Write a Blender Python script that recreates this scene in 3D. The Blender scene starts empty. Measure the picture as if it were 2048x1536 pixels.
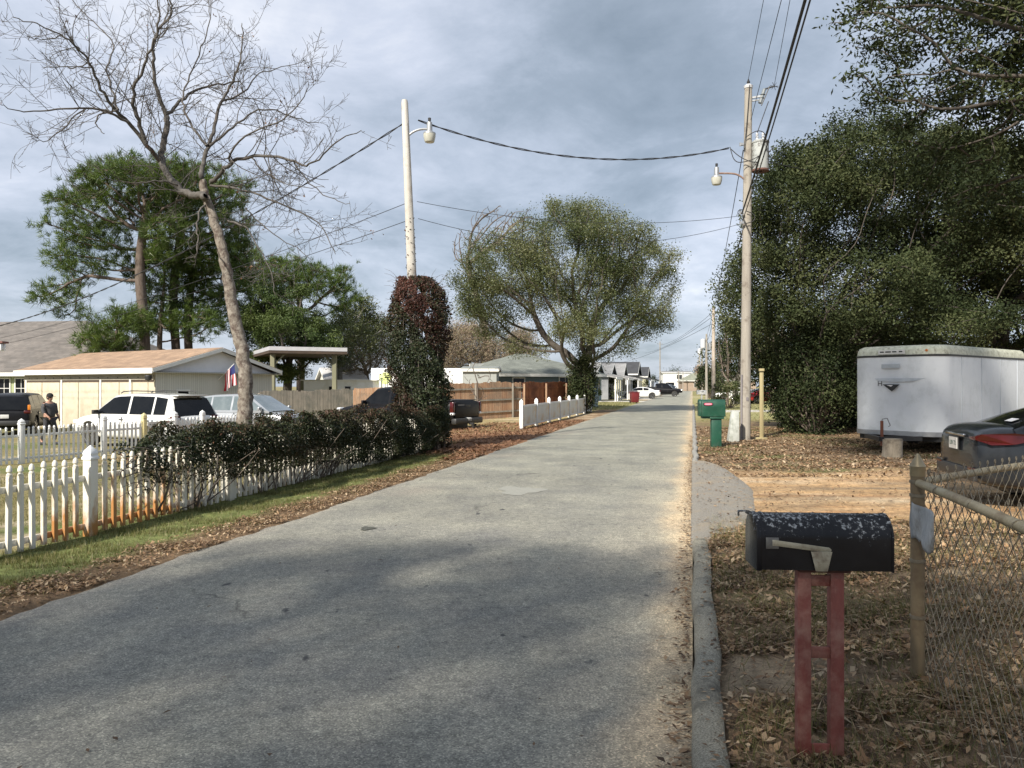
import bpy, bmesh, math, random
import numpy as np
from mathutils import Vector, Matrix
R=math.radians
rng=np.random.default_rng(7); random.seed(7)
sc=bpy.context.scene
COL=sc.collection
F=1500.0; CH=1.6; HZ=770.0; K=0.2407          # focal length in photo pixels, eye height, horizon row, road slope
def X_(px,Y): return (px-1024)/F*Y
def Z_(py,Y): return CH-(py-HZ)/F*Y
def W(px,py,Y): return np.array([X_(px,Y),Y,Z_(py,Y)])
def sstep(x): x=np.clip(x,0,1); return x*x*(3-2*x)
def gz(x,y):
    x=np.asarray(x,float); y=np.asarray(y,float); v=x-K*y
    dl=np.clip((-4.8-v)/18,0,1)
    fade=1-sstep((y-45)/30)
    zl=-.5*sstep(dl)*fade-.012
    dr=v-.16
    zr=.085*sstep((dr+.05)/.12)*(1-sstep((y-7.2)/1.6)*.9)*1.0+0.0
    return np.where(v<-2.4,zl,zr-.012)
def G(x,y): return float(gz(x,y))
# ------------------------------------------------------------ object helpers
def link(o,parent=None):
    COL.objects.link(o)
    if parent is not None: o.parent=parent
    return o
def mesh(name,v,f,m,parent=None,smooth=False,sharp=None,mats=None,midx=None,col=None):
    me=bpy.data.meshes.new(name)
    v=np.asarray(v,np.float32)
    if isinstance(f,np.ndarray) and f.ndim==2:
        n,k=f.shape
        me.vertices.add(len(v)); me.vertices.foreach_set('co',v.ravel())
        me.loops.add(n*k); me.loops.foreach_set('vertex_index',f.astype(np.int32).ravel())
        me.polygons.add(n); me.polygons.foreach_set('loop_start',np.arange(0,n*k,k,dtype=np.int32))
        me.polygons.foreach_set('loop_total',np.full(n,k,np.int32))
        me.update(calc_edges=True)
    else:
        me.from_pydata([tuple(map(float,p)) for p in v],[],[tuple(map(int,q)) for q in f]); me.update()
    if m is not None: me.materials.append(m)
    for mm in (mats or []): me.materials.append(mm)
    if midx is not None: me.polygons.foreach_set('material_index',np.asarray(midx,np.int32))
    if smooth:
        me.polygons.foreach_set('use_smooth',np.ones(len(me.polygons),bool))
        if sharp: me.set_sharp_from_angle(angle=R(sharp))
    if col is not None:
        a=me.color_attributes.new('Col','FLOAT_COLOR','POINT')
        c=np.ones((len(v),4),np.float32); c[:,:3]=col; a.data.foreach_set('color',c.ravel())
    o=bpy.data.objects.new(name,me)
    return link(o,parent)
def empty(name,loc=(0,0,0),rz=0):
    o=bpy.data.objects.new(name,None); o.location=loc; o.rotation_euler=(0,0,rz); o.empty_display_size=.2
    return link(o)
def tag(o,label=None,cat=None,group=None,kind=None):
    if label: o['label']=label
    if cat: o['category']=cat
    if group: o['group']=group
    if kind: o['kind']=kind
    return o
def copy_tree(o,parent=None):
    c=o.copy(); COL.objects.link(c); c.parent=parent
    for ch in list(o.children): copy_tree(ch,c)
    return c
class MB:
    """collects quads / polygons"""
    def __init__(s): s.v=[]; s.f=[]
    def add(s,v,f):
        n=len(s.v); s.v+= [tuple(p) for p in v]; s.f+=[tuple(i+n for i in q) for q in f]; return s
    def box(s,c,size,rz=0,rx=0,ry=0,taper=1.0):
        x,y,z=[a/2 for a in size]
        P=[(-x,-y,-z),(x,-y,-z),(x,y,-z),(-x,y,-z),(-x*taper,-y*taper,z),(x*taper,-y*taper,z),(x*taper,y*taper,z),(-x*taper,y*taper,z)]
        M=Matrix.Translation(c)@Matrix.Rotation(rz,4,'Z')@Matrix.Rotation(ry,4,'Y')@Matrix.Rotation(rx,4,'X')
        return s.add([M@Vector(p) for p in P],[(3,2,1,0),(4,5,6,7),(0,1,5,4),(1,2,6,5),(2,3,7,6),(3,0,4,7)])
    def bar(s,a,b,w,h):
        a=Vector(a); b=Vector(b); d=(b-a); L=d.length; d.normalize()
        up=Vector((0,0,1)) if abs(d.z)<.95 else Vector((1,0,0))
        x=d.cross(up).normalized(); u=x.cross(d)
        P=[]
        for q in (a,b):
            for i,j in ((-1,-1),(1,-1),(1,1),(-1,1)): P.append(q+x*(i*w/2)+u*(j*h/2))
        return s.add(P,[(0,1,2,3),(7,6,5,4),(0,4,5,1),(1,5,6,2),(2,6,7,3),(3,7,4,0)])
    def tube(s,pts,r,n=8,cap=True):
        v,f=tube(pts,r,n)
        f=[tuple(q) for q in f]
        if cap:
            k=len(pts)
            f.append(tuple(range(n))[::-1]); f.append(tuple((k-1)*n+i for i in range(n)))
        return s.add(v,f)
    def lathe(s,prof,n=20,c=(0,0,0),axis='Z',cap=True):
        M=Matrix.Translation(c)
        if axis=='Y': M=M@Matrix.Rotation(R(-90),4,'X')
        if axis=='X': M=M@Matrix.Rotation(R(90),4,'Y')
        P=[]
        for r,z in prof:
            for i in range(n):
                a=2*math.pi*i/n; P.append(M@Vector((r*math.cos(a),r*math.sin(a),z)))
        Fc=[]
        for k in range(len(prof)-1):
            for i in range(n):
                j=(i+1)%n; Fc.append((k*n+i,k*n+j,(k+1)*n+j,(k+1)*n+i))
        if cap:
            Fc.append(tuple(range(n))[::-1]); Fc.append(tuple((len(prof)-1)*n+i for i in range(n)))
        return s.add(P,Fc)
    def prism(s,poly,a,b,axis='y'):
        """poly of (u,w); extruded from a to b along axis"""
        n=len(poly); P=[]
        for t in (a,b):
            for u,w in poly:
                P.append({'y':(u,t,w),'x':(t,u,w),'z':(u,w,t)}[axis])
        Fc=[tuple(range(n)),tuple(range(n,2*n))[::-1]]
        for i in range(n):
            j=(i+1)%n; Fc.append((i,i+n,j+n,j))
        return s.add(P,Fc)
    def build(s,name,m,parent=None,bevel=0,seg=2,smooth=False,sharp=35,loc=None):
        me=bpy.data.meshes.new(name); me.from_pydata(s.v,[],s.f)
        bm=bmesh.new(); bm.from_mesh(me)
        bmesh.ops.recalc_face_normals(bm,faces=bm.faces)
        if bevel:
            es=[e for e in bm.edges if len(e.link_faces)==2 and e.calc_face_angle(0)>.5]
            bmesh.ops.bevel(bm,geom=es,offset=bevel,segments=seg,affect='EDGES',profile=.5,clamp_overlap=True)
        bm.to_mesh(me); bm.free()
        if m: me.materials.append(m)
        if smooth or bevel:
            me.polygons.foreach_set('use_smooth',np.ones(len(me.polygons),bool)); me.set_sharp_from_angle(angle=R(sharp))
        me.update()
        o=bpy.data.objects.new(name,me)
        if loc is not None: o.location=loc
        return link(o,parent)
def tube(pts,r,n=6):
    pts=np.asarray(pts,float); k=len(pts); r=np.broadcast_to(np.asarray(r,float),(k,))
    d=np.gradient(pts,axis=0); d/=np.linalg.norm(d,axis=1)[:,None]+1e-9
    ref=np.array([0,0,1.]) if abs(d[0,2])<.9 else np.array([1.,0,0])
    x=np.cross(d[0],ref); x/=np.linalg.norm(x); a=np.arange(n)*2*np.pi/n; ca,sa=np.cos(a),np.sin(a)
    V=np.zeros((k,n,3))
    for i in range(k):
        x=x-d[i]*np.dot(x,d[i]); x/=np.linalg.norm(x)+1e-9; y=np.cross(d[i],x)
        V[i]=pts[i]+r[i]*(ca[:,None]*x+sa[:,None]*y)
    i=np.arange(k-1)[:,None]*n; j=np.arange(n)[None]; j2=(j+1)%n
    Fq=np.stack([i+j,i+j2,i+n+j2,i+n+j],-1).reshape(-1,4)
    return V.reshape(-1,3),Fq
class TB:
    def __init__(s): s.V=[]; s.F=[]; s.n=0
    def add(s,pts,r,n=5):
        if len(pts)<2: return
        r=np.atleast_1d(np.asarray(r,float))
        if len(r)>1 and len(r)!=len(pts): r=np.interp(np.linspace(0,1,len(pts)),np.linspace(0,1,len(r)),r)
        v,f=tube(pts,r,n); s.V.append(v); s.F.append(f+s.n); s.n+=len(v)
    def build(s,name,m,parent=None):
        return mesh(name,np.concatenate(s.V),np.concatenate(s.F),m,parent,smooth=True)
# ------------------------------------------------------------ materials
MATS={}
def nd(nt,t,**kw):
    n=nt.nodes.new(t)
    for k,v in kw.items():
        if k in n.inputs: n.inputs[k].default_value=v
        else: setattr(n,k,v)
    return n
def base_mat(name):
    m=bpy.data.materials.new(name); m.use_nodes=True; nt=m.node_tree
    return m,nt,nt.nodes['Principled BSDF']
def noise_fac(nt,scale,detail=4,rough=.6,stretch=(1,1,1),space='Object'):
    tc=nd(nt,'ShaderNodeTexCoord'); mp=nd(nt,'ShaderNodeMapping'); mp.inputs['Scale'].default_value=stretch
    nt.links.new(tc.outputs[space],mp.inputs['Vector'])
    n=nd(nt,'ShaderNodeTexNoise'); n.inputs['Scale'].default_value=scale; n.inputs['Detail'].default_value=detail; n.inputs['Roughness'].default_value=rough
    nt.links.new(mp.outputs[0],n.inputs['Vector']); return n.outputs['Fac']
def ramp(nt,fac,stops):
    r=nd(nt,'ShaderNodeValToRGB'); e=r.color_ramp.elements
    while len(e)<len(stops): e.new(.5)
    for i,(p,c) in enumerate(stops):
        e[i].position=p; e[i].color=(*c,1) if len(c)==3 else c
    nt.links.new(fac,r.inputs[0]); return r.outputs[0]
def mixc(nt,f,a,b,mode='MIX'):
    m=nd(nt,'ShaderNodeMix',data_type='RGBA',blend_type=mode)
    for sck,v in ((m.inputs[0],f),(m.inputs[6],a),(m.inputs[7],b)):
        if hasattr(v,'links') or isinstance(v,bpy.types.NodeSocket): nt.links.new(v,sck)
        elif isinstance(v,(int,float)): sck.default_value=v
        else: sck.default_value=(*v,1)
    return m.outputs[2]
def pm(name,c1,c2=None,scale=6,rough=.6,bump=0,metal=0,coat=0,stretch=(1,1,1),detail=5,dirt=None,dirt_scale=1.5,lo=.35,hi=.65,spec=.5,bscale=None,dthr=(.5,.7)):
    if name in MATS: return MATS[name]
    m,nt,b=base_mat(name); MATS[name]=m
    b.inputs['Roughness'].default_value=rough; b.inputs['Metallic'].default_value=metal
    b.inputs['Specular IOR Level'].default_value=spec
    if coat: b.inputs['Coat Weight'].default_value=coat; b.inputs['Coat Roughness'].default_value=.06
    c2=c2 or tuple(x*.85 for x in c1)
    f=noise_fac(nt,scale,detail,.65,stretch)
    c=ramp(nt,f,[(lo,c1),(hi,c2)])
    if dirt:
        f2=noise_fac(nt,dirt_scale,6,.7)
        c=mixc(nt,ramp(nt,f2,[(dthr[0],(0,0,0)),(dthr[1],(1,1,1))]),c,dirt)
    nt.links.new(c,b.inputs['Base Color'])
    if bump:
        bp=nd(nt,'ShaderNodeBump'); bp.inputs['Strength'].default_value=bump; bp.inputs['Distance'].default_value=.02
        nt.links.new(noise_fac(nt,bscale or scale*3,6,.7,stretch),bp.inputs['Height']); nt.links.new(bp.outputs[0],b.inputs['Normal'])
    return m
def bands_mat(name,c1,c2,period,axis='z',rough=.6,bump=.5,line=(.05,.05,.05),lw=.08,var=.12,dirt=None):
    """siding, corrugation, boards: bands every `period` metres along an object axis"""
    if name in MATS: return MATS[name]
    m,nt,b=base_mat(name); MATS[name]=m; b.inputs['Roughness'].default_value=rough
    tc=nd(nt,'ShaderNodeTexCoord'); sp=nd(nt,'ShaderNodeSeparateXYZ'); nt.links.new(tc.outputs['Object'],sp.inputs[0])
    dv=nd(nt,'ShaderNodeMath',operation='DIVIDE'); nt.links.new(sp.outputs['XYZ'.index(axis.upper())],dv.inputs[0]); dv.inputs[1].default_value=period
    fr=nd(nt,'ShaderNodeMath',operation='FRACT'); nt.links.new(dv.outputs[0],fr.inputs[0])
    fl=nd(nt,'ShaderNodeMath',operation='FLOOR'); nt.links.new(dv.outputs[0],fl.inputs[0])
    wn=nd(nt,'ShaderNodeTexWhiteNoise',noise_dimensions='1D'); nt.links.new(fl.outputs[0],wn.inputs['W'])
    nf=noise_fac(nt,2.5,6,.7,(1,1,.35) if axis!='z' else (.4,.4,1))
    c=mixc(nt,nf,c1,c2)
    g=ramp(nt,wn.outputs['Value'],[(0,(1-var,)*3),(1,(1+var,)*3)])
    c=mixc(nt,1.0,c,g,'MULTIPLY')
    ln=ramp(nt,fr.outputs[0],[(0,(1,1,1)),(lw,(0,0,0))])
    c=mixc(nt,ln,c,line)
    if dirt:
        c=mixc(nt,ramp(nt,noise_fac(nt,1.3,6,.7),[(.5,(0,0,0)),(.68,(1,1,1))]),c,dirt)
    nt.links.new(c,b.inputs['Base Color'])
    bp=nd(nt,'ShaderNodeBump'); bp.inputs['Strength'].default_value=bump; bp.inputs['Distance'].default_value=.03
    nt.links.new(fr.outputs[0],bp.inputs['Height']); nt.links.new(bp.outputs[0],b.inputs['Normal'])
    return m
def leaf_mat(name,cols,trans=.3,rough=.45,spec=.4):
    if name in MATS: return MATS[name]
    m,nt,b=base_mat(name); MATS[name]=m
    at=nd(nt,'ShaderNodeAttribute',attribute_name='Col')
    n=len(cols); c=ramp(nt,at.outputs['Fac'],[(i/(n-1),cc) for i,cc in enumerate(cols)])
    nt.links.new(c,b.inputs['Base Color']); b.inputs['Roughness'].default_value=rough; b.inputs['Specular IOR Level'].default_value=spec
    if trans:
        t=nd(nt,'ShaderNodeBsdfTranslucent'); nt.links.new(mixc(nt,1.0,c,(1.0,1.05,.6),'MULTIPLY'),t.inputs[0])
        mx=nd(nt,'ShaderNodeMixShader'); mx.inputs[0].default_value=trans
        nt.links.new(b.outputs[0],mx.inputs[1]); nt.links.new(t.outputs[0],mx.inputs[2])
        nt.links.new(mx.outputs[0],nt.nodes['Material Output'].inputs[0])
    return m
def shingle_mat(name,c1,c2,scale=1,rough=.9):
    if name in MATS: return MATS[name]
    m,nt,b=base_mat(name); MATS[name]=m; b.inputs['Roughness'].default_value=rough
    tc=nd(nt,'ShaderNodeTexCoord'); mp=nd(nt,'ShaderNodeMapping'); nt.links.new(tc.outputs['Object'],mp.inputs[0])
    br=nd(nt,'ShaderNodeTexBrick'); nt.links.new(mp.outputs[0],br.inputs[0])
    br.inputs['Scale'].default_value=1; br.inputs['Brick Width'].default_value=.33*scale; br.inputs['Row Height'].default_value=.16*scale; br.inputs['Mortar Size'].default_value=.008
    br.inputs['Color1'].default_value=(*c1,1); br.inputs['Color2'].default_value=(*c2,1); br.inputs['Mortar'].default_value=(*[x*.45 for x in c1],1)
    f=noise_fac(nt,1.2,6,.7)
    c=mixc(nt,1.0,br.outputs[0],ramp(nt,f,[(.3,(.7,.7,.7)),(.7,(1.15,1.15,1.15))]),'MULTIPLY')
    nt.links.new(c,b.inputs['Base Color'])
    bp=nd(nt,'ShaderNodeBump'); bp.inputs['Strength'].default_value=.6; bp.inputs['Distance'].default_value=.02
    nt.links.new(noise_fac(nt,40,3),bp.inputs['Height']); nt.links.new(bp.outputs[0],b.inputs['Normal'])
    return m
def paint(name,c,rough=.25,metal=0,dust=(.3,.27,.22),coat=.8,spec=.5):
    return pm(name,c,tuple(x*.9 for x in c),3,rough,0,metal,coat,spec=spec,dirt=tuple(.8*a+.2*d for a,d in zip(c,dust)),dirt_scale=2,dthr=(.45,.75))
GLASS=pm('dark_glass',(.006,.007,.009),(.010,.011,.013),3,.05,spec=.22)
RUB=pm('rubber',(.02,.02,.02),(.035,.033,.03),20,.8)
CHR=pm('chrome',(.6,.6,.62),(.5,.5,.52),8,.18,metal=1)
BLKP=pm('black_plastic',(.02,.02,.021),(.03,.03,.03),20,.5)
REDL=pm('red_lens',(.075,.004,.005),(.045,.003,.003),5,.25,coat=.2)
AMB=pm('amber_lens',(.7,.22,.02),(.5,.15,.02),5,.2)
LENS=pm('clear_lens',(.7,.72,.75),(.6,.62,.65),5,.1,coat=1)
WHITE=pm('white_trim',(.74,.74,.72),(.66,.66,.63),4,.5,bump=.05)
# ------------------------------------------------------------ camera, light, sky
cam=bpy.data.cameras.new('camera'); co=link(bpy.data.objects.new('camera',cam)); co.location=(0,0,CH)
co.rotation_euler=(R(90.076),0,0); cam.sensor_width=36; cam.lens=36*F/2048; cam.clip_start=.05; cam.clip_end=3000
sc.camera=co
SUN_H=np.array([-.54,-.84]); SUN_H/=np.linalg.norm(SUN_H); ELEV=37
sdir=Vector((SUN_H[0]*math.cos(R(ELEV)),SUN_H[1]*math.cos(R(ELEV)),math.sin(R(ELEV))))
sl=bpy.data.lights.new('sun','SUN'); sl.energy=4.3; sl.angle=R(1.9); sl.color=(1,.93,.82)
so=link(bpy.data.objects.new('sun',sl)); so.rotation_euler=sdir.to_track_quat('Z','Y').to_euler(); so.location=(-20,-10,30)
w=bpy.data.worlds.new('World'); sc.world=w; w.use_nodes=True; nt=w.node_tree; bg=nt.nodes['Background']; bg.inputs[1].default_value=.1
sky=nd(nt,'ShaderNodeTexSky',sky_type='NISHITA',sun_disc=False); sky.sun_elevation=R(ELEV); sky.sun_rotation=math.atan2(sdir.x,sdir.y)
tc=nd(nt,'ShaderNodeTexCoord'); sp=nd(nt,'ShaderNodeSeparateXYZ'); nt.links.new(tc.outputs['Generated'],sp.inputs[0])
def mth(op,a,b=None,c=None):
    n=nd(nt,'ShaderNodeMath',operation=op)
    for i,q in enumerate((a,b,c)):
        if q is None: continue
        if isinstance(q,(int,float)): n.inputs[i].default_value=q
        else: nt.links.new(q,n.inputs[i])
    return n.outputs[0]
zz=mth('ADD',mth('MAXIMUM',sp.outputs[2],0.0),.26)
cx=mth('DIVIDE',sp.outputs[0],zz); cy=mth('DIVIDE',sp.outputs[1],zz)
cb=nd(nt,'ShaderNodeCombineXYZ'); nt.links.new(cx,cb.inputs[0]); nt.links.new(cy,cb.inputs[1])
def wnoise(scale,detail,rough,off=(0,0,0),dist=0):
    mp=nd(nt,'ShaderNodeMapping'); mp.inputs['Location'].default_value=off; nt.links.new(cb.outputs[0],mp.inputs[0])
    n=nd(nt,'ShaderNodeTexNoise'); n.inputs['Scale'].default_value=scale; n.inputs['Detail'].default_value=detail; n.inputs['Roughness'].default_value=rough; n.inputs['Distortion'].default_value=dist
    nt.links.new(mp.outputs[0],n.inputs[0]); return n.outputs[0]
def blob(px,py,sig):
    """soft bright or dark part of the overcast in one direction of the sky"""
    d=Vector(((px-1024)/F,1,(HZ-py)/F)).normalized()
    vm=nd(nt,'ShaderNodeVectorMath',operation='DISTANCE'); nt.links.new(tc.outputs['Generated'],vm.inputs[0]); vm.inputs[1].default_value=d
    q=mth('DIVIDE',vm.outputs['Value'],sig); return mth('POWER',2.718,mth('MULTIPLY',mth('MULTIPLY',q,q),-1.0))
dens=mth('MULTIPLY',wnoise(1.1,8,.6,(3.1,1.2,0),.5),1.3)
fine=wnoise(2.6,8,.62,(7,2,0),.4)
t=mth('ADD',mth('MULTIPLY',dens,.58),mth('MULTIPLY',fine,.66)); t=mth('ADD',t,mth('MULTIPLY',wnoise(6.5,6,.6,(2,9,0),.6),.20)); t=mth('SUBTRACT',t,.305)
for px,py,sg,a in ((1430,500,.11,.30),(1390,610,.12,.02),(1150,330,.20,-.10),(1330,230,.20,-.13),(1250,60,.2,-.07),(180,330,.36,.16),(600,150,.25,.09),(1640,110,.16,.12),(700,600,.16,.05),(60,640,.25,-.07),(450,700,.22,-.08),(1100,740,.2,-.05),(980,60,.15,.08),(1000,350,.08,.08),(1100,720,.25,.03),(800,420,.12,-.08),(1350,690,.12,-.03)):
    t=mth('ADD',t,mth('MULTIPLY',blob(px,py,sg),a))
cr=ramp(nt,t,[(.20,(.25,.305,.37)),(.37,(.335,.395,.475)),(.50,(.46,.52,.62)),(.66,(.62,.67,.78)),(.88,(.95,.96,1.0))])
SKYM=6.7
vm=nd(nt,'ShaderNodeVectorMath',operation='SCALE'); nt.links.new(cr,vm.inputs[0]); vm.inputs['Scale'].default_value=SKYM
nt.links.new(mixc(nt,.88,sky.outputs[0],vm.outputs[0]),bg.inputs[0])
sc.view_settings.view_transform='Standard'; sc.view_settings.look='None'; sc.view_settings.gamma=1; sc.view_settings.exposure=.80
sc.cycles.max_bounces=6; sc.cycles.transparent_max_bounces=8; sc.cycles.use_denoising=True
sc.cycles.diffuse_bounces=3; sc.cycles.glossy_bounces=2
# ------------------------------------------------------------ ground
def wob(x,y,s=1.0,seed=0):
    r=np.random.default_rng(seed); o=0
    for k in range(6):
        a=r.uniform(0,6.28); f=s*(1.7**k); o=o+np.sin((x*math.cos(a)+y*math.sin(a))*f+r.uniform(0,6.28))/(1.25**k)
    return o/3
def axis(lo,a,b,hi,fine,grow=1.16):
    m=list(np.arange(a,b,fine)); s=fine; x=m[-1]
    while x<hi: s*=grow; x+=s; m.append(x)
    s=fine; x=a; L=[]
    while x>lo: s*=grow; x-=s; L.append(x)
    return np.array(L[::-1]+m)
C_GRASS=np.array([.075,.10,.032]); C_DRY=np.array([.24,.20,.10]); C_LEAF=np.array([.21,.145,.09]); C_SAND=np.array([.52,.34,.18]); C_SANDL=np.array([.60,.50,.36])
C_STRAW=np.array([.27,.15,.085]); C_DIRT=np.array([.20,.155,.105]); C_LAWN=np.array([.19,.18,.075])
def zones(x,y):
    """base colour of the ground, and how much grass / leaf litter lies there"""
    v=x-K*y; n1=wob(x,y,1.6,1); n2=wob(x,y,.7,2); n3=wob(x,y,4,3)
    c=np.ones(x.shape+(3,))*C_LAWN; gr=np.zeros(x.shape); lf=np.zeros(x.shape)
    def put(m,col):
        nonlocal c; m=np.clip(m,0,1)[...,None]; c=c*(1-m)+m*np.asarray(col)
    put(.5+.5*n1,C_DRY)
    put(sstep((y-60)/40)*.5,C_LAWN)
    # left
    d=-4.8-v+.12*n1+.06*n3
    left=v<-4.5
    yard=sstep((d-1.6)/.4)*left
    put(yard*.8,C_DRY*.85+.15*C_GRASS); put(yard*np.clip(n2*1.2-.1,0,1),C_GRASS*1.5)
    put(yard*np.clip(n1-.35,0,1)*1.5,C_SANDL*.8)
    strip=left*(1-sstep((d-.42-.1*n1)/.35))
    verge=left*(1-sstep((d-1.75)/.2))
    nearv=1-sstep((y-17.2+.5*n3)/1.0)
    put(verge*nearv,C_GRASS*1.5+.25*C_DRY); gr=np.maximum(gr,verge*nearv*np.clip(.75+.4*n1,0,1))
    put(strip*nearv,C_LEAF*.9); lf=np.maximum(lf,strip*nearv); gr*=1-.85*strip*nearv
    mid=left*sstep((y-16.8+.5*n3)/1.0)*(1-sstep((y-31+n1)/3))*(1-sstep((d-8+n2)/3))
    put(mid,C_STRAW); lf=np.maximum(lf,mid*.7*(1-sstep((d-3.5)/2)))
    band=left*sstep((y-24)/3)*(1-sstep((d-1.0)/.4)); put(band,C_LEAF*1.15); lf=np.maximum(lf,band*(1-sstep((y-48)/8)))
    put(left*sstep((y-24)/4)*sstep((d-1.1)/.5)*(1-sstep((y-46)/5))*(1-sstep((d-9)/4)),C_DRY*1.05+.1*C_SAND)
    put(left*sstep((y-30)/6)*(1-sstep((d-12)/4))*(1-sstep((y-44)/4))*np.clip(n1,0,1),C_SANDL*.9)
    far=left*sstep((y-48)/4)*(1-sstep((y-74)/3))*(1-sstep((d-9)/3)); put(far,C_LAWN*1.35+.02)
    # right
    right=v>-.1; e=v-.16
    near=right*(1-sstep((y-8.6+.35*n1)/.5))
    put(near,C_LEAF*.8+.35*C_DIRT); lf=np.maximum(lf,near*np.clip(.8+.4*n2,0,1)); gr=np.maximum(gr,near*np.clip(.45+.5*n1,0,1))
    put(near*np.clip(n2*1.5,0,1),C_DRY*.95); put(near*np.clip(-n1*1.0-.2+.35*n3,0,.6),C_SANDL*.62); bare=near*np.clip(-n1*2.2-.35,0,1); lf=lf*(1-.5*bare); gr=gr*(1-.5*bare)
    drv=right*sstep((y-8.7+.25*n1)/.45)*(1-sstep((y-13.4-.12*e+.35*n1)/.6))
    put(drv,C_SAND); put(drv*np.clip(wob(x*.25,y*2.2,1.6,9)*.9,0,1),C_SANDL); put(drv*np.clip(wob(x*.2,y*3,2,11)*.9-.25,0,1),np.array([.36,.17,.08])); put(drv*np.clip(wob(x*.3,y*2.6,1.3,12)+.05,0,1)*.9,C_DIRT*1.2); put(drv*np.clip(wob(x*.5,y*1.5,2.2,15)-.1,0,1)*.8,C_LEAF); put(drv*np.clip(wob(x*.6,y*2.4,2.6,33)*1.7-.2,0,1)*.4,C_DIRT); put(drv*np.clip(wob(x*.9,y*2.0,4.5,35)*1.4-.2,0,1)*.55,C_LEAF*.9)
    lf=lf*(1-drv)+(.10+.5*np.clip(wob(x*.5,y*1.5,2.2,15)-.1,0,1))*drv; gr*=1-drv
    rl=right*sstep((y-13.5-.12*e+.35*n1)/.6)*(1-sstep((y-30+n1*2)/5))
    put(rl,C_LEAF*.75+.3*C_DIRT); lf=np.maximum(lf,rl*np.clip(.75+.5*n2,0.15,1)); put(rl*np.clip(n1*1.3,0,.8),C_GRASS*.9+.35*C_DRY); gr=np.maximum(gr,rl*np.clip(n1,0,.5))
    put(right*sstep((y-33+n1*2)/5),C_LAWN*1.4+.03)
    # bare soil right beside the asphalt on both sides
    put(np.exp(-((v-.02)/.10)**2)*.6,C_SANDL*.7)
    return c*(1+.10*n3[...,None]),gr,lf
gx=axis(-420,-14,10,420,.14); gy=axis(-60,1.5,34,650,.14)
XX,YY=np.meshgrid(gx,gy); ZZ=gz(XX,YY); VV=XX-K*YY
inroad=(VV>-4.72)&(VV<.06)&(YY<192)
ZZ=np.where(inroad,-.05,ZZ); ZZ=ZZ+np.where(~inroad&(np.abs(VV+2.4)>2.6),.012*wob(XX,YY,3.5,21)*np.clip(np.abs(VV+2.4)-2.5,0,1),0)
cc,_,_=zones(XX,YY)
ny,nx=XX.shape; idx=np.arange(ny*nx).reshape(ny,nx)
Fq=np.stack([idx[:-1,:-1],idx[:-1,1:],idx[1:,1:],idx[1:,:-1]],-1).reshape(-1,4)
def ground_mat():
    m,nt,b=base_mat('ground_soil'); b.inputs['Roughness'].default_value=.95; b.inputs['Specular IOR Level'].default_value=.15
    at=nd(nt,'ShaderNodeAttribute',attribute_name='Col')
    f1=noise_fac(nt,9,8,.75); f2=noise_fac(nt,85,6,.75); 
    c=mixc(nt,1.0,at.outputs['Color'],ramp(nt,f1,[(.3,(.55,.53,.5)),(.5,(1,1,1)),(.7,(1.5,1.48,1.4))]),'MULTIPLY')
    c=mixc(nt,1.0,c,ramp(nt,f2,[(.3,(.55,.55,.55)),(.5,(1,1,1)),(.72,(1.5,1.45,1.4))]),'MULTIPLY')
    nt.links.new(c,b.inputs['Base Color'])
    bp=nd(nt,'ShaderNodeBump'); bp.inputs['Strength'].default_value=.8; bp.inputs['Distance'].default_value=.03
    nt.links.new(noise_fac(nt,30,8,.8),bp.inputs['Height']); nt.links.new(bp.outputs[0],b.inputs['Normal']); return m
tag(mesh('ground',np.stack([XX,YY,ZZ],-1).reshape(-1,3),Fq,ground_mat(),smooth=True,col=cc.reshape(-1,3)),'leaf strewn sandy yards and verges on both sides of the road',kind='structure')
# ------------------------------------------------------------ road
ts=np.concatenate([np.arange(-12,0,.4),np.arange(0,26,.11),np.arange(26,60,.4),np.arange(60,196,2.5)])
vs=np.linspace(-4.8,0.0,61)
T,Vv=np.meshgrid(ts,vs,indexing='ij')
edge=.05*wob(ts,ts*0,5,5)+.07*wob(ts,ts*0,1.3,6)
Vv=Vv.copy(); wl=np.clip(1-(Vv+4.8)/.5,0,1); Vv+=wl*edge[:,None]
Zr=np.zeros_like(T)+.004-.02*wl**3+.012*(1-((Vv+2.4)/2.4)**2)
Xr=Vv+K*T
n1=wob(Xr,T,1.2,31); n2=wob(Xr*1.0,T*.6,3.0,32); n3=wob(Xr,T,7,33)
rc=np.ones(T.shape+(3,))*np.array([.245,.24,.212])
far_=sstep((T-6)/14)[...,None]; rc=rc*(1-far_)+far_*np.array([.265,.265,.228])
rc*=(1+.10*n1+.05*n2)[...,None]
sandw=np.clip(1-(-Vv-.14-.07*n1-.10*n2-.06*n3-.10*np.clip(5-T,0,3)/3)/.24,0,1)*(1-.3*sstep((T-20)/20)); sandw=np.clip(sandw,0,1)**1.2*.95
rc=rc*(1-sandw[...,None])+sandw[...,None]*np.array([.68,.50,.30])
band=np.clip(1-(-Vv-.35-.2*n1)/.6,0,1)*.5; rc=rc*(1-band[...,None])+band[...,None]*np.array([.42,.38,.30])
le=np.clip(1-(Vv+4.8)/.28,0,1)*.5; rc=rc*(1-le[...,None])+le[...,None]*np.array([.33,.30,.26])
red=np.exp(-((Vv+4.2)/.35)**2)*np.clip(wob(T,T*0,.5,8),0,1)*.35; rc=rc*(1-red[...,None])+red[...,None]*np.array([.34,.26,.22])
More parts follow.
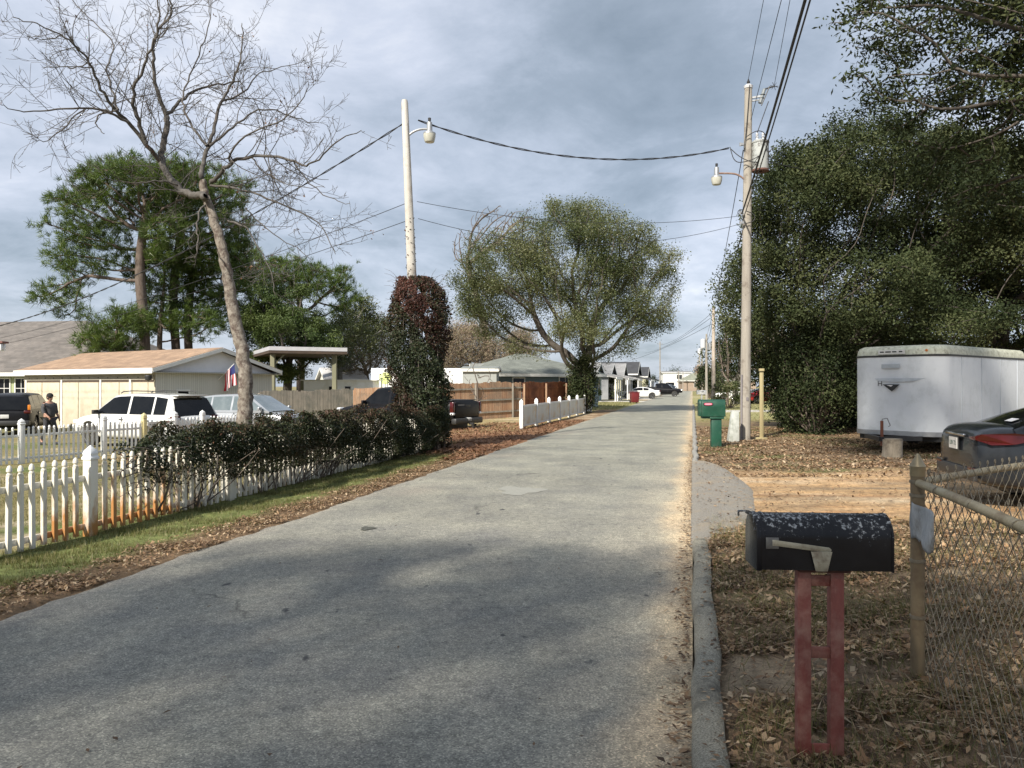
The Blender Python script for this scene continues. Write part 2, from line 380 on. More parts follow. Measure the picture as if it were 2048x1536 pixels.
def road_mat():
    m,nt,b=base_mat('asphalt'); b.inputs['Roughness'].default_value=.88; b.inputs['Specular IOR Level'].default_value=.3
    at=nd(nt,'ShaderNodeAttribute',attribute_name='Col')
    tc=nd(nt,'ShaderNodeTexCoord'); vo=nd(nt,'ShaderNodeTexVoronoi'); vo.inputs['Scale'].default_value=130; nt.links.new(tc.outputs['Object'],vo.inputs[0])
    sx=nd(nt,'ShaderNodeSeparateColor'); nt.links.new(vo.outputs['Color'],sx.inputs[0])
    g=ramp(nt,sx.outputs[0],[(0,(.6,.6,.61)),(.45,(.93,.93,.93)),(.8,(1.15,1.14,1.11)),(1,(1.75,1.72,1.65))])
    c=mixc(nt,1.0,at.outputs['Color'],g,'MULTIPLY')
    c=mixc(nt,1.0,c,ramp(nt,noise_fac(nt,1.1,7,.62),[(.3,(.74,.75,.79)),(.7,(1.24,1.23,1.17))]),'MULTIPLY')
    c=mixc(nt,1.0,c,ramp(nt,noise_fac(nt,14,6,.7),[(.28,(.7,.7,.7)),(.5,(1,1,1)),(.75,(1.25,1.25,1.22))]),'MULTIPLY')
    cv=nd(nt,'ShaderNodeTexVoronoi',feature='DISTANCE_TO_EDGE'); cv.inputs['Scale'].default_value=.42; mp=nd(nt,'ShaderNodeMapping'); nt.links.new(tc.outputs['Object'],mp.inputs[0])
    wz=nd(nt,'ShaderNodeTexNoise'); wz.inputs['Scale'].default_value=1.7; wz.inputs['Detail'].default_value=6; nt.links.new(tc.outputs['Object'],wz.inputs[0])
    ad=nd(nt,'ShaderNodeMix',data_type='VECTOR'); ad.inputs[0].default_value=.45; nt.links.new(mp.outputs[0],ad.inputs[4]); nt.links.new(wz.outputs['Color'],ad.inputs[5]); nt.links.new(ad.outputs[1],cv.inputs[0])
    ck=mixc(nt,1.0,ramp(nt,cv.outputs['Distance'],[(.0,(1,1,1)),(.006,(0,0,0))]),ramp(nt,noise_fac(nt,.7,3,.5),[(.52,(0,0,0)),(.6,(.7,.7,.7))]),'MULTIPLY')
    c=mixc(nt,ck,c,(.07,.068,.06))
    # tar specks
    c=mixc(nt,ramp(nt,noise_fac(nt,5.5,3,.5,(1,.6,1)),[(.70,(0,0,0)),(.74,(1,1,1))]),c,(.07,.07,.07))
    nt.links.new(c,b.inputs['Base Color'])
    bp=nd(nt,'ShaderNodeBump'); bp.inputs['Strength'].default_value=.7; bp.inputs['Distance'].default_value=.006
    nt.links.new(sx.outputs[1],bp.inputs['Height']); nt.links.new(bp.outputs[0],b.inputs['Normal']); return m
RM=road_mat()
a_,b_=T.shape; idx=np.arange(a_*b_).reshape(a_,b_)
Fq=np.stack([idx[:-1,:-1],idx[:-1,1:],idx[1:,1:],idx[1:,:-1]],-1).reshape(-1,4)
tag(mesh('road',np.stack([Xr,T,Zr],-1).reshape(-1,3),Fq,RM,smooth=True,col=rc.reshape(-1,3)),'old sun bleached asphalt street running away to the right',kind='structure')
# cross street at the far end
mb=MB(); mb.box((30,196,.0),(120,7,.02),rz=R(-3)); o=mb.build('cross_road',pm('asphalt_far',(.26,.25,.23),(.22,.22,.2),1)); tag(o,kind='structure')
# irregular dark patch and a round worn patch
def patch(name,x,y,rx,ry,m,lab):
    a=np.linspace(0,2*np.pi,25)[:-1]; rr=1+.25*np.sin(a*3+1)+.12*np.sin(a*7)
    v=[(x,y,.021)]+[(x+rx*r*math.cos(t),y+ry*r*math.sin(t),.0205) for t,r in zip(a,rr)]
    f=[(0,i+1,(i+1)%24+1) for i in range(24)]
    tag(mesh(name,v,f,m),lab,kind='structure')
patch('road_patch',X_(735,8.28),8.28,.075,.10,pm('tar_patch',(.06,.065,.05),(.13,.13,.11),40,.9,bump=.6),'small dark broken spot in the asphalt')
patch('road_patch',X_(1040,11.2),11.25,.33,.42,pm('worn_patch',(.30,.298,.26),(.25,.25,.22),25,.9,bump=.3,detail=8),'pale round worn patch in the asphalt')
# kerb (two runs), apron, pale driveways
def strip(name,t0,t1,va,vb,h,m,lab,step=.35,z0=-.06,jit=.0):
    t=np.arange(t0,t1+step,step); V=[];Fc=[]
    for i,y in enumerate(t):
        j=jit*math.sin(y*3.1)+jit*.6*math.sin(y*7.7)
        a=va+j; b=vb+j; hh=h+jit*.4*math.sin(y*5)
        V+=[(a+K*y,y,z0),(a+K*y+.006,y,hh-.03),(a+K*y+.03,y,hh),(b+K*y-.03,y,hh+.004),(b+K*y,y,hh-.02),(b+K*y,y,z0)]
        if i:
            n=6*(i-1)
            Fc+=[(n+k,n+k+6,n+k+7,n+k+1) for k in range(5)]
    Fc+=[(0,1,2,3,4,5)]; n=6*(len(t)-1); Fc+=[tuple(n+k for k in range(5,-1,-1))]
    o=mesh(name,V,Fc,m,smooth=True,sharp=50); return tag(o,lab,kind='structure')
KM=pm('kerb_concrete',(.17,.155,.12),(.47,.44,.35),120,.95,bump=1.0,dirt=(.11,.105,.085),dirt_scale=3.5,detail=3,bscale=45)
strip('kerb',-8,7.4,.0,.15,.092,KM,'rough grey asphalt kerb beside the near mailbox',jit=.012)
strip('kerb',15.4,60,.0,.12,.045,pm('kerb_far',(.33,.32,.29),(.24,.23,.21),20,.95,bump=.5),'low grey kerb beyond the driveway apron',jit=.02)
V=[];Fc=[];ap=[]
ys=np.linspace(7.3,15.6,60)
for i,y in enumerate(ys):
    u=(y-7.3)/8.3; wdt=.16+.84*math.sin(math.pi*min(1,max(0,u)))**.6*(1-.12*u)
    if u<.03 or u>.98: wdt=.16
    for k in range(9):
        q=k/8; vv=-.02+(wdt+.015*math.sin(y*2.3))*q
        V.append((vv+K*y,y,.020+.035*math.sin(q*math.pi)**.5*(1 if .02<u<.98 else .3)-.045*(q==1)))
    if i:
        for k in range(8): a=(i-1)*9+k; Fc.append((a,a+1,a+10,a+9))
tag(mesh('driveway_apron',V,Fc,pm('apron_asphalt',(.19,.175,.15),(.36,.335,.29),60,.92,bump=1.0,detail=7,dirt=(.34,.28,.20),dirt_scale=2.2,bscale=90),smooth=True),'pale grey asphalt apron where the sandy driveway meets the road',kind='structure')
CON=pm('pale_concrete',(.52,.50,.45),(.42,.40,.36),3,.9,dirt=(.3,.27,.22))
def slab(name,pts,lab,m=CON,h=.02):
    mb=MB(); n=len(pts)
    V=[(x,y,G(x,y)-.05) for x,y in pts]+[(x,y,G(x,y)+h+.012) for x,y in pts]
    mb.add(V,[tuple(range(n))[::-1],tuple(range(n,2*n))]+[(i,(i+1)%n,(i+1)%n+n,i+n) for i in range(n)])
    return tag(mb.build(name,m),lab,kind='structure')
def rp(t,v): return (v+K*t,t)
slab('concrete_driveway',[rp(71,-4.6),rp(75,-4.6),rp(77,-22),rp(73,-22)],'pale concrete driveway before the first cottage')
slab('concrete_driveway',[rp(84,-4.6),rp(93,-4.6),rp(93,-16),rp(84,-16)],'concrete driveway under the white sedan')
slab('concrete_driveway',[rp(44,.3),rp(47,.3),rp(48,22),rp(45,22)],'pale concrete driveway in front of the red car')
# ------------------------------------------------------------ foliage
def rand_unit(n):
    v=rng.normal(size=(n,3)); return v/np.linalg.norm(v,axis=1)[:,None]
def leaves(name,P,L,Wd,m,parent=None,up=.35,shade=None,droop=0,tris=False,normals=None):
    """folded diamond leaves at points P"""
    n=len(P)
    if n==0: return None
    L=L*rng.uniform(.65,1.3,n)[:,None]; Wd=Wd*rng.uniform(.7,1.25,n)[:,None]
    a=rand_unit(n); a[:,2]=a[:,2]*.8+droop
    a/=np.linalg.norm(a,axis=1)[:,None]
    nn=rand_unit(n)+np.array([0,0,up*2]); 
    if normals is not None: nn=nn*.7+normals*1.2
    s=np.cross(a,nn); s/=np.linalg.norm(s,axis=1)[:,None]+1e-9; u=np.cross(s,a)
    b=P-a*L*.5; t=P+a*L*.5; l=P-s*Wd*.5+u*Wd*.18+a*L*.08; r=P+s*Wd*.5+u*Wd*.18+a*L*.08
    V=np.stack([b,r,t,l],1).reshape(-1,3)
    i=np.arange(n)[:,None]*4
    Fc=np.concatenate([i+[0,1,2],i+[0,2,3]],0) if not tris else i+np.array([0,1,2])
    if tris: Fc=i+np.array([0,1,3]); 
    if shade is None: shade=rng.uniform(0,1,n)
    c=np.repeat(np.clip(shade,0,1),4)[:,None]*np.ones(3)
    return mesh(name,V,Fc,m,parent,col=c)
def ell_points(ells,n):
    """random points inside a union of ellipsoids (cx,cy,cz,rx,ry,rz)"""
    vol=np.array([e[3]*e[4]*e[5] for e in ells])**.8; out=[]
    for e,k in zip(ells,(n*vol/vol.sum()).astype(int)):
        p=rand_unit(k)*rng.uniform(.25,1,k)[:,None]**.45
        out.append(p*np.array(e[3:6])+np.array(e[:3]))
    return np.concatenate(out)
def clumps(ells,n,f0=.18,f1=.30,flat=.7):
    out=[]; vol=np.array([e[3]*e[4]*e[5] for e in ells])**.7; vol/=vol.sum()
    for e,k in zip(ells,np.maximum(1,np.round(vol*n).astype(int))):
        for _ in range(k):
            d=rand_unit(1)[0]*rng.uniform(.35,.92)**.6; r=rng.uniform(f0,f1)*(e[3]*e[4]*e[5])**(1/3)
            out.append((e[0]+d[0]*e[3],e[1]+d[1]*e[4],e[2]+d[2]*e[5],r*1.25,r*1.15,r*flat))
    return out
def colonize(attr,start,step,infl,kill,iters=120,trop=(0,0,.0),maxn=6000):
    nodes=[np.array(p,float) for p in start]; par=[-1]+list(range(len(start)-1))
    A=attr.copy(); best=np.full(len(A),1e9); bi=np.zeros(len(A),int)
    new=list(range(len(nodes))); trop=np.array(trop)
    for it in range(iters):
        if len(A)==0 or not new or len(nodes)>maxn: break
        N=np.array([nodes[i] for i in new])
        for c0 in range(0,len(N),400):
            d=np.linalg.norm(A[:,None]-N[None,c0:c0+400],axis=2); j=d.argmin(1); dm=d[np.arange(len(A)),j]
            u=dm<best; best[u]=dm[u]; bi[u]=np.array(new)[c0+j[u]]
        keep=best>kill; A=A[keep]; best=best[keep]; bi=bi[keep]
        act=best<infl
        if not act.any():
            act=best<=best.min()+1e-6 if len(best) else act
            if len(best)==0: break
        new=[]
        ids=bi[act]; dirs=A[act]-np.array([nodes[i] for i in ids]); dirs/=np.linalg.norm(dirs,axis=1)[:,None]+1e-9
        for i in np.unique(ids):
            g=dirs[ids==i].mean(0)+trop+rng.normal(size=3)*.12; g/=np.linalg.norm(g)+1e-9
            p=nodes[i]+g*step
            nodes.append(p); par.append(int(i)); new.append(len(nodes)-1)
    return np.array(nodes),np.array(par)
def skeleton(nodes,par,r_root,e=2.3,rmin=.008):
    n=len(nodes); ch=[[] for _ in range(n)]
    for i in range(1,n): ch[par[i]].append(i)
    acc=np.zeros(n)
    for i in range(n-1,-1,-1):
        acc[i]=max(acc[i],1.0) if not ch[i] else acc[i]
        if par[i]>=0: acc[par[i]]+=acc[i]
    r=acc**(1/e); r=r/r[0]*r_root; r=np.maximum(r,rmin)
    return r,ch,acc
def limb_mesh(name,nodes,par,r,ch,acc,m,parent,sides=6,cut=0,wig=0):
    tb=TB(); st=[(0,None)]
    while st:
        i,prev=st.pop(); pts=[] if prev is None else [prev]; 
        while True:
            pts.append(i)
            c=ch[i]
            if not c: break
            c=sorted(c,key=lambda k:-acc[k])
            for k in c[1:]: st.append((k,i))
            i=c[0]
        P=nodes[pts]; rr=r[pts].copy()
        if prev is not None: rr[0]=min(rr[0],rr[1]*1.25 if len(rr)>1 else rr[0])
        if rr.max()<cut: continue
        if len(P)>3:
            Q=P.copy(); Q[1:-1]=.25*P[:-2]+.5*P[1:-1]+.25*P[2:]; P=Q
        rr[-1]*=.5
        tb.add(P,rr,sides if rr[0]>.04 else 4 if rr[0]>.02 else 3)
    return tb.build(name,m,parent)
def bark(name,c1,c2,lich=None,scale=9):
    return pm(name,c1,c2,scale,.95,bump=1.0,stretch=(1,1,.35),detail=8,dirt=lich,dirt_scale=5,bscale=scale*2)
B_DARK=bark('bark_dark',(.06,.05,.042),(.11,.095,.08))
B_GREY=bark('bark_grey',(.10,.09,.075),(.17,.155,.135),(.26,.26,.24))
B_PINE=bark('bark_pine',(.09,.065,.05),(.15,.12,.10))
B_TWIG=pm('twig_bark',(.10,.075,.06),(.17,.14,.115),4,.9)
def tree(name,label,group,base,trunk,rr,ells,nattr,step,infl,kill,bm,lm,leafn,leafL,leafW,spread,cat='tree',tipmax=3,up=.3,hollow=0,cut=0,trop=(0,0,.08),leafname='crown',droop=0,density_noise=True,seed=None,e=2.15,ncl=0,clf=(.18,.30,.7)):
    global rng
    if seed is not None: rng=np.random.default_rng(seed)
    root=tag(empty(name,(float(base[0]),float(base[1]),float(base[2]))),label,cat,group)
    b=np.array(base,float)
    A=ell_points(ells,nattr)
    if ncl: A=np.concatenate([ell_points(clumps(ells,ncl,*clf),int(nattr*.72)),A[rng.choice(len(A),int(len(A)*.28),replace=False)]])
    nodes,par=colonize(A,[b+np.array(t) for t in trunk],step,infl,kill,trop=trop)
    r,ch,acc=skeleton(nodes,par,rr,e=e)
    limb_mesh('trunk',nodes-b,par,r,ch,acc,bm,root,7,cut)
    tip=np.where(acc<=tipmax)[0]; tip=tip[tip>len(trunk)]
    T=nodes[tip]
    if density_noise:
        dn=np.sin(T[:,0]*1.1+1)*np.sin(T[:,2]*1.3+2)*np.sin(T[:,1]*1.2)+rng.normal(size=len(T))*.25
        w_=np.clip(1+dn*1.2,.15,2.2)
    else: w_=np.ones(len(T))
    cnt=rng.poisson(leafn/len(T)*w_/w_.mean())
    C=np.repeat(T,cnt,0); lump=np.repeat(rng.uniform(0,1,len(T)),cnt)
    P=C+np.clip(rng.normal(size=C.shape),-1.7,1.7)*np.array([spread,spread,spread*.75])
    sh=.45*lump+.35*rng.uniform(0,1,len(P))+.20+.20*np.sin(P[:,0]*.9+P[:,2]*1.1)*np.sin(P[:,2]*.8-P[:,1]*.7+1)
    leaves(leafname,P-b,leafL,leafW,lm,root,up=up,shade=sh,droop=droop)
    return root
L_OAK=leaf_mat('oak_leaf',[(.012,.019,.009),(.026,.037,.015),(.050,.064,.026),(.10,.11,.05)],.16,.65,.15)
L_CAM=leaf_mat('camphor_leaf',[(.040,.056,.024),(.075,.095,.038),(.125,.142,.06),(.22,.22,.12)],.35,.4)
L_PINE=leaf_mat('pine_needle',[(.035,.06,.014),(.065,.105,.022),(.10,.15,.032),(.16,.20,.05)],.3,.45)
L_HEDGE=leaf_mat('hedge_leaf',[(.020,.030,.015),(.030,.042,.018),(.055,.052,.027),(.10,.05,.036),(.16,.08,.05)],.15,.5,.3)
L_VINE=leaf_mat('vine_leaf',[(.020,.034,.015),(.032,.048,.02),(.05,.052,.026),(.08,.036,.028),(.12,.05,.036)],.15,.5,.3)
L_BRN=leaf_mat('brown_leaf',[(.10,.045,.03),(.16,.08,.045),(.22,.13,.07)],.2,.6)
L_TAN=leaf_mat('tan_twigs',[(.16,.11,.08),(.24,.18,.13),(.32,.26,.19),(.20,.19,.09)],.1,.9)
L_CEDAR=leaf_mat('cedar_leaf',[(.03,.055,.014),(.05,.085,.02),(.08,.115,.03),(.11,.14,.04)],.2,.55)
# central camphor / laurel tree by the white fence
bx,by=X_(1158,44),44.0; bz=G(bx,by)
def E(px,py,Y,rpx,rpy,ry):   # an ellipsoid given by its place and size in the view
    return (X_(px,Y),Y,Z_(py,Y),rpx*Y/F,ry,rpy*Y/F)
tree('broadleaf_tree','large round olive green tree with a dark trunk behind the white picket fence',None,(bx,by,bz),
 [(0,0,0),(.05,0,.9),(.1,.1,1.7),(.05,.1,2.4)],.42,
 [E(1150,520,44,130,120,4.5),E(1000,540,44,95,80,4),E(1290,560,44,62,110,3.5),E(1200,640,43,110,70,4),E(990,610,45,80,60,3.5),E(1175,720,43,38,45,1.5),E(940,560,44,35,50,2),E(1330,620,43,25,50,2),E(1085,430,44,55,30,2.5),E(1060,690,44,50,35,2.5),E(1280,640,44,60,50,3),E(1180,425,44,50,35,2)],
 2600,.34,2.4,.40,B_DARK,L_CAM,140000,.11,.058,.29,tipmax=7,seed=11,e=1.95,ncl=120,clf=(.22,.40,.6))
# dark young growth around its trunk
def bush(name,label,px,Y,w,h,n,lm,L=.12,Wd=.08,cat='bush',group=None,z=None,zc=None,dep=None,seed=3):
    global rng
    rng=np.random.default_rng(seed)
    x=X_(px,Y); z0=G(x,Y) if z is None else z
    root=tag(empty(name,(x,Y,z0)),label,cat,group)
    k=max(6,int(n/160)); C=rand_unit(k)*rng.uniform(.3,1,k)[:,None]**.4*np.array([w/2,(dep or w)/2,h/2])+np.array([0,0,h/2]); C[:,2]=np.abs(C[:,2])
    tb=TB()
    for c in C[:60]:
        b0=np.array([c[0]*.12,c[1]*.12,0]); mdl=(b0+c)/2+rng.normal(size=3)*.08*w
        tb.add(np.array([b0,mdl,c]),np.array([.03,.02,.006])*min(1.5,w/2),4)
    tb.build('stems',B_TWIG,root)
    cnt=int(n/k); P=np.repeat(C,cnt,0)+rng.normal(size=(k*cnt,3))*np.array([w,w,h])*.09; P[:,2]=np.maximum(P[:,2],.03)
    sh=np.repeat(rng.uniform(0,1,k),cnt)*.55+.45*rng.uniform(0,1,k*cnt)
    leaves('foliage',P,L,Wd,lm,root,shade=sh)
    return root
bush('bush','dark shrubby growth wrapped round the trunk of the olive green tree',1164,43.2,1.7,3.4,8000,L_OAK,.12,.08,seed=5)
# big oak on the right, second one behind it
bx,by=X_(1625,25.5),25.5
tree('oak_tree','huge dense dark green oak behind the white trailer',None,(bx,by,G(bx,by)),
 [(0,0,0),(.05,0,.8),(.1,.05,1.6),(.1,0,2.2)],.21,
 [E(1660,420,26,150,160,4.5),E(1540,560,26,95,95,3.5),E(1700,600,25,190,90,4.5),E(1880,450,26,170,190,4.5),E(1575,400,26.5,40,110,2.4),E(1690,270,26.5,45,35,2),E(1450,600,26,30,40,1.6),E(1620,320,26.5,45,50,2),E(1495,650,26,60,50,2.5),E(1830,660,25,150,60,4),E(1740,300,26,90,60,3.2),E(1900,330,26.5,120,60,3),E(1640,740,26.5,95,75,2.5),E(1600,800,26,50,50,1.6),E(1700,760,27,90,70,2),E(1540,690,27,60,60,2.5),E(1850,720,27,120,60,2.5)],
 4600,.36,2.4,.42,B_DARK,L_OAK,250000,.105,.052,.24,tipmax=4,up=.2,seed=21,e=1.95,ncl=330,clf=(.17,.32,.65))
bx,by=X_(2010,27),27.0
tree('oak_tree','dark oak standing further right behind the trailer roof',None,(bx,by,G(bx,by)),
 [(0,0,0),(0,0,1),(.1,.05,2)],.34,
 [E(2040,500,27,170,200,4.5),E(2080,640,26,140,80,4),E(2200,450,27,120,160,4),E(1960,700,28.5,130,90,2.5)],
 1500,.42,2.2,.6,B_DARK,L_OAK,80000,.12,.06,.3,tipmax=3,up=.2,seed=22,ncl=60,clf=(.2,.36,.65))
bush('bush','dark leafy suckers hiding the trunk of the huge oak',1632,24.6,2.4,3.6,15000,L_OAK,.10,.055,seed=12)
bush('bush','dark leafy undergrowth at the foot of the huge oak',1650,28.5,4.6,4.4,26000,L_OAK,.12,.07,dep=2.5,seed=6)
bush('bush','dark shrubs between the huge oak and the white trailer',1705,30,3.4,3.8,14000,L_OAK,.12,.07,dep=2.0,seed=8)
bush('bush','lower leafy growth left of the huge oak trunk',1592,27.5,1.7,2.0,6000,L_OAK,.11,.06,seed=9)
# near overhanging oak boughs (the tree itself stands right of the camera)
bx,by=5.9,5.6
tree('oak_tree','near water oak reaching its leafy boughs over the chain link fence',None,(bx,by,G(bx,by)),
 [(0,0,0),(-.05,0,1),(-.1,.1,2),(-.15,.15,3.0),(-.3,.2,3.7)],.17,
 [(5.2,7.0,5.0,2.0,1.7,1.45),(4.4,7.2,4.75,1.15,1.3,.9),(5.0,7.4,3.9,1.1,1.0,.7),(5.9,5.5,5.6,2.2,2.2,1.2),(4.1,7.6,5.5,1.0,.9,.5),(5.7,8.2,4.9,1.3,1.0,1.0),(5.6,7.6,6.0,1.5,1.2,.9),(5.0,7.0,5.6,1.5,1.2,.8),(4.7,7.7,3.95,.85,.7,.35)],
 3000,.15,1.3,.19,B_DARK,L_OAK,90000,.066,.022,.085,tipmax=4,up=.1,droop=-.35,seed=23,e=1.75,ncl=110,clf=(.25,.42,.6))
# pines on the left
def needles(name,P,out,L,m,parent,per=30,wd=.035):
    n=len(P)*per; C=np.repeat(P,per,0); o=np.repeat(out,per,0)
    d=rand_unit(n)*1.0+o*.9; d/=np.linalg.norm(d,axis=1)[:,None]
    s=np.cross(d,rand_unit(n)); s/=np.linalg.norm(s,axis=1)[:,None]+1e-9
    LL=L*rng.uniform(.6,1.2,n)[:,None]; st=C+rng.normal(size=C.shape)*.07
    V=np.stack([st-s*wd/2,st+s*wd/2,st+d*LL],1).reshape(-1,3)
    sh=np.repeat(rng.uniform(0,1,len(P)),per)*.5+rng.uniform(0,.5,n)
    return mesh(name,V,np.arange(n*3).reshape(-1,3),m,parent,col=np.repeat(sh,3)[:,None]*np.ones(3))
def pine(label,px,Y,top,rr,ells,nattr,seed,per=22,group='tall pines behind the tan garage',trunkpts=None,L=.42):
    global rng
    rng=np.random.default_rng(seed)
    x=X_(px,Y); z0=G(x,Y); b=np.array([x,Y,z0]); root=tag(empty('pine_tree',tuple(b)),label,'tree',group)
    H=Z_(top,Y)-z0; k=int(H*.8/.6); tr=[np.array([math.sin(i*.35+seed)*.09*i/6,0,i*.6]) for i in range(k)]
    A=np.concatenate([ell_points(clumps(ells,int(nattr/6),.26,.42,.5),int(nattr*1.9)),ell_points(ells,int(nattr*.6))])
    nodes,par=colonize(A,[b+t for t in tr],.42,2.8,.6,trop=(0,0,.02))
    r,ch,acc=skeleton(nodes,par,rr,e=2.1,rmin=.018)
    # a bare bole stays thick
    for i in range(k): r[i]=max(r[i],rr*(1-.75*i/k))
    limb_mesh('trunk',nodes-b,par,r,ch,acc,B_PINE,root,7)
    tip=np.where(acc<=4)[0]; tip=tip[tip>k]; T=nodes[tip]
    T=np.concatenate([T]+[T+rng.normal(size=T.shape)*.28 for _ in range(3)])
    out=np.tile(nodes[tip]-nodes[par[tip]],(4,1)); out/=np.linalg.norm(out,axis=1)[:,None]+1e-9; out[:,2]+=.5
    needles('crown',T-b,out,L,L_PINE,root,per)
    return root
pine('tallest pine with a broad crown left of the bare tree',287,45,310,.30,
 [E(290,370,45,130,60,3.5),E(190,440,45,90,70,3),E(150,510,45,60,50,2.5),E(110,580,45,48,45,2),E(330,450,45,60,80,2.5),E(230,530,46,60,40,2),E(130,620,45,30,30,1.5)],620,31)
pine('pine rising directly behind the bare tree, second trunk of the clump',352,48,330,.27,
 [E(380,390,48,110,70,3.5),E(440,470,48,60,80,3),E(350,520,48,60,60,2.5)],420,32)
pine('pine with dark trunk close beside the second pine of the clump',380,50,380,.27,
 [E(440,540,50,80,70,3),E(400,600,50,60,50,2.5),E(470,610,50,50,40,2)],330,33)
pine('slim leaning pine between the tallest pine and the dark trunks',322,47,420,.16,
 [E(320,560,47,50,60,2),E(300,640,47,60,40,2.2),E(390,650,47,60,40,2)],260,34)
pine('low spreading pine boughs over the ridge of the garage roof',232,43,560,.14,
 [E(215,680,43,60,35,1.8),E(260,640,43,50,35,1.8),E(180,650,43,30,25,1.2)],200,35,group=None)
pine('flat topped pine right of the clump behind the carport',600,60,520,.26,
 [E(620,560,60,90,38,3.5),E(690,600,60,42,40,2.5),E(560,560,60,70,45,3.5),E(500,540,60,60,50,3)],430,36,group=None)
bx,by=X_(575,50),50.
tree('cedar_tree','bushy mid green tree behind the carport roof',None,(bx,by,G(bx,by)),[(0,0,0),(0,0,1),(0,0,2)],.3,
 [E(570,640,50,75,70,3),E(620,680,50,60,50,2.5),E(520,670,50,50,50,2.5),E(560,730,49,70,30,2.5),E(530,610,49,40,40,2)],1000,.4,2,.5,B_DARK,L_CEDAR,80000,.16,.06,.28,up=.5,seed=41,ncl=60,clf=(.2,.35,.7))
bx,by=X_(680,58),58.
tree('broadleaf_tree','grey green tree between the carport and the vine column',None,(bx,by,G(bx,by)),[(0,0,0),(0,0,1.5),(0,0,3)],.22,
 [E(690,690,58,50,60,2.5),E(740,660,60,40,40,2.5),E(720,620,60,30,30,2)],400,.45,2.4,.6,B_GREY,L_CAM,16000,.16,.08,.4,seed=42)
def twiggy(label,px,Y,ells,nattr,rr,seed,group=None,name='bare_tree',tw=B_TWIG,step=.35,kill=.45,dust=0):
    nattr=int(nattr*1.6); dust*=4
    global rng
    rng=np.random.default_rng(seed); x=X_(px,Y); z0=G(x,Y); b=np.array([x,Y,z0]); root=tag(empty(name,tuple(b)),label,'tree',group)
    A=ell_points(ells,nattr); nodes,par=colonize(A,[b,b+[0,0,1],b+[.05,0,2.0]],step,2.2,kill,trop=(0,0,.1))
    r,ch,acc=skeleton(nodes,par,rr,e=2.2,rmin=.014); limb_mesh('trunk',nodes-b,par,r,ch,acc,tw,root,5)
    if dust:
        T=nodes[acc<=2]; P=np.repeat(T,int(dust/len(T))+1,0); P=P+rng.normal(size=P.shape)*.35
        leaves('dry_leaves',P-b,.30,.035,L_TAN,root)
    return root
twiggy('leafless grey tree rising behind the olive green tree',985,70,[E(985,460,70,50,55,3),E(930,500,70,30,50,2.5),E(1040,470,70,50,50,3)],800,.3,51)
twiggy('tangled tan leafless thicket tree left of the vine column',735,64,[E(735,690,64,50,60,3),E(700,720,64,40,30,2.5)],700,.2,52,dust=4500)
twiggy('tangled tan vine covered thicket right of the vine column',945,62,[E(935,690,62,60,45,3),E(990,720,62,55,35,3),E(900,720,62,40,30,2.5),E(1040,700,62,30,45,2.5)],1000,.2,53,dust=11000)
twiggy('small leafless sapling with many stems beside the truck tailgate',955,33,[E(955,760,33,45,40,.9)],60,.035,54,step=.3,kill=.4,name='sapling')
# distant right hand trees
def farbush(*a,**k): return bush(*a,**k)
farbush('bush','rounded yellow green bush behind the green mailbox',1458,52,2.2,1.9,1800,L_CAM,.16,.1,seed=61)
twiggy('pale leafless tree behind the tall utility pole',1545,42,[E(1545,690,42,45,60,2),E(1500,700,42,30,50,2)],260,.12,55)
twiggy('slim bare tree left of the tall utility pole in the far yard',1455,60,[E(1450,700,60,25,60,2)],150,.12,56)
bx,by=X_(1470,62),62.
tree('broadleaf_tree','mid green tree at the roadside beyond the tall utility pole',None,(bx,by,G(bx,by)),[(0,0,0),(0,0,1.5)],.25,
 [E(1462,700,62,35,55,2.6),E(1520,690,60,45,70,3)],350,.45,2.4,.7,B_GREY,L_OAK,15000,.17,.1,.4,seed=43)
bx,by=X_(1600,52),52.
tree('broadleaf_tree','grey green tree behind the red car',None,(bx,by,G(bx,by)),[(0,0,0),(0,0,1.5)],.25,
 [E(1600,690,52,70,60,3),E(1700,680,52,80,70,3)],350,.45,2.4,.7,B_GREY,L_OAK,16000,.17,.1,.4,seed=44)
for i,(px,Y,h,ww,lab) in enumerate([(1408,118,4.5,3.0,'dull brown green shrubs at the foot of the far poles'),(1420,92,4.5,3.0,'dark evergreen shrub between the far poles'),(1375,235,7.5,14,'round green far tree behind the end house'),(1344,240,6.5,9,'lower green far tree beside the end house'),(1440,84,6,5,'dark green roadside tree behind the white mailbox')]):
    farbush('tree',lab,px,Y,ww,h,2600,L_OAK if i!=0 else L_TAN,.35 if Y>150 else .22,.2,cat='tree',seed=70+i)
for i,(px,Y,h,ww,lab) in enumerate([(1222,84,2.6,2.2,'dark clipped shrub at the porch of the first cottage'),(1262,96,2.4,1.6,'narrow dark shrub between the cottages'),(1190,70,1.3,1.2,'spiky dry plant at the end of the white picket fence'),(1300,118,3.2,2.6,'dark shrub behind the white sedan')]):
    farbush('bush',lab,px,Y,ww,h,700,L_OAK,.2,.12,seed=80+i)
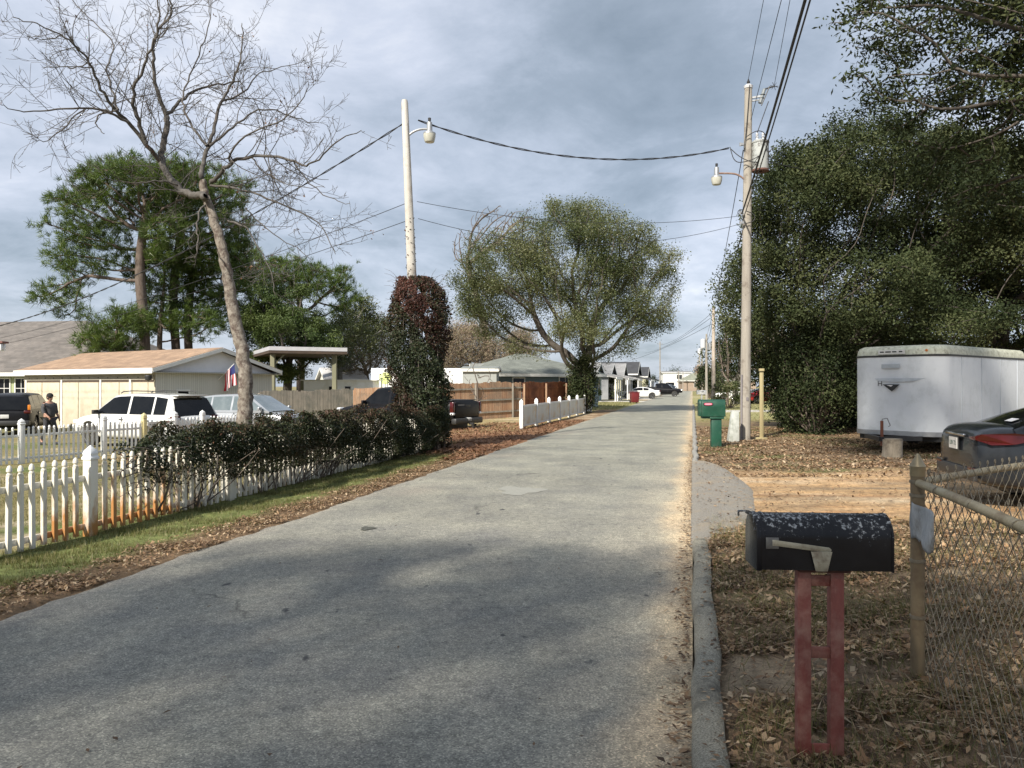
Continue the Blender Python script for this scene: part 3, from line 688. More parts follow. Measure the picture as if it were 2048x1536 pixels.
# unseen trees added behind the camera to throw dappled shade over road and trailer
def offtree(label,x,y,ells,n,seed,Lm,ll=.3,name='broadleaf_tree'):
    return tree(name,label,None,(x,y,G(x,y)),[(0,0,0),(0,0,2),(0,.1,4)],.3,ells,500,.5,3.5,.9,B_GREY,Lm,n,ll,ll*.7,.45,seed=seed)
offtree('broad unseen tree added on the left verge behind the viewpoint to shade the foreground road',-7.8,-5.5,[(-7.0,-3.6,7.0,3.4,3.0,2.2),(-3.6,-4.2,7.2,2.8,2.6,1.8),(-5.0,-6.5,6.6,3,3,2)],6200,91,L_CAM,.26)
offtree('tall unseen tree added on the right verge behind the viewpoint to shade the trailer',1.6,-5.0,[(-2.4,-1.4,18.6,3.2,2.8,2.4),(.4,-3.4,17.2,2.6,2.2,2.0)],6000,92,L_CAM,.24)
# ------------------------------------------------------------ bare tree with hand laid limbs
rng=np.random.default_rng(101)
TY=13.4
root=tag(empty('bare_tree',(X_(490,TY),TY,G(X_(490,TY),TY))),'big leafless pecan with mottled trunk rising out of the hedge','tree')
b0=np.array(root.location)
def zp(l): return [(x*.4167,y*.4167) for x,y in l]
limbs=[
 (([(490,905),(489,850),(491,800),(492,755),(484,700),(472,650),(463,600),(455,550),(447,505),(437,471),(425,429),(410,392),(404,362)]),.155,.066,0,0),
 (zp([(990,940),(940,935),(880,930),(840,880),(795,825),(770,765),(785,685),(803,610),(800,560)]),.070,.050,-.2,.9),
 (zp([(800,560),(850,495),(935,430),(1030,405),(1150,390)]),.04,.012,.9,1.8),
 (zp([(803,570),(770,480),(740,380),(733,280),(735,210),(765,130),(828,62),(818,0),(790,-80)]),.045,.012,.9,.3),
 (zp([(785,790),(740,740),(690,680),(620,590),(560,530),(500,460),(460,380),(440,300),(380,240),(300,170),(200,120),(60,80)]),.05,.006,.5,-1.4),
 (zp([(700,690),(665,590),(632,490),(650,390),(700,300),(740,200),(768,110),(752,0),(745,-90)]),.042,.008,.1,-.9),
 (zp([(965,850),(972,780),(1000,700),(1030,590),(1060,490),(1110,400),(1150,300),(1170,190),(1160,110)]),.05,.007,0,1.0),
 (zp([(1015,880),(1060,830),(1110,780),(1200,750),(1300,745),(1400,772),(1480,800),(1560,730),(1650,650),(1750,630)]),.045,.005,0,-1.2),
 (zp([(1000,700),(1080,640),(1180,560),(1280,515),(1400,560),(1530,590)]),.03,.006,0,1.3),
 (zp([(1110,780),(1090,730),(1190,640),(1350,580),(1440,500),(1480,400)]),.025,.005,-.2,-1.5),
 (zp([(620,590),(520,530),(400,515),(250,525),(100,545),(0,500)]),.028,.005,-.6,-1.8),
 (zp([(1010,890),(1150,905),(1300,960),(1450,1020),(1560,1100),(1610,1220)]),.028,.005,0,-.8),
 (zp([(560,530),(470,545),(455,600),(500,640)]),.02,.006,-.6,-.9),
 (zp([(560,530),(540,430),(500,330),(560,230),(480,130),(390,50),(330,-20)]),.022,.005,-.6,.5),
 (zp([(850,890),(780,860),(700,880),(560,870),(500,850)]),.02,.005,-.2,-1.0),
 (zp([(1000,960),(950,1030),(940,1090),(960,1160),(930,1240)]),.022,.008,0,-.8),
 (zp([(1090,1060),(1180,1080),(1240,1180),(1300,1300),(1320,1420)]),.02,.004,0,-1.2),
 (zp([(990,700),(890,560),(870,480),(900,380),(960,250),(1010,120),(1000,20),(990,-60)]),.025,.006,.2,2.0),
 (zp([(1060,490),(1180,440),(1230,350),(1330,330),(1470,290)]),.022,.004,.4,1.5),
 (zp([(1180,1000),(1300,1120),(1420,1180),(1500,1250)]),.014,.004,-.2,-.6),
 (zp([(440,300),(330,330),(230,290),(220,270)]),.013,.004,-.2,-.2),
 (zp([(400,515),(300,620),(210,690),(150,660)]),.014,.004,-1.0,-1.6),
 (zp([(380,240),(300,120),(280,0)]),.014,.004,-.6,-1.2),(zp([(300,170),(180,190),(130,170)]),.012,.004,-.9,-1.3),
 (zp([(1400,772),(1500,900),(1590,960),(1680,980)]),.015,.004,-.6,-.9),(zp([(1200,750),(1290,850),(1400,890),(1560,900)]),.016,.004,-.3,-1.0)]
tb_t=TB(); tb_l=TB(); tips=[]
def smoothp(P,n=3):
    P=np.asarray(P,float)
    for _ in range(n):
        Q=np.empty((2*len(P)-2,P.shape[1])); Q[0::2]=.75*P[:-1]+.25*P[1:]; Q[1::2]=.25*P[:-1]+.75*P[1:]; P=np.vstack([P[:1],Q,P[-1:]])
    return P
def twig(p,d,L,r,lev):
    n=max(4,int(L/.12)); pts=[p]; q=p.copy(); curl=rng.normal(size=3)*.16; d=d/np.linalg.norm(d)
    for i in range(n):
        d=d+curl*.5+rng.normal(size=3)*.07+np.array([0,0,.035]); d/=np.linalg.norm(d); q=q+d*(L/n); pts.append(q.copy())
    pts=np.array(pts); rr=np.linspace(r,max(.0028,r*.4),len(pts)); tb_l.add(pts,rr,3 if r<.008 else 4)
    tips.append(pts[-1])
    if lev>0:
        k=int(L*(5.2 if lev==1 else 4.4))+1
        for _ in range(k):
            t=rng.uniform(.2,.97); i=min(int(t*(len(pts)-1)),len(pts)-2); ax=pts[i+1]-pts[i]; ax/=np.linalg.norm(ax)+1e-9
            o=np.cross(ax,rand_unit(1)[0]); o/=np.linalg.norm(o)+1e-9
            twig(pts[i],ax*.65+o*.75+[0,0,.1],L*rng.uniform(.32,.62)*(1.15-t*.5),max(.0034,rr[i]*.55),lev-1)
for k,(pp,r0,r1,y0,y1) in enumerate(limbs):
    t=np.linspace(0,1,len(pp)); Ys=TY+y0+(y1-y0)*t
    P=np.array([W(px,py,Y) for (px,py),Y in zip(pp,Ys)]); P=smoothp(P,2); P[1:-1]+=rng.normal(size=P[1:-1].shape)*(.012 if k else .008)
    rr=r0+(r1-r0)*np.linspace(0,1,len(P))**.8
    if k==0:
        rr[:3]*=np.array([1.35,1.18,1.08]); tb_t.add(P-b0,rr,12)
    else: tb_l.add(P-b0,rr,7 if r0>.03 else 5)
    if k>0:
        Ln=np.linalg.norm(np.diff(P,axis=0),axis=1).sum(); m_=int(Ln*5.2)
        for _ in range(m_):
            s=rng.uniform(.12,1); i=min(int(s*(len(P)-1)),len(P)-2); ax=P[i+1]-P[i]; ax/=np.linalg.norm(ax)+1e-9
            o=np.cross(ax,rand_unit(1)[0]); o/=np.linalg.norm(o)+1e-9
            twig(P[i]-b0,ax*.55+o*.8+[0,0,.12],rng.uniform(.4,1.25)*(1.25-.5*s),min(.010,rr[i]*.5),2)
tb_t.build('trunk',pm('pecan_bark',(.15,.125,.10),(.31,.28,.24),16,.95,bump=1.0,stretch=(1,1,.6),detail=8,dirt=(.085,.06,.05),dirt_scale=11,bscale=26,dthr=(.46,.62)),root)
tb_l.build('limbs',pm('pecan_limb',(.05,.045,.04),(.125,.115,.105),6,.9,bump=.6,detail=7,dirt=(.07,.055,.045),dirt_scale=2.2),root)
sel=np.array(tips)[rng.choice(len(tips),60)]; P=np.repeat(sel[:30],7,0)+rng.normal(size=(210,3))*.06
leaves('dead_leaves',P,.05,.025,L_BRN,root,droop=-.8)
# ------------------------------------------------------------ hedge
rng=np.random.default_rng(111)
hr=tag(empty('hedge',(X_(600,13),13,0)),'overgrown dark green and maroon hedge swallowing the front picket fence','hedge'); h0=np.array(hr.location)
def hp(n):
    t=8.7+(18.6-8.7)*rng.uniform(0,1,n)**.9
    grow=sstep((t-8.6)/2.2)
    top=(.92+.20*grow+.05*np.sin(t*2.1)+.05*np.sin(t*5.3)+.035*np.sin(t*11.7))
    top=np.where(t>15.5,top-.06*(t-15.5)/3,top)
    bot=.26*(1-sstep((t-12)/4))+.02+.16*(1-grow)
    # cross section: mushroom leaning to the road
    z=bot+(top-bot)*rng.uniform(0,1,n)**.75
    q=(z-bot)/(top-bot); half=(.12+.50*np.sin(np.clip(q,0,1)**.8*math.pi*.86)**.7)*(.35+.65*grow)
    side=rng.choice([-1,1],n,p=[.35,.65]); rad=rng.uniform(.35,1,n)**.4
    v=-6.62+side*half*rad+.07*np.sin(t*3.3+z*4)
    return t,v,z,q,grow
t,v,z,q,grow=hp(150000)
keep=rng.uniform(0,1,len(t))<(.25+.75*grow)*np.where(q<.35,.42+.5*sstep((t-12)/5),1)
clump=np.sin(t*6.1+z*7)*np.sin(v*9+t*2.3)+rng.normal(size=len(t))*.35
keep&=clump>-.35
t,v,z,clump=t[keep],v[keep],z[keep],clump[keep]
P=np.stack([v+K*t,t,z+gz(v+K*t,t)],-1)
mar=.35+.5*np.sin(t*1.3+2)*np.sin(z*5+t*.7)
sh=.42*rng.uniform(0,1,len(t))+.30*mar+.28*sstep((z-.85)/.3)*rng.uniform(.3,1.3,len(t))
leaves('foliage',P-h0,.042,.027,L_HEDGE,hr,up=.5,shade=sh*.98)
tb=TB()
for i in range(150):
    tt=rng.uniform(8.9,18.5); b=np.array([-6.62+K*tt+rng.normal()*.08,tt,G(-6.62+K*tt,tt)])
    for j in range(3):
        e=b+np.array([rng.normal()*.32,rng.normal()*.3,rng.uniform(.5,1.0)*(.75 if tt<10 else 1)]); mdl=(b+e)/2+rng.normal(size=3)*.07
        tb.add(smoothp([b-h0,mdl-h0,e-h0],2),np.linspace(.011,.003,12),4)
for i in range(60):   # bare shoots at the thin near end, arching over the pickets
    tt=rng.uniform(8.5,11.5); b=np.array([-6.5+K*tt,tt,rng.uniform(.3,.7)])
    e=b+np.array([rng.uniform(-.1,.35),rng.normal()*.5-.25,rng.uniform(-.1,.35)]); mdl=(b+e)/2+np.array([.05,0,.12])
    tb.add(smoothp([b-h0,mdl-h0,e-h0],2),np.linspace(.007,.002,12),4)
tb.build('stems',B_TWIG,hr)
# thin near sprays
n=2600; tt=8.35+rng.uniform(0,1,n)**.6*3; zz_=rng.uniform(.35,.95,n); vv=-6.5+rng.normal(size=n)*.14
P=np.stack([vv+K*tt,tt,zz_],-1); cl=np.sin(tt*9+zz_*8)*np.sin(zz_*13+tt*4); P=P[cl>.1]
leaves('sprays',P-h0,.04,.024,L_HEDGE,hr,shade=rng.uniform(.2,1,len(P)))
# vine column on the left pole
rng=np.random.default_rng(121)
LPY=19.0; vb=np.array([X_(838,LPY),LPY,G(X_(838,LPY),LPY)])
vr=tag(empty('vine_column',tuple(vb)),'thick column of dark maroon and green vine climbing the leaning light pole','vine')
n=62000; zt=4.35; z=zt*rng.uniform(0,1,n)**.93; a=rng.uniform(0,2*np.pi,n)
rad=.68+.11*sstep((z-1)/2.4)+.09*np.sin(z*2.1+a)+.08*np.sin(z*5+a*3)+.06*np.sin(a*5+z*9)
rad=np.where(z>3.3,rad*np.sqrt(np.clip(1-((z-3.3)/1.18)**2,0,1)),rad); rad=np.where(z<1.2,rad*(.95-.1*(1.2-z)),rad)
rr=rad*(1-np.abs(rng.normal(size=n))*.12)*rng.uniform(.80,1.06,n)*(1+.16*(rng.uniform(0,1,n)>.96))
P=np.stack([rr*np.cos(a)+.12-.05*z,rr*np.sin(a),z],-1)
cl=np.sin(z*8+a*4)*np.sin(a*7-z*3)+rng.normal(size=n)*.4; P=P[cl>-.42]; z2=P[:,2]
nrm=P*np.array([1,1,0]); nrm/=np.linalg.norm(nrm,axis=1)[:,None]+1e-6
mz=.16+.35*rng.uniform(0,1,len(P))+.42*sstep((z2-2.2)/2.2)*rng.uniform(.2,1.4,len(P))+.25*(np.sin(z2*2.2+P[:,0]*3)>.45)
leaves('foliage',P,.062,.042,L_VINE,vr,up=.25,shade=mz,normals=nrm)
tb=TB()
for i in range(46):
    aa=rng.uniform(0,6.28); z1=rng.uniform(1.5,4.4); zs=np.linspace(0,z1,14); r_=.5+.08*rng.normal()
    tb.add(np.stack([(r_*np.cos(aa+zs*.12)+.10-.05*zs),(r_*np.sin(aa+zs*.12)),zs],-1),np.linspace(.022,.006,14),4)
for i in range(70):
    aa=rng.uniform(0,6.28); z1=rng.uniform(3.2,4.3); p=np.array([.5*math.cos(aa),.5*math.sin(aa),z1]); e=p+np.array([.38*math.cos(aa),.38*math.sin(aa),rng.uniform(.0,.4)])
    tb.add(smoothp([p,(p+e)/2+[0,0,.08],e],1),np.linspace(.006,.002,6),3)
tb.build('stems',B_TWIG,vr)
# shoots up the pole
zs=4.2+rng.uniform(0,1,150)**1.6*1.7; aa=rng.uniform(0,6.28,150); P=np.stack([-.043*zs+.12*np.cos(aa),.12*np.sin(aa),zs],-1)
leaves('upper_shoots',P,.06,.035,L_VINE,vr,shade=rng.uniform(.3,1,150))
# ------------------------------------------------------------ litter and grass
rng=np.random.default_rng(131)
L_LIT=leaf_mat('fallen_leaf',[(.055,.034,.022),(.14,.085,.05),(.24,.15,.085),(.34,.225,.13),(.47,.37,.25)],.1,.75,.3)
L_LITB=leaf_mat('fallen_leaf_big',[(.20,.11,.055),(.36,.21,.11),(.46,.32,.19)],.1,.7,.3)
L_STR=leaf_mat('pine_straw',[(.12,.06,.035),(.22,.11,.06),(.32,.19,.11)],.1,.8)
L_GRS=leaf_mat('grass_blade',[(.07,.085,.025),(.12,.13,.04),(.19,.185,.07),(.32,.27,.15)],.3,.5)
def flat_leaves(name,x,y,L,Wd,m,lab,cat,lift=.012,tilt=.35,sh=None):
    n=len(x); th=rng.uniform(0,6.28,n); s_=np.clip(np.exp(rng.normal(size=n)*.38),.4,1.75); L=L*s_; Wd=np.minimum(Wd*s_*rng.uniform(.7,1.4,n),L*.52)
    a=np.stack([np.cos(th),np.sin(th),rng.normal(size=n)*tilt],-1); s=np.stack([-np.sin(th),np.cos(th),rng.normal(size=n)*tilt],-1)
    c=np.stack([x,y,gz(x,y)+lift+rng.uniform(0,.018,n)],-1); inr=(x-K*y<.0)&(x-K*y>-4.72); c[inr,2]=.02+rng.uniform(0,.01,inr.sum())
    onk=(x-K*y>=0)&(x-K*y<.16)&(y<7.4); c[onk,2]=.10
    curl=rng.uniform(.0,.5,n)[:,None]*np.array([0,0,1])*Wd[:,None]
    b=c-a*L[:,None]/2+curl*.6; t=c+a*L[:,None]/2+curl*.6; l=c-s*Wd[:,None]/2+curl; r=c+s*Wd[:,None]/2+curl
    V=np.stack([b,r,t,l],1).reshape(-1,3); i=np.arange(n)[:,None]*4; Fc=np.concatenate([i+[0,1,2],i+[0,2,3]],0)
    sh=rng.uniform(0,1,n) if sh is None else sh
    return tag(mesh(name,V,Fc,m,col=np.repeat(sh,4)[:,None]*np.ones(3)),lab,cat,kind='stuff')
def scatter(n,x0,x1,y0,y1,which,lo=.15):
    y=y0+(y1-y0)*rng.uniform(0,1,n)**1.6; v=rng.uniform(x0,x1,n); x=v+K*y
    c,g,l=zones(x,y); w_={'leaf':l,'grass':g}[which]; w_=w_*(.14+.86*np.clip(wob(x,y,5,77)*1.8+.2,0,1))
    k=(rng.uniform(0,1,n)<w_)&~((v<.165+.03*(rng.uniform(0,1,n)-.4))&(v>-4.7)&(y<7.4))&~((v<-.02)&(v>-4.7)); return x[k],y[k]
x,y=scatter(190000,.10,3.4,1.6,9.0,'leaf'); flat_leaves('leaf_litter',x,y,.036,.016,L_LIT,'brown oak leaves carpeting the ground round the black mailbox','leaves')
k=rng.choice(len(x),520); V=[];Fc=[];cs=[]
for xi,yi in zip(x[k],y[k]):
    if xi-K*yi<.27: continue
    s=rng.uniform(.022,.055); th=rng.uniform(0,6.28); tx,ty=rng.normal(size=2)*.35; c=rng.uniform(0,1); b=len(V); cu=rng.uniform(.2,1.1)
    for j in range(13):
        if j==12: u=q=0.
        else: a=j*math.pi/6; rr_=(1.15,.62,.95,.55,.85,.6,.5,.6,.85,.55,.95,.62)[j]*rng.uniform(.85,1.12); u,q=rr_*math.cos(a),rr_*math.sin(a)*.8
        px_,py_=s*(u*math.cos(th)-q*math.sin(th)),s*(u*math.sin(th)+q*math.cos(th)); V.append((xi+px_,yi+py_,G(xi,yi)+.032+px_*tx+py_*ty+s*cu*(q*q-.0)*.9+s*.2*u*u)); cs.append(c)
    Fc+=[(b+12,b+j,b+(j+1)%12) for j in range(12)]
tag(mesh('large_leaves',V,np.array(Fc),L_LITB,col=np.array(cs)[:,None]*np.ones(3)),'large curled lobed tan leaves lying among the small ones','leaves',kind='stuff')
k=rng.choice(len(x),16000); flat_leaves('twig_litter',x[k],y[k],.10,.0035,L_LIT,'thin dry twigs and grass stems strewn near the chain link fence','twigs',lift=.028,tilt=.2)
x,y=scatter(110000,.12,9,13.0,28,'leaf'); flat_leaves('leaf_litter',x,y,.055,.03,L_LIT,'reddish brown leaves around the green mailbox and utility pole','leaves')
x,y=scatter(120000,-6.0,-4.78,2.5,18,'leaf'); flat_leaves('leaf_litter',x,y,.030,.011,L_LIT,'strip of brown leaves along the left edge of the asphalt','leaves')
x,y=scatter(50000,-9,-4.78,16,34,'leaf'); flat_leaves('pine_straw',x,y,.12,.022,L_STR,'red brown pine straw beside the pickup truck','pine straw')
n=13000; y=rng.uniform(8.2,14.6,n); v=rng.uniform(.9,9,n); x=v+K*y; _,_,l_=zones(x,y); k=rng.uniform(0,1,n)<l_*.9+.05; flat_leaves('driveway_leaves',x[k],y[k],.045,.02,L_LIT,'brown leaves scattered over the sandy driveway','leaves')
# stray leaves and grit on the asphalt edge
n=2600; y=1.6+rng.uniform(0,1,n)**1.3*22; v=-np.abs(rng.normal(size=n))*.07-.012; v=np.maximum(v,-.5); flat_leaves('gutter_leaves',v+K*y,y,.035,.013,L_LIT,'leaf scraps gathered in the sandy gutter along the kerb','leaves',lift=.01,tilt=.15)
n=900; y=8+rng.uniform(0,1,n)*7; v=rng.uniform(.05,1.2,n); flat_leaves('apron_leaves',v+K*y,y,.035,.016,L_LIT,'scattered leaves on the pale driveway apron','leaves',lift=.055,tilt=.15)
n=160; y=2+rng.uniform(0,1,n)*14; v=rng.uniform(-4.6,-.2,n); flat_leaves('stray_leaves',v+K*y,y,.03,.012,L_LIT,'a few dark stray leaves on the open asphalt','leaves',lift=.0,tilt=.1,sh=rng.uniform(0,.4,n))
n=230; y=1.6+rng.uniform(0,1,n)*6; v=.16-rng.uniform(0,.14,n)**1.0*rng.uniform(.2,1,n); flat_leaves('kerb_leaves',v+K*y,y,.03,.015,L_LIT,'small leaves lying on top of the kerb','leaves',lift=.0,tilt=.1)
def blades(name,x,y,h,wd,lab,sh=None,m=L_GRS):
    n=len(x); th=rng.uniform(0,6.28,n); h=h*rng.uniform(.4,1.4,n); ln=rng.uniform(.1,.8,n)*h
    b=np.stack([x,y,gz(x,y)-.005],-1); s=np.stack([np.cos(th),np.sin(th),0*th],-1)*wd/2; la=rng.uniform(0,6.28,n)
    t=b+np.stack([np.cos(la)*ln,np.sin(la)*ln,h],-1)
    V=np.stack([b-s,b+s,t],1).reshape(-1,3)
    sh=rng.uniform(0,1,n) if sh is None else sh
    return tag(mesh(name,V,np.arange(3*n).reshape(-1,3),m,col=np.repeat(sh,3)[:,None]*np.ones(3)),lab,'grass',kind='stuff')
x,y=scatter(260000,-6.9,-4.95,3.5,19,'grass'); blades('grass',x,y,.05,.006,'short green grass verge in front of the white picket fence')
n=60000; y=5+rng.uniform(0,1,n)*17; v=rng.uniform(-14.5,-6.5,n); x=v+K*y; k=wob(x,y,1.2,8)>-.2; blades('grass',x[k],y[k],.05,.010,'thin yellow green lawn behind the front picket fence',rng.uniform(.4,1,k.sum()))
x,y=scatter(170000,.17,3.6,1.6,9,'grass'); blades('grass',x,y,.085,.0045,'sparse grass poking through the leaves near the black mailbox',rng.uniform(0,1,len(x)))
x,y=scatter(30000,.3,8,13,28,'grass'); blades('grass',x,y,.06,.012,'dull grass patches in front of the trailer',rng.uniform(.2,.9,len(x)))
n=9000; y=33+rng.uniform(0,1,n)*30; v=rng.uniform(.4,16,n); blades('grass',v+K*y,y,.08,.03,'sunlit yellow green lawn across the street corner near the red car',rng.uniform(.3,1,n))
n=9000; y=49+rng.uniform(0,1,n)*22; v=rng.uniform(-14,-5,n); blades('grass',v+K*y,y,.08,.03,'sunlit lawn behind the maroon bin',rng.uniform(.3,1,n))
# a few slim weeds by the mailbox
tb=TB()
for i in range(26):
    v=rng.uniform(.4,2.2); y=rng.uniform(2.3,5.5); p=np.array([v+K*y,y,.09]); e=p+np.array([rng.normal()*.09,rng.normal()*.09,rng.uniform(.12,.32)])
    tb.add(smoothp([p,(p+e)/2+rng.normal(size=3)*.02,e],1),np.linspace(.0022,.001,6),3)
tag(tb.build('dry_weeds',pm('dry_stem',(.30,.25,.16),(.2,.16,.1),5,.9)),'thin dry weed stems standing near the chain link fence','weeds',kind='stuff')
# ------------------------------------------------------------ text helper
def text(name,s,size,m,parent,loc,rot,ext=.001,align='CENTER'):
    cu=bpy.data.curves.new(name,'FONT'); cu.body=s; cu.size=size; cu.extrude=ext; cu.align_x=align; cu.align_y='CENTER'
    o=bpy.data.objects.new(name,cu); link(o); dg=bpy.context.evaluated_depsgraph_get(); me=bpy.data.meshes.new_from_object(o.evaluated_get(dg)); bpy.data.objects.remove(o,do_unlink=True)
    me.materials.clear(); me.materials.append(m); o=bpy.data.objects.new(name,me); o.location=loc; o.rotation_euler=rot
    return link(o,parent)
BLACK=pm('black_ink',(.015,.015,.015),(.02,.02,.02),5,.5); WINK=pm('white_ink',(.85,.83,.82),(.8,.78,.78),5,.5)
# ------------------------------------------------------------ black mailbox
MY=3.08; mx=X_(1636,MY)
root=tag(empty('mailbox',(mx,MY,G(mx,MY)),R(-4)),'scuffed black metal mailbox with lowered flag on a rusty red two rail post','mailbox')
z0=.86-G(mx,MY)
def arch(w,h,n=14):
    r=w/2; P=[(-r,0),(-r,h-r)]+[(-r*math.cos(a),h-r+r*math.sin(a)) for a in np.linspace(0,math.pi,n)[1:-1]]+[(r,h-r),(r,0)]
    return P
def mb_mat():
    m,nt,b=base_mat('mailbox_enamel'); b.inputs['Specular IOR Level'].default_value=.25
    tc=nd(nt,'ShaderNodeTexCoord'); sp=nd(nt,'ShaderNodeSeparateXYZ'); nt.links.new(tc.outputs['Object'],sp.inputs[0])
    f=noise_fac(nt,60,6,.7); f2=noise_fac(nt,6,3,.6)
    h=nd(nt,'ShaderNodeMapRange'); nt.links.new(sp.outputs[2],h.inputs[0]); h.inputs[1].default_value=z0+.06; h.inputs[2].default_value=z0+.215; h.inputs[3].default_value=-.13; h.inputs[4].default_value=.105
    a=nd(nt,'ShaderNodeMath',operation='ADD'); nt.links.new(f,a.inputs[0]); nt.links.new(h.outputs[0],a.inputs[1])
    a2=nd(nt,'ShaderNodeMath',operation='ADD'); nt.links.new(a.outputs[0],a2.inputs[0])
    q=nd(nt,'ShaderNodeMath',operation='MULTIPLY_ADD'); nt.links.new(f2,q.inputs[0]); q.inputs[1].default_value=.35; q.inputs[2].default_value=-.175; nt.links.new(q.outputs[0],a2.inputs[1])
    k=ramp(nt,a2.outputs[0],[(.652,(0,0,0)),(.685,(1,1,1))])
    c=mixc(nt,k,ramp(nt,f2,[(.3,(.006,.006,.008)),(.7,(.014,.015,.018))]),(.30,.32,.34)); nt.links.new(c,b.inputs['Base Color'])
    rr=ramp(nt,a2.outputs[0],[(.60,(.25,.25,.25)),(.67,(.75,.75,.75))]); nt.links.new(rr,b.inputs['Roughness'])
    bp=nd(nt,'ShaderNodeBump'); bp.inputs['Strength'].default_value=.25; bp.inputs['Distance'].default_value=.004; nt.links.new(noise_fac(nt,12,5,.6),bp.inputs['Height']); nt.links.new(bp.outputs[0],b.inputs['Normal'])
    return m
BOXM=mb_mat(); Lb=.53; xb=-.265
m_=MB(); P=arch(.182,.215,16); m_.prism([(u,w+z0) for u,w in P],xb+.012,xb+Lb-.008,'x'); bd=m_.build('box',BOXM,root,smooth=True,sharp=40)
m_=MB(); P=arch(.192,.222,16); m_.prism([(u,w+z0-.004) for u,w in P],xb-.006,xb+.014,'x'); m_.box((xb-.012,0,z0+.212),(.03,.03,.004)); m_.box((xb-.034,0,z0+.220),(.045,.022,.004)); m_.box((xb-.056,0,z0+.21),(.004,.022,.022)); m_.build('door',BOXM,root,bevel=.002,smooth=True)
m_=MB(); m_.prism([(u,w+z0-.003) for u,w in arch(.190,.221,16)],xb+Lb-.010,xb+Lb-.002,'x'); m_.build('rear_rim',BOXM,root,smooth=True)
m_=MB(); m_.prism([(u,w+z0-.0) for u,w in arch(.186,.218,16)],xb+.03,xb+.036,'x'); m_.build('front_bead',BOXM,root,smooth=True)
FLG=pm('flag_metal',(.42,.40,.32),(.30,.28,.21),20,.5,bump=.2,dirt=(.15,.11,.08),dirt_scale=18,metal=.3)
fy=-.097
m_=MB(); m_.prism([(xb+.055,z0+.098),(xb+.055,z0+.122),(xb+.275,z0+.094),(xb+.285,z0+.085),(xb+.279,z0+.072),(xb+.065,z0+.098)],fy-.004,fy,'y')
m_.prism([(xb+.203,z0+.078),(xb+.286,z0+.078),(xb+.268,z0+.0),(xb+.222,z0+.0)],fy-.0085,fy-.0045,'y'); m_.build('flag',FLG,root,bevel=.0012)
m_=MB(); m_.box((xb+.055,fy+.0005,z0+.108),(.05,.004,.045)); m_.build('flag_bracket',pm('dull_steel',(.12,.12,.12),(.2,.2,.19),20,.5,metal=.6),root,bevel=.001)
RED=pm('faded_red_paint',(.15,.038,.030),(.25,.075,.06),7,.6,bump=.5,stretch=(1,1,.25),dirt=(.34,.20,.155),dirt_scale=11,detail=8,dthr=(.44,.80))
for x0,wd in ((-.066,.053),(.064,.053)):
    m_=MB(); m_.box((x0,-.035,z0/2-.04),(wd,.008,z0+.07)); m_.box((x0-wd/2+.004,-.012,z0/2-.04),(.008,.04,z0+.07)); m_.build('post_rail',RED,root,bevel=.002)
for zc,hh in ((z0-.055,.045),(.44,.048),(.045,.052)):
    m_=MB(); m_.box((-.001,-.028,zc),(.076,.008,hh),rx=R(6)); m_.build('crosspiece',RED,root,bevel=.0015)
m_=MB(); m_.box((.006,0,z0-.008),(.20,.14,.012)); m_.build('mount_plate',pm('rust_wood',(.05,.02,.015),(.09,.04,.03),12,.9),root,bevel=.002)
# ------------------------------------------------------------ chain link fence
FP=np.array([X_(1835,3.88),3.88]); fz=G(*FP)
TAN=pm('tan_painted_pipe',(.19,.145,.085),(.145,.105,.06),8,.5,bump=.3,dirt=(.10,.06,.035),dirt_scale=7,stretch=(1,1,.4))
TANL=pm('tan_rail',(.36,.31,.20),(.28,.235,.15),10,.5,bump=.25,dirt=(.16,.11,.06),dirt_scale=6)
WIRE=pm('dull_galvanised_wire',(.24,.21,.155),(.15,.125,.09),14,.5,metal=.35)
cr=tag(empty('chain_link_fence',(FP[0],FP[1],fz)),'rusty tan chain link fence with cone capped corner post, right of the black mailbox','fence')
TOPZ=1.13-fz
m_=MB(); m_.lathe([(.034,-.3),(.034,TOPZ+.015)],20,cap=False); m_.build('corner_post',TAN,cr,smooth=True)
m_=MB(); m_.lathe([(.037,TOPZ+.0),(.037,TOPZ+.045),(.039,TOPZ+.05),(.036,TOPZ+.056),(.005,TOPZ+.115),(.001,TOPZ+.117)],20); m_.build('post_cap',pm('cap_metal',(.30,.25,.16),(.22,.18,.11),12,.4,metal=.5),cr,smooth=True,sharp=25)
for zb in (TOPZ-.03,TOPZ-.1,.62,.33): m_=MB(); m_.lathe([(.034,zb-.009),(.0385,zb-.007),(.0385,zb+.007),(.034,zb+.009)],16); m_.build('tension_band',WIRE,cr,smooth=True)
runs=[(np.array([-.2407,-1.0]),3.4,'near'),(np.array([1.09,.80]),3.6,'far')]
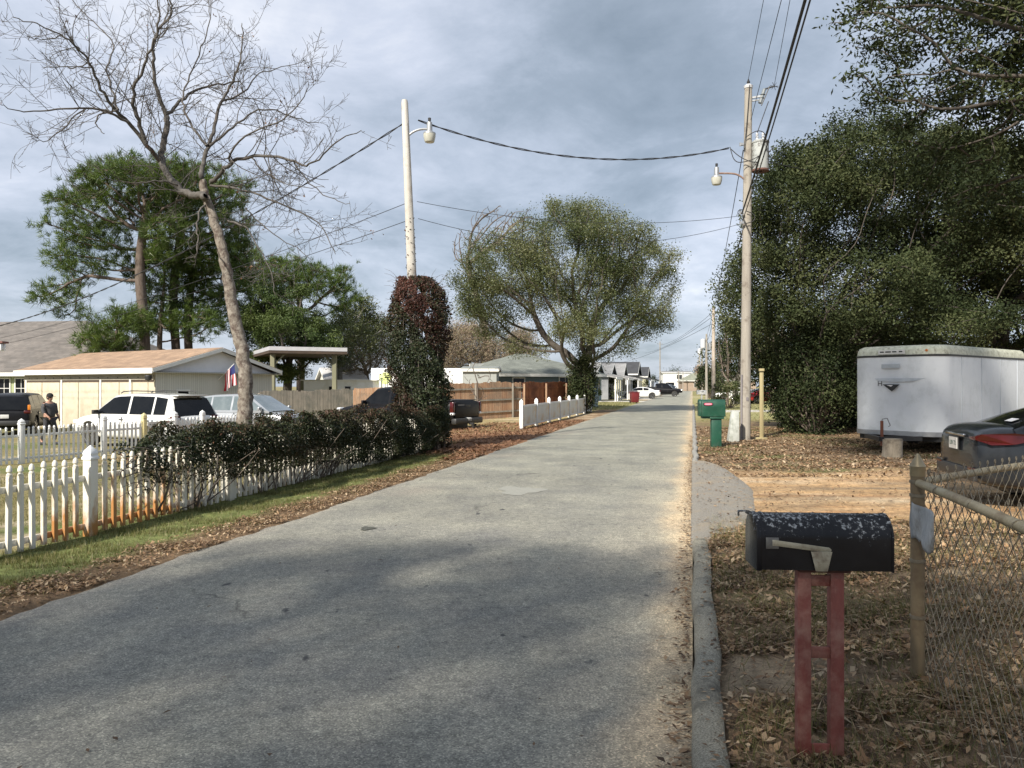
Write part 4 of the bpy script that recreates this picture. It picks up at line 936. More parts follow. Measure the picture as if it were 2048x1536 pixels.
for d,Ln,_ in runs:
    d=d/np.linalg.norm(d); e=d*Ln
    tb=TB(); pts=np.array([[d[0]*s,d[1]*s,TOPZ-.035+.006*math.sin(s*2)] for s in np.linspace(.02,Ln,9)]); tb.add(pts,.021,12); tb.build('top_rail',TANL,cr)
    # fabric
    p=.050; off=.032*np.array([-d[1],d[0]])*(1 if _=='near' else -1); tb=TB(); nz=int((TOPZ+.02)/p)
    for i in range(int(Ln/p)-0):
        s0=.03+i*p; pts=[]
        for k in range(nz+1):
            s=s0+(p*.54 if (k+i)%2 else -p*.54); dep=.003 if k%2 else -.003
            z=k*p*1.0+.02; jit=rng.normal()*.0009
            pts.append([d[0]*(s+jit)+off[0]*(1+dep*20),d[1]*(s+jit)+off[1]*(1+dep*20),z])
            if k<nz:
                s2=s0; pts.append([d[0]*s2+off[0],d[1]*s2+off[1],z+p*.5])
        P=np.array(pts); P=smoothp(P,1)
        tb.add(P,.0019,4)
        # knuckle loop on top
        e0=P[-1]; t=np.linspace(0,2*np.pi,9); dd=np.array([d[0],d[1],0]); tb.add(e0+np.outer(np.sin(t)*.009,dd)+np.outer((1-np.cos(t))*.013,[0,0,1]),.0016,4)
    tb.build('mesh_panel',WIRE,cr)
    for s in np.arange(.35,Ln,.45):
        tb=TB(); t=np.linspace(0,2*np.pi,13); c=np.array([d[0]*s,d[1]*s,TOPZ-.035]); n_=np.array([-d[1],d[0],0]); tb.add(c+np.outer(np.cos(t)*.028,n_)+np.outer(np.sin(t)*.025,[0,0,1]),.0022,4); tb.build('tie_wire',WIRE,cr)
    for s in np.arange(2.9,Ln,2.6):
        m_=MB(); m_.lathe([(.024,-.3),(.024,TOPZ-.055)],14,c=(d[0]*s,d[1]*s,0)); m_.build('line_post',TAN,cr,smooth=True)
# rag tied on the post
V=[];Fc=[]; nu,nv=8,12
for i in range(nu):
    for j in range(nv):
        u=i/(nu-1); q=j/(nv-1); sA=.02+.36*u*(1-.15*q+.1*math.sin(q*3)); V.append((FP[0]-.234*sA-.036-.012*math.sin(u*7+q*3),FP[1]-.972*sA+.01*math.sin(u*5),fz+TOPZ-.13-.19*q*(1-.18*abs(math.sin(u*8)))-.03*u*q-.015*math.sin(u*9)*q))
for i in range(nu-1):
    for j in range(nv-1): a=i*nv+j; Fc.append((a,a+1,a+nv+1,a+nv))
o=mesh('cloth_rag',V,Fc,pm('grey_rag',(.48,.50,.51),(.30,.32,.34),14,.95,bump=1.0,stretch=(1,1,.3),dirt=(.22,.20,.18),dirt_scale=5),smooth=True); sm=o.modifiers.new('thick','SOLIDIFY'); sm.thickness=.004
tag(o,'torn grey white rag hanging on the corner post of the chain link fence','rag')
# ------------------------------------------------------------ green mailbox
gy_=19.4; gx_=X_(1424,gy_); g0=G(gx_,gy_)
GR=pm('green_plastic',(.012,.075,.045),(.010,.055,.035),5,.42,bump=.15,dirt=(.04,.09,.065),dirt_scale=3)
root=tag(empty('mailbox',(gx_,gy_,g0),R(-3)),'chunky dark green plastic mailbox with a pink oval badge near the utility pole','mailbox')
zb=Z_(833,gy_)-g0; zt_=Z_(799,gy_)-g0; bl=.63
m_=MB(); hw=.15; pf=[(-hw,0),(-hw*.98,.22),(-hw*1.02,.25),(-hw*1.02,.36),(-hw*.85,.42),(-hw*.45,.452),(0,.46),(hw*.45,.452),(hw*.85,.42),(hw*1.02,.36),(hw*1.02,.25),(hw,.22),(hw,0)]
sc_=(zt_-zb)/.46; m_.prism([(u,zb+w*sc_) for u,w in pf],-bl/2,bl/2,'x'); m_.build('box',GR,root,bevel=.012,seg=3)
m_=MB(); m_.prism([(u*1.05,zb+.012+w*sc_*.99) for u,w in pf],-bl/2-.03,-bl/2+.03,'x'); m_.build('door',GR,root,bevel=.01)
m_=MB(); m_.box((-.17,0,zb-.025),(.2,.2,.05)); m_.build('paper_slot',GR,root,bevel=.01)
m_=MB(); m_.box((.10,0,(zb)/2-.08),(.26,.19,zb+.16)); m_.build('post',GR,root,bevel=.02)
m_=MB(); m_.box((.10,0,zb-.03),(.36,.27,.06)); m_.build('post_collar',GR,root,bevel=.012)
m_=MB(); t=np.linspace(0,2*np.pi,25)[:-1]; sx=lambda a:math.copysign(abs(math.cos(a))**.6,math.cos(a)); sy=lambda a:math.copysign(abs(math.sin(a))**.8,math.sin(a))
m_.prism([(-.13+.125*sx(a),zt_-.115+.04*sy(a)) for a in t],-.166,-.156,'y'); m_.build('badge_surround',pm('badge_dark',(.02,.01,.015),(.03,.015,.02),4,.5),root)
m_=MB(); m_.prism([(-.13+.102*sx(a),zt_-.115+.027*sy(a)) for a in t],-.170,-.165,'y'); m_.build('badge',pm('badge_pink',(.75,.16,.24),(.7,.12,.2),4,.4),root)
m_=MB(); m_.box((-.13,-.1712,zt_-.115),(.15,.002,.008)); m_.build('badge_writing',WINK,root)
m_=MB(); m_.box((-bl/2-.06,0,zt_-.11),(.08,.02,.015)); m_.build('door_handle',BLKP,root)
# ------------------------------------------------------------ utility pole
UY=21.8; ux=X_(1490,UY); uz=G(ux,UY); TOP=Z_(172,UY); H=TOP-uz
WOOD=pm('weathered_pole_wood',(.25,.225,.19),(.36,.335,.29),5,.9,bump=.8,stretch=(1,1,.06),dirt=(.13,.105,.085),dirt_scale=3.5,detail=8,bscale=12,dthr=(.52,.72))
WOODP=pm('pale_pole_wood',(.42,.395,.35),(.56,.54,.50),5,.9,bump=.8,stretch=(1,1,.06),dirt=(.36,.32,.27),dirt_scale=3.5,detail=8,bscale=12,dthr=(.52,.72))
GALV=pm('galvanised',(.40,.41,.42),(.32,.33,.34),10,.45,metal=.6); PORC=pm('porcelain',(.55,.56,.57),(.5,.5,.52),5,.25)
root=tag(empty('utility_pole',(ux,UY,uz)),'tall weathered wooden pole with transformer can and street lamp near the green mailbox','utility pole')
lean=lambda z:(X_(1497,UY)-ux)*z/H
m_=MB(); m_.tube([(lean(z),0,z) for z in (-.3,0,2,4,6,8,H-.05,H)],[.158,.155,.146,.137,.128,.118,.105,.10],18); m_.build('pole_shaft',WOOD,root,smooth=True)
m_=MB(); m_.lathe([(.12,H-.07),(.135,H+.0),(.07,H+.05)],14,c=(lean(H),0,0)); m_.build('pole_cap',PORC,root,smooth=True)
m_=MB(); m_.tube([(lean(H),0,H+.03),(lean(H),0,H+.2)],.02,8); m_.lathe([(.04,H+.08),(.05,H+.12),(.02,H+.18)],10,c=(lean(H),0,0)); m_.build('top_insulator',BLKP,root)
tz=Z_(312,UY)-uz; txx=.34+lean(tz)
TC=pm('transformer_grey',(.42,.44,.43),(.34,.36,.35),5,.5,dirt=(.06,.05,.045),dirt_scale=4,stretch=(1,1,.4),dthr=(.5,.62))
m_=MB(); m_.lathe([(.05,tz-.47),(.22,tz-.46),(.235,tz-.43),(.235,tz+.33),(.25,tz+.34),(.25,tz+.38),(.2,tz+.42),(.05,tz+.45)],24,c=(txx,-.08,0)); tr=m_.build('transformer',TC,root,smooth=True)
m_=MB(); m_.lathe([(.238,tz-.47),(.238,tz-.42)],24,c=(txx,-.08,0)); m_.build('rust_band',pm('rust_band',(.13,.06,.045),(.09,.045,.035),8,.8),tr)
for dx in (-.1,.07):
    m_=MB(); m_.lathe([(.03,tz+.4),(.05,tz+.44),(.03,tz+.48),(.05,tz+.52),(.03,tz+.56),(.045,tz+.6),(.015,tz+.66)],10,c=(txx+dx,-.1,0)); m_.build('bushing',PORC,tr,smooth=True)
for dz in (-.2,.2):
    m_=MB(); m_.box((.15+lean(tz),-.03,tz+dz),(.18,.06,.08)); m_.build('mount_bracket',GALV,tr)
# lamp arm
def lamp(root,z,side,x0,length,LY=0,rust=True,ang=0):
    dx,dy=side*math.cos(ang),math.sin(ang)*-1
    m_=MB(); P=[(x0,0,z-.12),(x0+dx*.12,dy*.12,z-.02),(x0+dx*.3,dy*.3,z+.05),(x0+dx*length,dy*length,z+.05)]
    m_.tube(smoothp(P,2),.028,8); arm=m_.build('lamp_arm',pm('rusty_pipe',(.22,.13,.10),(.3,.22,.18),8,.7,metal=.2) if rust else GALV,root,smooth=True)
    c=(x0+dx*(length+.02),dy*(length+.02),0)
    m_=MB(); m_.lathe([(.03,z+.22),(.065,z+.22),(.072,z+.10),(.072,z-.0),(.155,z-.05),(.16,z-.08)],20,c=c); lm_=m_.build('lamp_head',GALV,root,smooth=True)
    m_=MB(); m_.lathe([(.157,z-.08),(.153,z-.15),(.13,z-.25),(.115,z-.28),(.02,z-.285)],22,c=c); m_.build('lamp_lens',pm('ribbed_lens',(.50,.50,.44),(.42,.42,.36),30,.25,stretch=(1,1,.1)),lm_,smooth=True)
    m_=MB(); m_.lathe([(.035,z+.25),(.04,z+.33),(.02,z+.34)],10,c=c); m_.build('photo_cell',BLKP,lm_,smooth=True)
lz=Z_(350,UY)-uz
lamp(root,lz,-1,lean(lz)-.1,.78)
# cutout fuse at the top right
cz=Z_(192,UY)-uz
m_=MB(); m_.bar((lean(cz)+.1,0,cz-.05),(lean(cz)+.36,-.05,cz-.02),.05,.05); m_.bar((lean(cz)+.1,0,cz-.14),(lean(cz)+.3,-.03,cz-.12),.04,.04); br=m_.build('cutout_bracket',GALV,root)
m_=MB(); m_.tube([(.32+lean(cz),-.05,cz-.22),(.45+lean(cz),-.05,cz+.18)],[.055,.05],10); m_.lathe([(.075,cz-.08),(.03,cz-.05)],10,c=(.38+lean(cz),-.05,0)); m_.lathe([(.08,cz+.02),(.03,cz+.05)],10,c=(.4+lean(cz),-.05,0)); m_.build('fuse_cutout',pm('grey_porcelain',(.20,.22,.23),(.15,.17,.18),6,.3),root,smooth=True)
m_=MB(); m_.tube([(.34+lean(cz),-.12,cz-.32),(.58+lean(cz),-.12,cz+.24)],.016,6); m_.bar((.45+lean(cz),-.05,cz+.18),(.72+lean(cz),-.1,cz+.25),.05,.03)
for a in np.linspace(0,6,7): m_.bar((.72+lean(cz),-.1,cz+.25),(.72+lean(cz)+.12*math.cos(a),-.1,cz+.25+.12*math.sin(a)),.012,.012)
m_.build('fuse_tube',BLKP,root)
CAB=pm('black_cable',(.018,.018,.02),(.025,.025,.028),5,.6)
tb=TB()
def loop(*p): tb.add(smoothp(np.array(p,float),3),.013,5)
q=lambda px,py,dy=0:(X_(px,UY)-ux,dy,Z_(py,UY)-uz)
loop(q(1458,296,-.1),q(1465,330,-.2),q(1490,328,-.25),q(1510,320,-.3),q(1530,302,-.3)); loop(q(1460,300,-.1),q(1475,318,-.2),q(1500,332,-.3),q(1520,325,-.2),q(1542,298,-.2))
loop(q(1488,278,-.17),q(1508,266,-.25),q(1524,270,-.25),q(1528,285,-.2)); loop(q(1472,432,-.2),q(1472,424,-.2),q(1480,422,-.18))
loop(q(1488,425,-.2),q(1506,432,-.2),q(1505,445,-.2),q(1488,450,-.2)); loop(q(1497,172,-.12),q(1490,260,-.15),q(1485,300,-.15)); loop(q(1535,205,-.1),q(1522,240,-.12),q(1512,268,-.12))
tb.build('jumper_cables',CAB,root)
m_=MB()
for py in (292,428,448): c=q(1481,py,-.16); m_.box(c,(.09,.08,.06)); m_.box((c[0]-.05,c[1],c[2]),(.05,.03,.10))
m_.build('wire_clamps',GALV,root)
m_=MB(); m_.tube([(-.13,-.1,0),(-.12,-.1,1.9)],.022,6); m_.box((.02,-.155,1.2),(.06,.02,.1)); m_.build('ground_conduit',pm('grey_conduit',(.16,.15,.17),(.22,.2,.2),6,.6),root)
# stake, pedestal beside the pole
m_=MB(); sxx=X_(1523,UY+.4); sz_=G(sxx,UY); m_.box((sxx,UY+.4,sz_+.95),(.085,.085,2.05),rz=R(20)); m_.box((sxx,UY+.4,sz_+2.05),(.14,.1,.08)); 
m_.box((sxx-.02,UY+.4,sz_+.02),(.3,.3,.06),rz=.4)
tag(m_.build('wooden_stake',pm('stake_wood',(.42,.36,.20),(.34,.28,.15),5,.85,bump=.4,stretch=(1,1,.1)),bevel=.006),'slim square wooden post standing just right of the tall utility pole','post')
px_=X_(1470,21.2); m_=MB(); pz=G(px_,21.2); m_.box((px_-.03,21.2,pz+.42),(.30,.24,.86),ry=R(4),taper=.66)
m_.box((px_+.0,21.2,pz+.85),(.19,.15,.03),ry=R(4)); tag(m_.build('cable_pedestal',pm('pedestal_grey',(.46,.48,.45),(.38,.40,.37),6,.7,dirt=(.2,.22,.18),dirt_scale=3),bevel=.015),'pale grey tapered cable pedestal leaning against the tall utility pole','pedestal')
# ------------------------------------------------------------ left light pole
lz0=G(vb[0],LPY); 
root=tag(empty('light_pole',(vb[0],LPY,lz0)),'leaning pale wooden light pole rising out of the vine column','light pole')
Ht=Z_(200,LPY)-lz0; lx=lambda z:(X_(809,LPY)-vb[0])*z/Ht
m_=MB(); m_.tube([(lx(z),0,z) for z in (-.2,0,3,5,7,Ht-.08,Ht)],[.14,.14,.125,.115,.10,.085,.07],16); m_.build('pole_shaft',WOODP,root,smooth=True)
m_=MB(); m_.tube([(lx(z)+.11-.006*z,-.06,z) for z in np.linspace(3.5,Ht-.6,8)],.009,5); m_.build('ground_wire',CAB,root)
zz0=Z_(262,LPY)-lz0; lamp(root,zz0,1,lx(zz0)+.06,.52,rust=False)
# ------------------------------------------------------------ cables
def wire(name,p0,p1,sag,r,label,group=None,n=28,twist=0,m=CAB):
    p0=np.array(p0,float); p1=np.array(p1,float); t=np.linspace(0,1,n if not twist else 140)
    P=p0+(p1-p0)*t[:,None]; P[:,2]-=sag*4*t*(1-t)
    tb=TB()
    if twist:
        d=(p1-p0)/np.linalg.norm(p1-p0); u=np.cross(d,[0,0,1]); u/=np.linalg.norm(u); L=np.linalg.norm(p1-p0)
        for ph in (0,math.pi): tb.add(P+np.outer(np.cos(t*L*twist+ph)*r*1.2,u)+np.outer(np.sin(t*L*twist+ph)*r*1.2,[0,0,1]),r,4)
    else: tb.add(P,r,6)
    o=tb.build(name,m,None); return tag(o,label,'cable',group)
wire('service_cable',W(836,240,LPY),W(1458,296,UY-.1),.62,.013,'twisted black cable sagging across the road between lamp pole and utility pole',twist=5)
wire('service_cable',W(805,248,LPY),W(-120,672,40),1.1,.014,'thick dark cable running down left from the lamp pole behind the bare tree',twist=4)
wire('thin_cable',W(834,403,LPY),W(1478,432,UY),.36,.007,'upper thin line crossing the road in front of the olive green tree')
wire('thin_cable',W(836,437,LPY),W(1480,448,UY),.62,.007,'lower thin line crossing the road in front of the olive green tree')
wire('thin_cable',W(816,405,LPY),W(-120,698,38),.5,.008,'upper thin line running down left from the middle of the lamp pole')
wire('thin_cable',W(818,440,LPY),W(-120,712,38),.4,.008,'lower thin line running down left from the middle of the lamp pole')
def road_wire(p0,pxtop,Yt,zfar,sag,r,lab,nm='power_line'):
    """line from the tall pole back over the camera's right"""
    q=np.array([X_(pxtop,Yt),Yt,Z_(0,Yt)]); p0=np.array(p0); d=q-p0; e=p0+d*(34/abs(d[1])); e[2]=zfar
    return wire(nm,p0,e,sag,r,lab)
road_wire((ux+lean(H)+.0,UY,TOP+.2),1527,17.2,10.4,.15,.007,'leftmost thin power line above the tall utility pole cap')
road_wire((ux+lean(H)+.07,UY,TOP-1.0),1546,16.4,9.6,.1,.008,'second thin power line passing beside the tall utility pole top')
road_wire((ux+lean(cz)+.72,UY-.1,uz+cz+.27),1584,16.4,10.4,.1,.007,'thin power line leading to the fuse on the tall utility pole')
wire('cable_bundle',(ux-.14,UY-.16,Z_(430,UY)),(X_(1612,9.4)+(X_(1612,9.4)-ux)*1.5,9.4-(UY-9.4)*1.5,Z_(0,9.4)+.45),.45,.021,'thick black cable bundle running overhead from the tall utility pole')
wire('cable_bundle',(ux-.10,UY-.16,Z_(440,UY)),(X_(1612,9.4)+(X_(1612,9.4)-ux)*1.5,9.4-(UY-9.4)*1.5,Z_(0,9.4)+.40),.47,.012,'thinner cable lashed just below the overhead bundle')
wire('thin_cable',(X_(1535,UY),UY,Z_(322,UY)),W(1760,340,26),.2,.010,'black service line going right from the transformer into the oak crown')
wire('thin_cable',W(1490,418,UY),W(1780,420,30),.1,.006,'faint line going right from the clamps into the oak crown')
# receding poles on the right
PK=pm('far_pole_wood',(.40,.34,.28),(.48,.42,.36),4,.9,dirt=(.25,.2,.16))
far=[(1427,53,612,805,.13,'pale far pole, first beyond the tall utility pole'),(1413,80,668,0,.13,'second far pole with a white transformer can'),(1404,112,690,0,.13,'third far pole beside the shrubs'),(1399,146,705,0,.13,'fourth far pole in the right hand row'),(1396,178,720,0,.13,'last visible far pole in the right hand row')]
ends=[]
for i,(px,Y,py,_,r,lab) in enumerate(far):
    x=X_(px,Y); z0_=G(x,Y); h=Z_(py,Y)-z0_; rt=tag(empty('utility_pole',(x,Y,z0_)),lab,'utility pole','far poles in a row along the right side of the road')
    m_=MB(); m_.tube([(0,0,-.2),(0,0,h*.5),(0,0,h)],[r*1.1,r,r*.75],10); m_.build('pole_shaft',PK if i<1 else WOOD,rt,smooth=True)
    m_=MB(); m_.box((0,0,h-.5),(.3,.08,.1)); m_.build('wire_bracket',GALV,rt)
    if i in (1,2):
        m_=MB(); m_.lathe([(.1,h-1.5),(.27,h-1.48),(.27,h-.6),(.1,h-.5)],14,c=(-.38,0,0)); m_.build('transformer',PORC,rt,smooth=True)
    if i==1:
        m_=MB(); m_.lathe([(.1,h-1.7),(.25,h-1.68),(.25,h-1.0),(.1,h-.9)],14,c=(.4,0,0)); m_.build('switch_can',GALV,rt,smooth=True)
    ends.append((x,Y,z0_+h-.4))
prev=[(ux,UY,Z_(445,UY)),(ux-.05,UY,Z_(300,UY))]
nm=['bundle between the tall utility pole and the first far pole','line between first and second far pole','line between second and third far pole','line between third and fourth far pole','line between the last two far poles']
p=prev[0]
for i,e in enumerate(ends):
    wire('power_line',p,(e[0],e[1],e[2]-.3),.45,.018 if i<2 else .03,'dark '+nm[i],'power lines between the right hand poles'); 
    wire('power_line',(prev[1] if i==0 else (ends[i-1][0],ends[i-1][1],ends[i-1][2]+.3)),(e[0],e[1],e[2]+.3),.3,.012 if i<2 else .02,'thin upper '+nm[i],'power lines between the right hand poles'); p=(e[0],e[1],e[2]-.3)
lf_=[(1320,120,683,.11,'slim left side pole beyond the white sedan'),(1357,178,742,.13,'short far left side pole before the white two storey house'),(1366,205,744,.13,'thin far pole beside the end house')]
for i,(px,Y,py,r,lab) in enumerate(lf_):
    x=X_(px,Y); h=Z_(py,Y); rt=tag(empty('utility_pole',(x,Y,0)),lab,'utility pole','slim far poles on the left side of the road')
    m_=MB(); m_.tube([(0,0,-.2),(0,0,h)],[r,r*.7],8); m_.build('pole_shaft',WOOD,rt,smooth=True)
    m_=MB(); m_.box((0,0,h-.4),(.9,.08,.1)); m_.build('crossarm',GALV,rt)
a=ends[0]
for k,(dz,px2,Y2,py2) in enumerate(((0,1320,120,690),(-.8,1230,110,727),(-.3,1290,112,706))):
    wire('thin_cable',(a[0],a[1],a[2]+dz),W(px2,py2,Y2),.5,.014,['thin far line from the first far pole to the slim left side pole','lower far line slanting down left to the cottages','middle far line slanting down left past the slim pole'][k])
# ------------------------------------------------------------ front picket fence
def vinyl_mat():
    m,nt,b=base_mat('white_vinyl_stained'); b.inputs['Roughness'].default_value=.38
    g=nd(nt,'ShaderNodeNewGeometry'); sp=nd(nt,'ShaderNodeSeparateXYZ'); nt.links.new(g.outputs['Position'],sp.inputs[0])
    mp=nd(nt,'ShaderNodeMapping'); mp.inputs['Scale'].default_value=(1.3,1.3,.5); nt.links.new(g.outputs['Position'],mp.inputs[0])
    n=nd(nt,'ShaderNodeTexNoise'); n.inputs['Scale'].default_value=4.2; n.inputs['Detail'].default_value=7; n.inputs['Roughness'].default_value=.65; nt.links.new(mp.outputs[0],n.inputs[0])
    yr=ramp(nt,mr(nt,sp.outputs[1],6.5,12.5,0,1),[(0,(.0,0,0)),(.12,(.05,.05,.05)),(.2,(.26,.26,.26)),(.42,(.30,.30,.30)),(.62,(.05,.05,.05)),(1,(0,0,0))])
    zr=mr(nt,sp.outputs[2],.05,.66,.02,-.26)
    s=nd(nt,'ShaderNodeMath',operation='ADD'); nt.links.new(n.outputs[0],s.inputs[0]); nt.links.new(zr,s.inputs[1])
    s2=nd(nt,'ShaderNodeMath',operation='ADD'); nt.links.new(s.outputs[0],s2.inputs[0]); nt.links.new(yr,s2.inputs[1])
    k=ramp(nt,s2.outputs[0],[(.60,(0,0,0)),(.78,(1,1,1))])
    k2=ramp(nt,noise_fac(nt,1.6,5,.6,(1,1,1)),[(.5,(0,0,0)),(.7,(.5,.5,.5))])
    c=mixc(nt,k,mixc(nt,k2,(.66,.63,.55),(.50,.45,.28)),(.40,.19,.065)); nt.links.new(c,b.inputs['Base Color'])
    return m
def mr(nt,src,a,b,c,d):
    n=nd(nt,'ShaderNodeMapRange'); nt.links.new(src,n.inputs[0])
    for i,v in enumerate((a,b,c,d)): n.inputs[i+1].default_value=v
    return n.outputs[0]
VIN=vinyl_mat(); VINW=pm('white_vinyl',(.76,.77,.76),(.68,.69,.68),3,.38,dirt=(.55,.52,.40),dirt_scale=1.2,dthr=(.55,.75)); VINY=pm('yellowed_vinyl',(.68,.60,.32),(.60,.52,.26),3,.4)
def rpx(t,v): return np.array([v+K*t,t])
ang=math.atan2(K,1)      # road heading measured from +Y towards +X
def picket(name,m,h,w=.040):
    mb=MB(); mb.box((0,0,h/2-.05),(w,w,h-.1+0))
    a=w/2; mb.lathe([(a*1.28,h-.10),(a*1.28,h-.085),(a*.9,h-.08),(a*.9,h-.07),(a*1.36,h-.06),(a*1.30,h-.035),(a*.8,h-.01),(.002,h)],10)
    return mb.build(name,m,None,smooth=True,sharp=40)
def sqpost(name,m,h,w,parent,loc,cap=.14,rz=0):
    mb=MB(); mb.box((0,0,h/2-.1),(w,w,h+.2)); o=mb.build(name,m,parent,bevel=.006); o.location=loc; o.rotation_euler=(0,0,rz)
    a=w/2*1.414; mb=MB(); n=[(a*1.18,h),(a*1.18,h+.025),(a*1.0,h+.035),(a*.98,h+.05),(a*1.05,h+.065),(a*.85,h+.10),(a*.45,h+.125),(.004,h+cap+.015)]
    mb2=MB(); mb2.lathe(n,4); c=mb2.build('post_cap',VINW if m is VIN else m,o,bevel=.004,smooth=True); c.rotation_euler=(0,0,R(45)); return o
def fence(lab,group,A,B,h,sp,m,posts,ph,pw,rails,skip=None,pickw=.040,name='picket_fence',ym=None):
    A=np.array(A);B=np.array(B); L=np.linalg.norm(B-A); d=(B-A)/L; rz=math.atan2(d[1],d[0])
    root=tag(empty(name,(A[0],A[1],0)),lab,'fence',group)
    n=int(L/sp); first=None
    for i in range(n):
        p=A+d*(i+.5)*sp
        if any(abs((i+.5)*sp-s)<pw*.75+.02 for s in posts): continue
        if first is None: first=picket('picket',m,h,pickw); first.parent=root; o=first
        else: o=first.copy(); COL.objects.link(o); o.parent=root
        o.location=(p[0]-A[0],p[1]-A[1],G(*p)+random.uniform(-.012,.006)+.02); o.rotation_euler=(random.uniform(-.008,.008),random.uniform(-.015,.015),rz)
    for k,s in enumerate(posts):
        p=A+d*s; mm=m
        if ym and k in ym: mm=VINY
        sqpost('post',mm,ph,pw,root,(p[0]-A[0],p[1]-A[1],G(*p)),rz=rz)
    ps=sorted(set([0]+list(posts)+[L]))
    for zr in rails:
        for a,b in zip(ps[:-1],ps[1:]):
            if b-a<.1: continue
            pa=A+d*a; pb=A+d*b; mb=MB(); nn=np.array([-d[1],d[0]])*.038; mb.bar((pa[0]-A[0]+nn[0],pa[1]-A[1]+nn[1],G(*pa)+zr),(pb[0]-A[0]+nn[0],pb[1]-A[1]+nn[1],G(*pb)+zr),.032,.062); mb.build('rail',m,root,bevel=.004)
    return root
A=rpx(6.3,-6.52); B=rpx(18.5,-6.5); Lf=np.linalg.norm(B-A); cs=math.sqrt(1+K*K)
fence('near white picket fence with rust orange stains, disappearing under the hedge',None,A,B,.84,.134,VIN,[(8.12-6.3)*cs,(10.55-6.3)*cs,(13.0-6.3)*cs,(15.5-6.3)*cs,(18.2-6.3)*cs],.82,.105,[.62,.10])
A=np.array([-14.1,15.9]); B=np.array([-8.7,25.4]); Dn=np.linalg.norm(B-A)
def along(px,A,B):
    d=(B-A)/np.linalg.norm(B-A); r=(px-1024)/F; return (r*A[1]-A[0])/(d[0]-r*d[1])
fence('second white picket fence across the yard in front of the white vehicle',None,A,B,.92,.128,VINW,[along(p,A,B) for p in (43,208,288,350,405)],.99,.12,[.70,.13],pickw=.042,ym={2})
# diagonal brace of its gate
p0=A+(B-A)/Dn*along(292,A,B); p1=A+(B-A)/Dn*along(345,A,B)
gt=tag(empty('yard_gate',(p0[0],p0[1],0)),'small white gate with a diagonal brace between two posts of the second picket fence','gate')
nx_=np.array([.06,-.03]); mb=MB(); mb.bar((nx_[0],nx_[1],G(*p0)+.80),(p1[0]-p0[0]+nx_[0],p1[1]-p0[1]+nx_[1],G(*p1)+.16),.025,.07); mb.build('brace',VINW,gt)
mb=MB(); mb.bar((nx_[0],nx_[1],G(*p0)+.84),(p1[0]-p0[0]+nx_[0],p1[1]-p0[1]+nx_[1],G(*p1)+.84),.03,.06); mb.build('gate_rail',VINW,gt)
# far white privacy picket fence right of the truck
A=rpx(27.4,-6.25); B=rpx(45.3,-6.15); root=tag(empty('panel_fence',(A[0],A[1],0)),'white solid panel fence with pointed posts along the road beside the pine straw','fence')
Lp=np.linalg.norm(B-A); d=(B-A)/Lp; rz=math.atan2(d[1],d[0])
PANW=bands_mat('white_panel',(.70,.70,.64),(.62,.61,.54),.12,'x',.5,.4,line=(.38,.37,.33),lw=.10,var=.06,dirt=(.62,.42,.18))
nP=8
for i in range(nP):
    s=Lp*i/(nP-1); p=A+d*s; sqpost('post',VINW,.95,.125,root,(p[0]-A[0],p[1]-A[1],G(*p)),rz=rz)
    if i<nP-1:
        s2=Lp*(i+1)/(nP-1); c=A+d*(s+s2)/2; mb=MB(); mb.box((0,0,0),(s2-s-.13,.03,.70)); o=mb.build('panel',PANW,root); o.location=(c[0]-A[0],c[1]-A[1],G(*c)+.47); o.rotation_euler=(0,0,rz)
        for zr in (.84,.12):
            mb=MB(); mb.box((0,0,0),(s2-s-.13,.05,.07)); o=mb.build('rail',VINW,root); o.location=(c[0]-A[0],c[1]-A[1],G(*c)+zr); o.rotation_euler=(0,0,rz)
# wooden privacy fences
def board_fence(lab,pts,h,m,mr_,front=-1,topvar=.05,post_m=None):
    root=tag(empty('board_fence',(pts[0][0],pts[0][1],0)),lab,'fence'); o0=np.array(pts[0])
    for A,B in zip(pts[:-1],pts[1:]):
        A=np.array(A,float);B=np.array(B,float); L=np.linalg.norm(B-A); d=(B-A)/L; nrm=np.array([d[1],-d[0]])*(1 if front>0 else -1); mb=MB(); n=int(L/.14); rz=math.atan2(d[1],d[0])
        for i in range(n):
            p=A+d*(i+.5)*.14-o0; hh=h+random.uniform(-topvar,topvar)*.6+topvar*.5*math.sin(i*.3); mb.box((p[0],p[1],G(*(p+o0))+hh/2),(.13,.02,hh),rz=rz+random.uniform(-.03,.03))
        mb.build('boards',m,root)
        for zr in (.35,h*.52,h-.3)[:3 if h>1.5 else 2]:
            q=nrm*.045; mb=MB(); mb.bar((A[0]-o0[0]+q[0],A[1]-o0[1]+q[1],G(*A)+zr),(B[0]-o0[0]+q[0],B[1]-o0[1]+q[1],G(*B)+zr),.04,.08); mb.build('rail',mr_,root)
        for s in np.arange(0,L+.1,2.4):
            p=A+d*s+nrm*.10; mb=MB(); mb.box((p[0]-o0[0],p[1]-o0[1],G(*p)+h*.47),(.09,.09,h*.98)); mb.build('post',post_m or mr_,root)
    return root
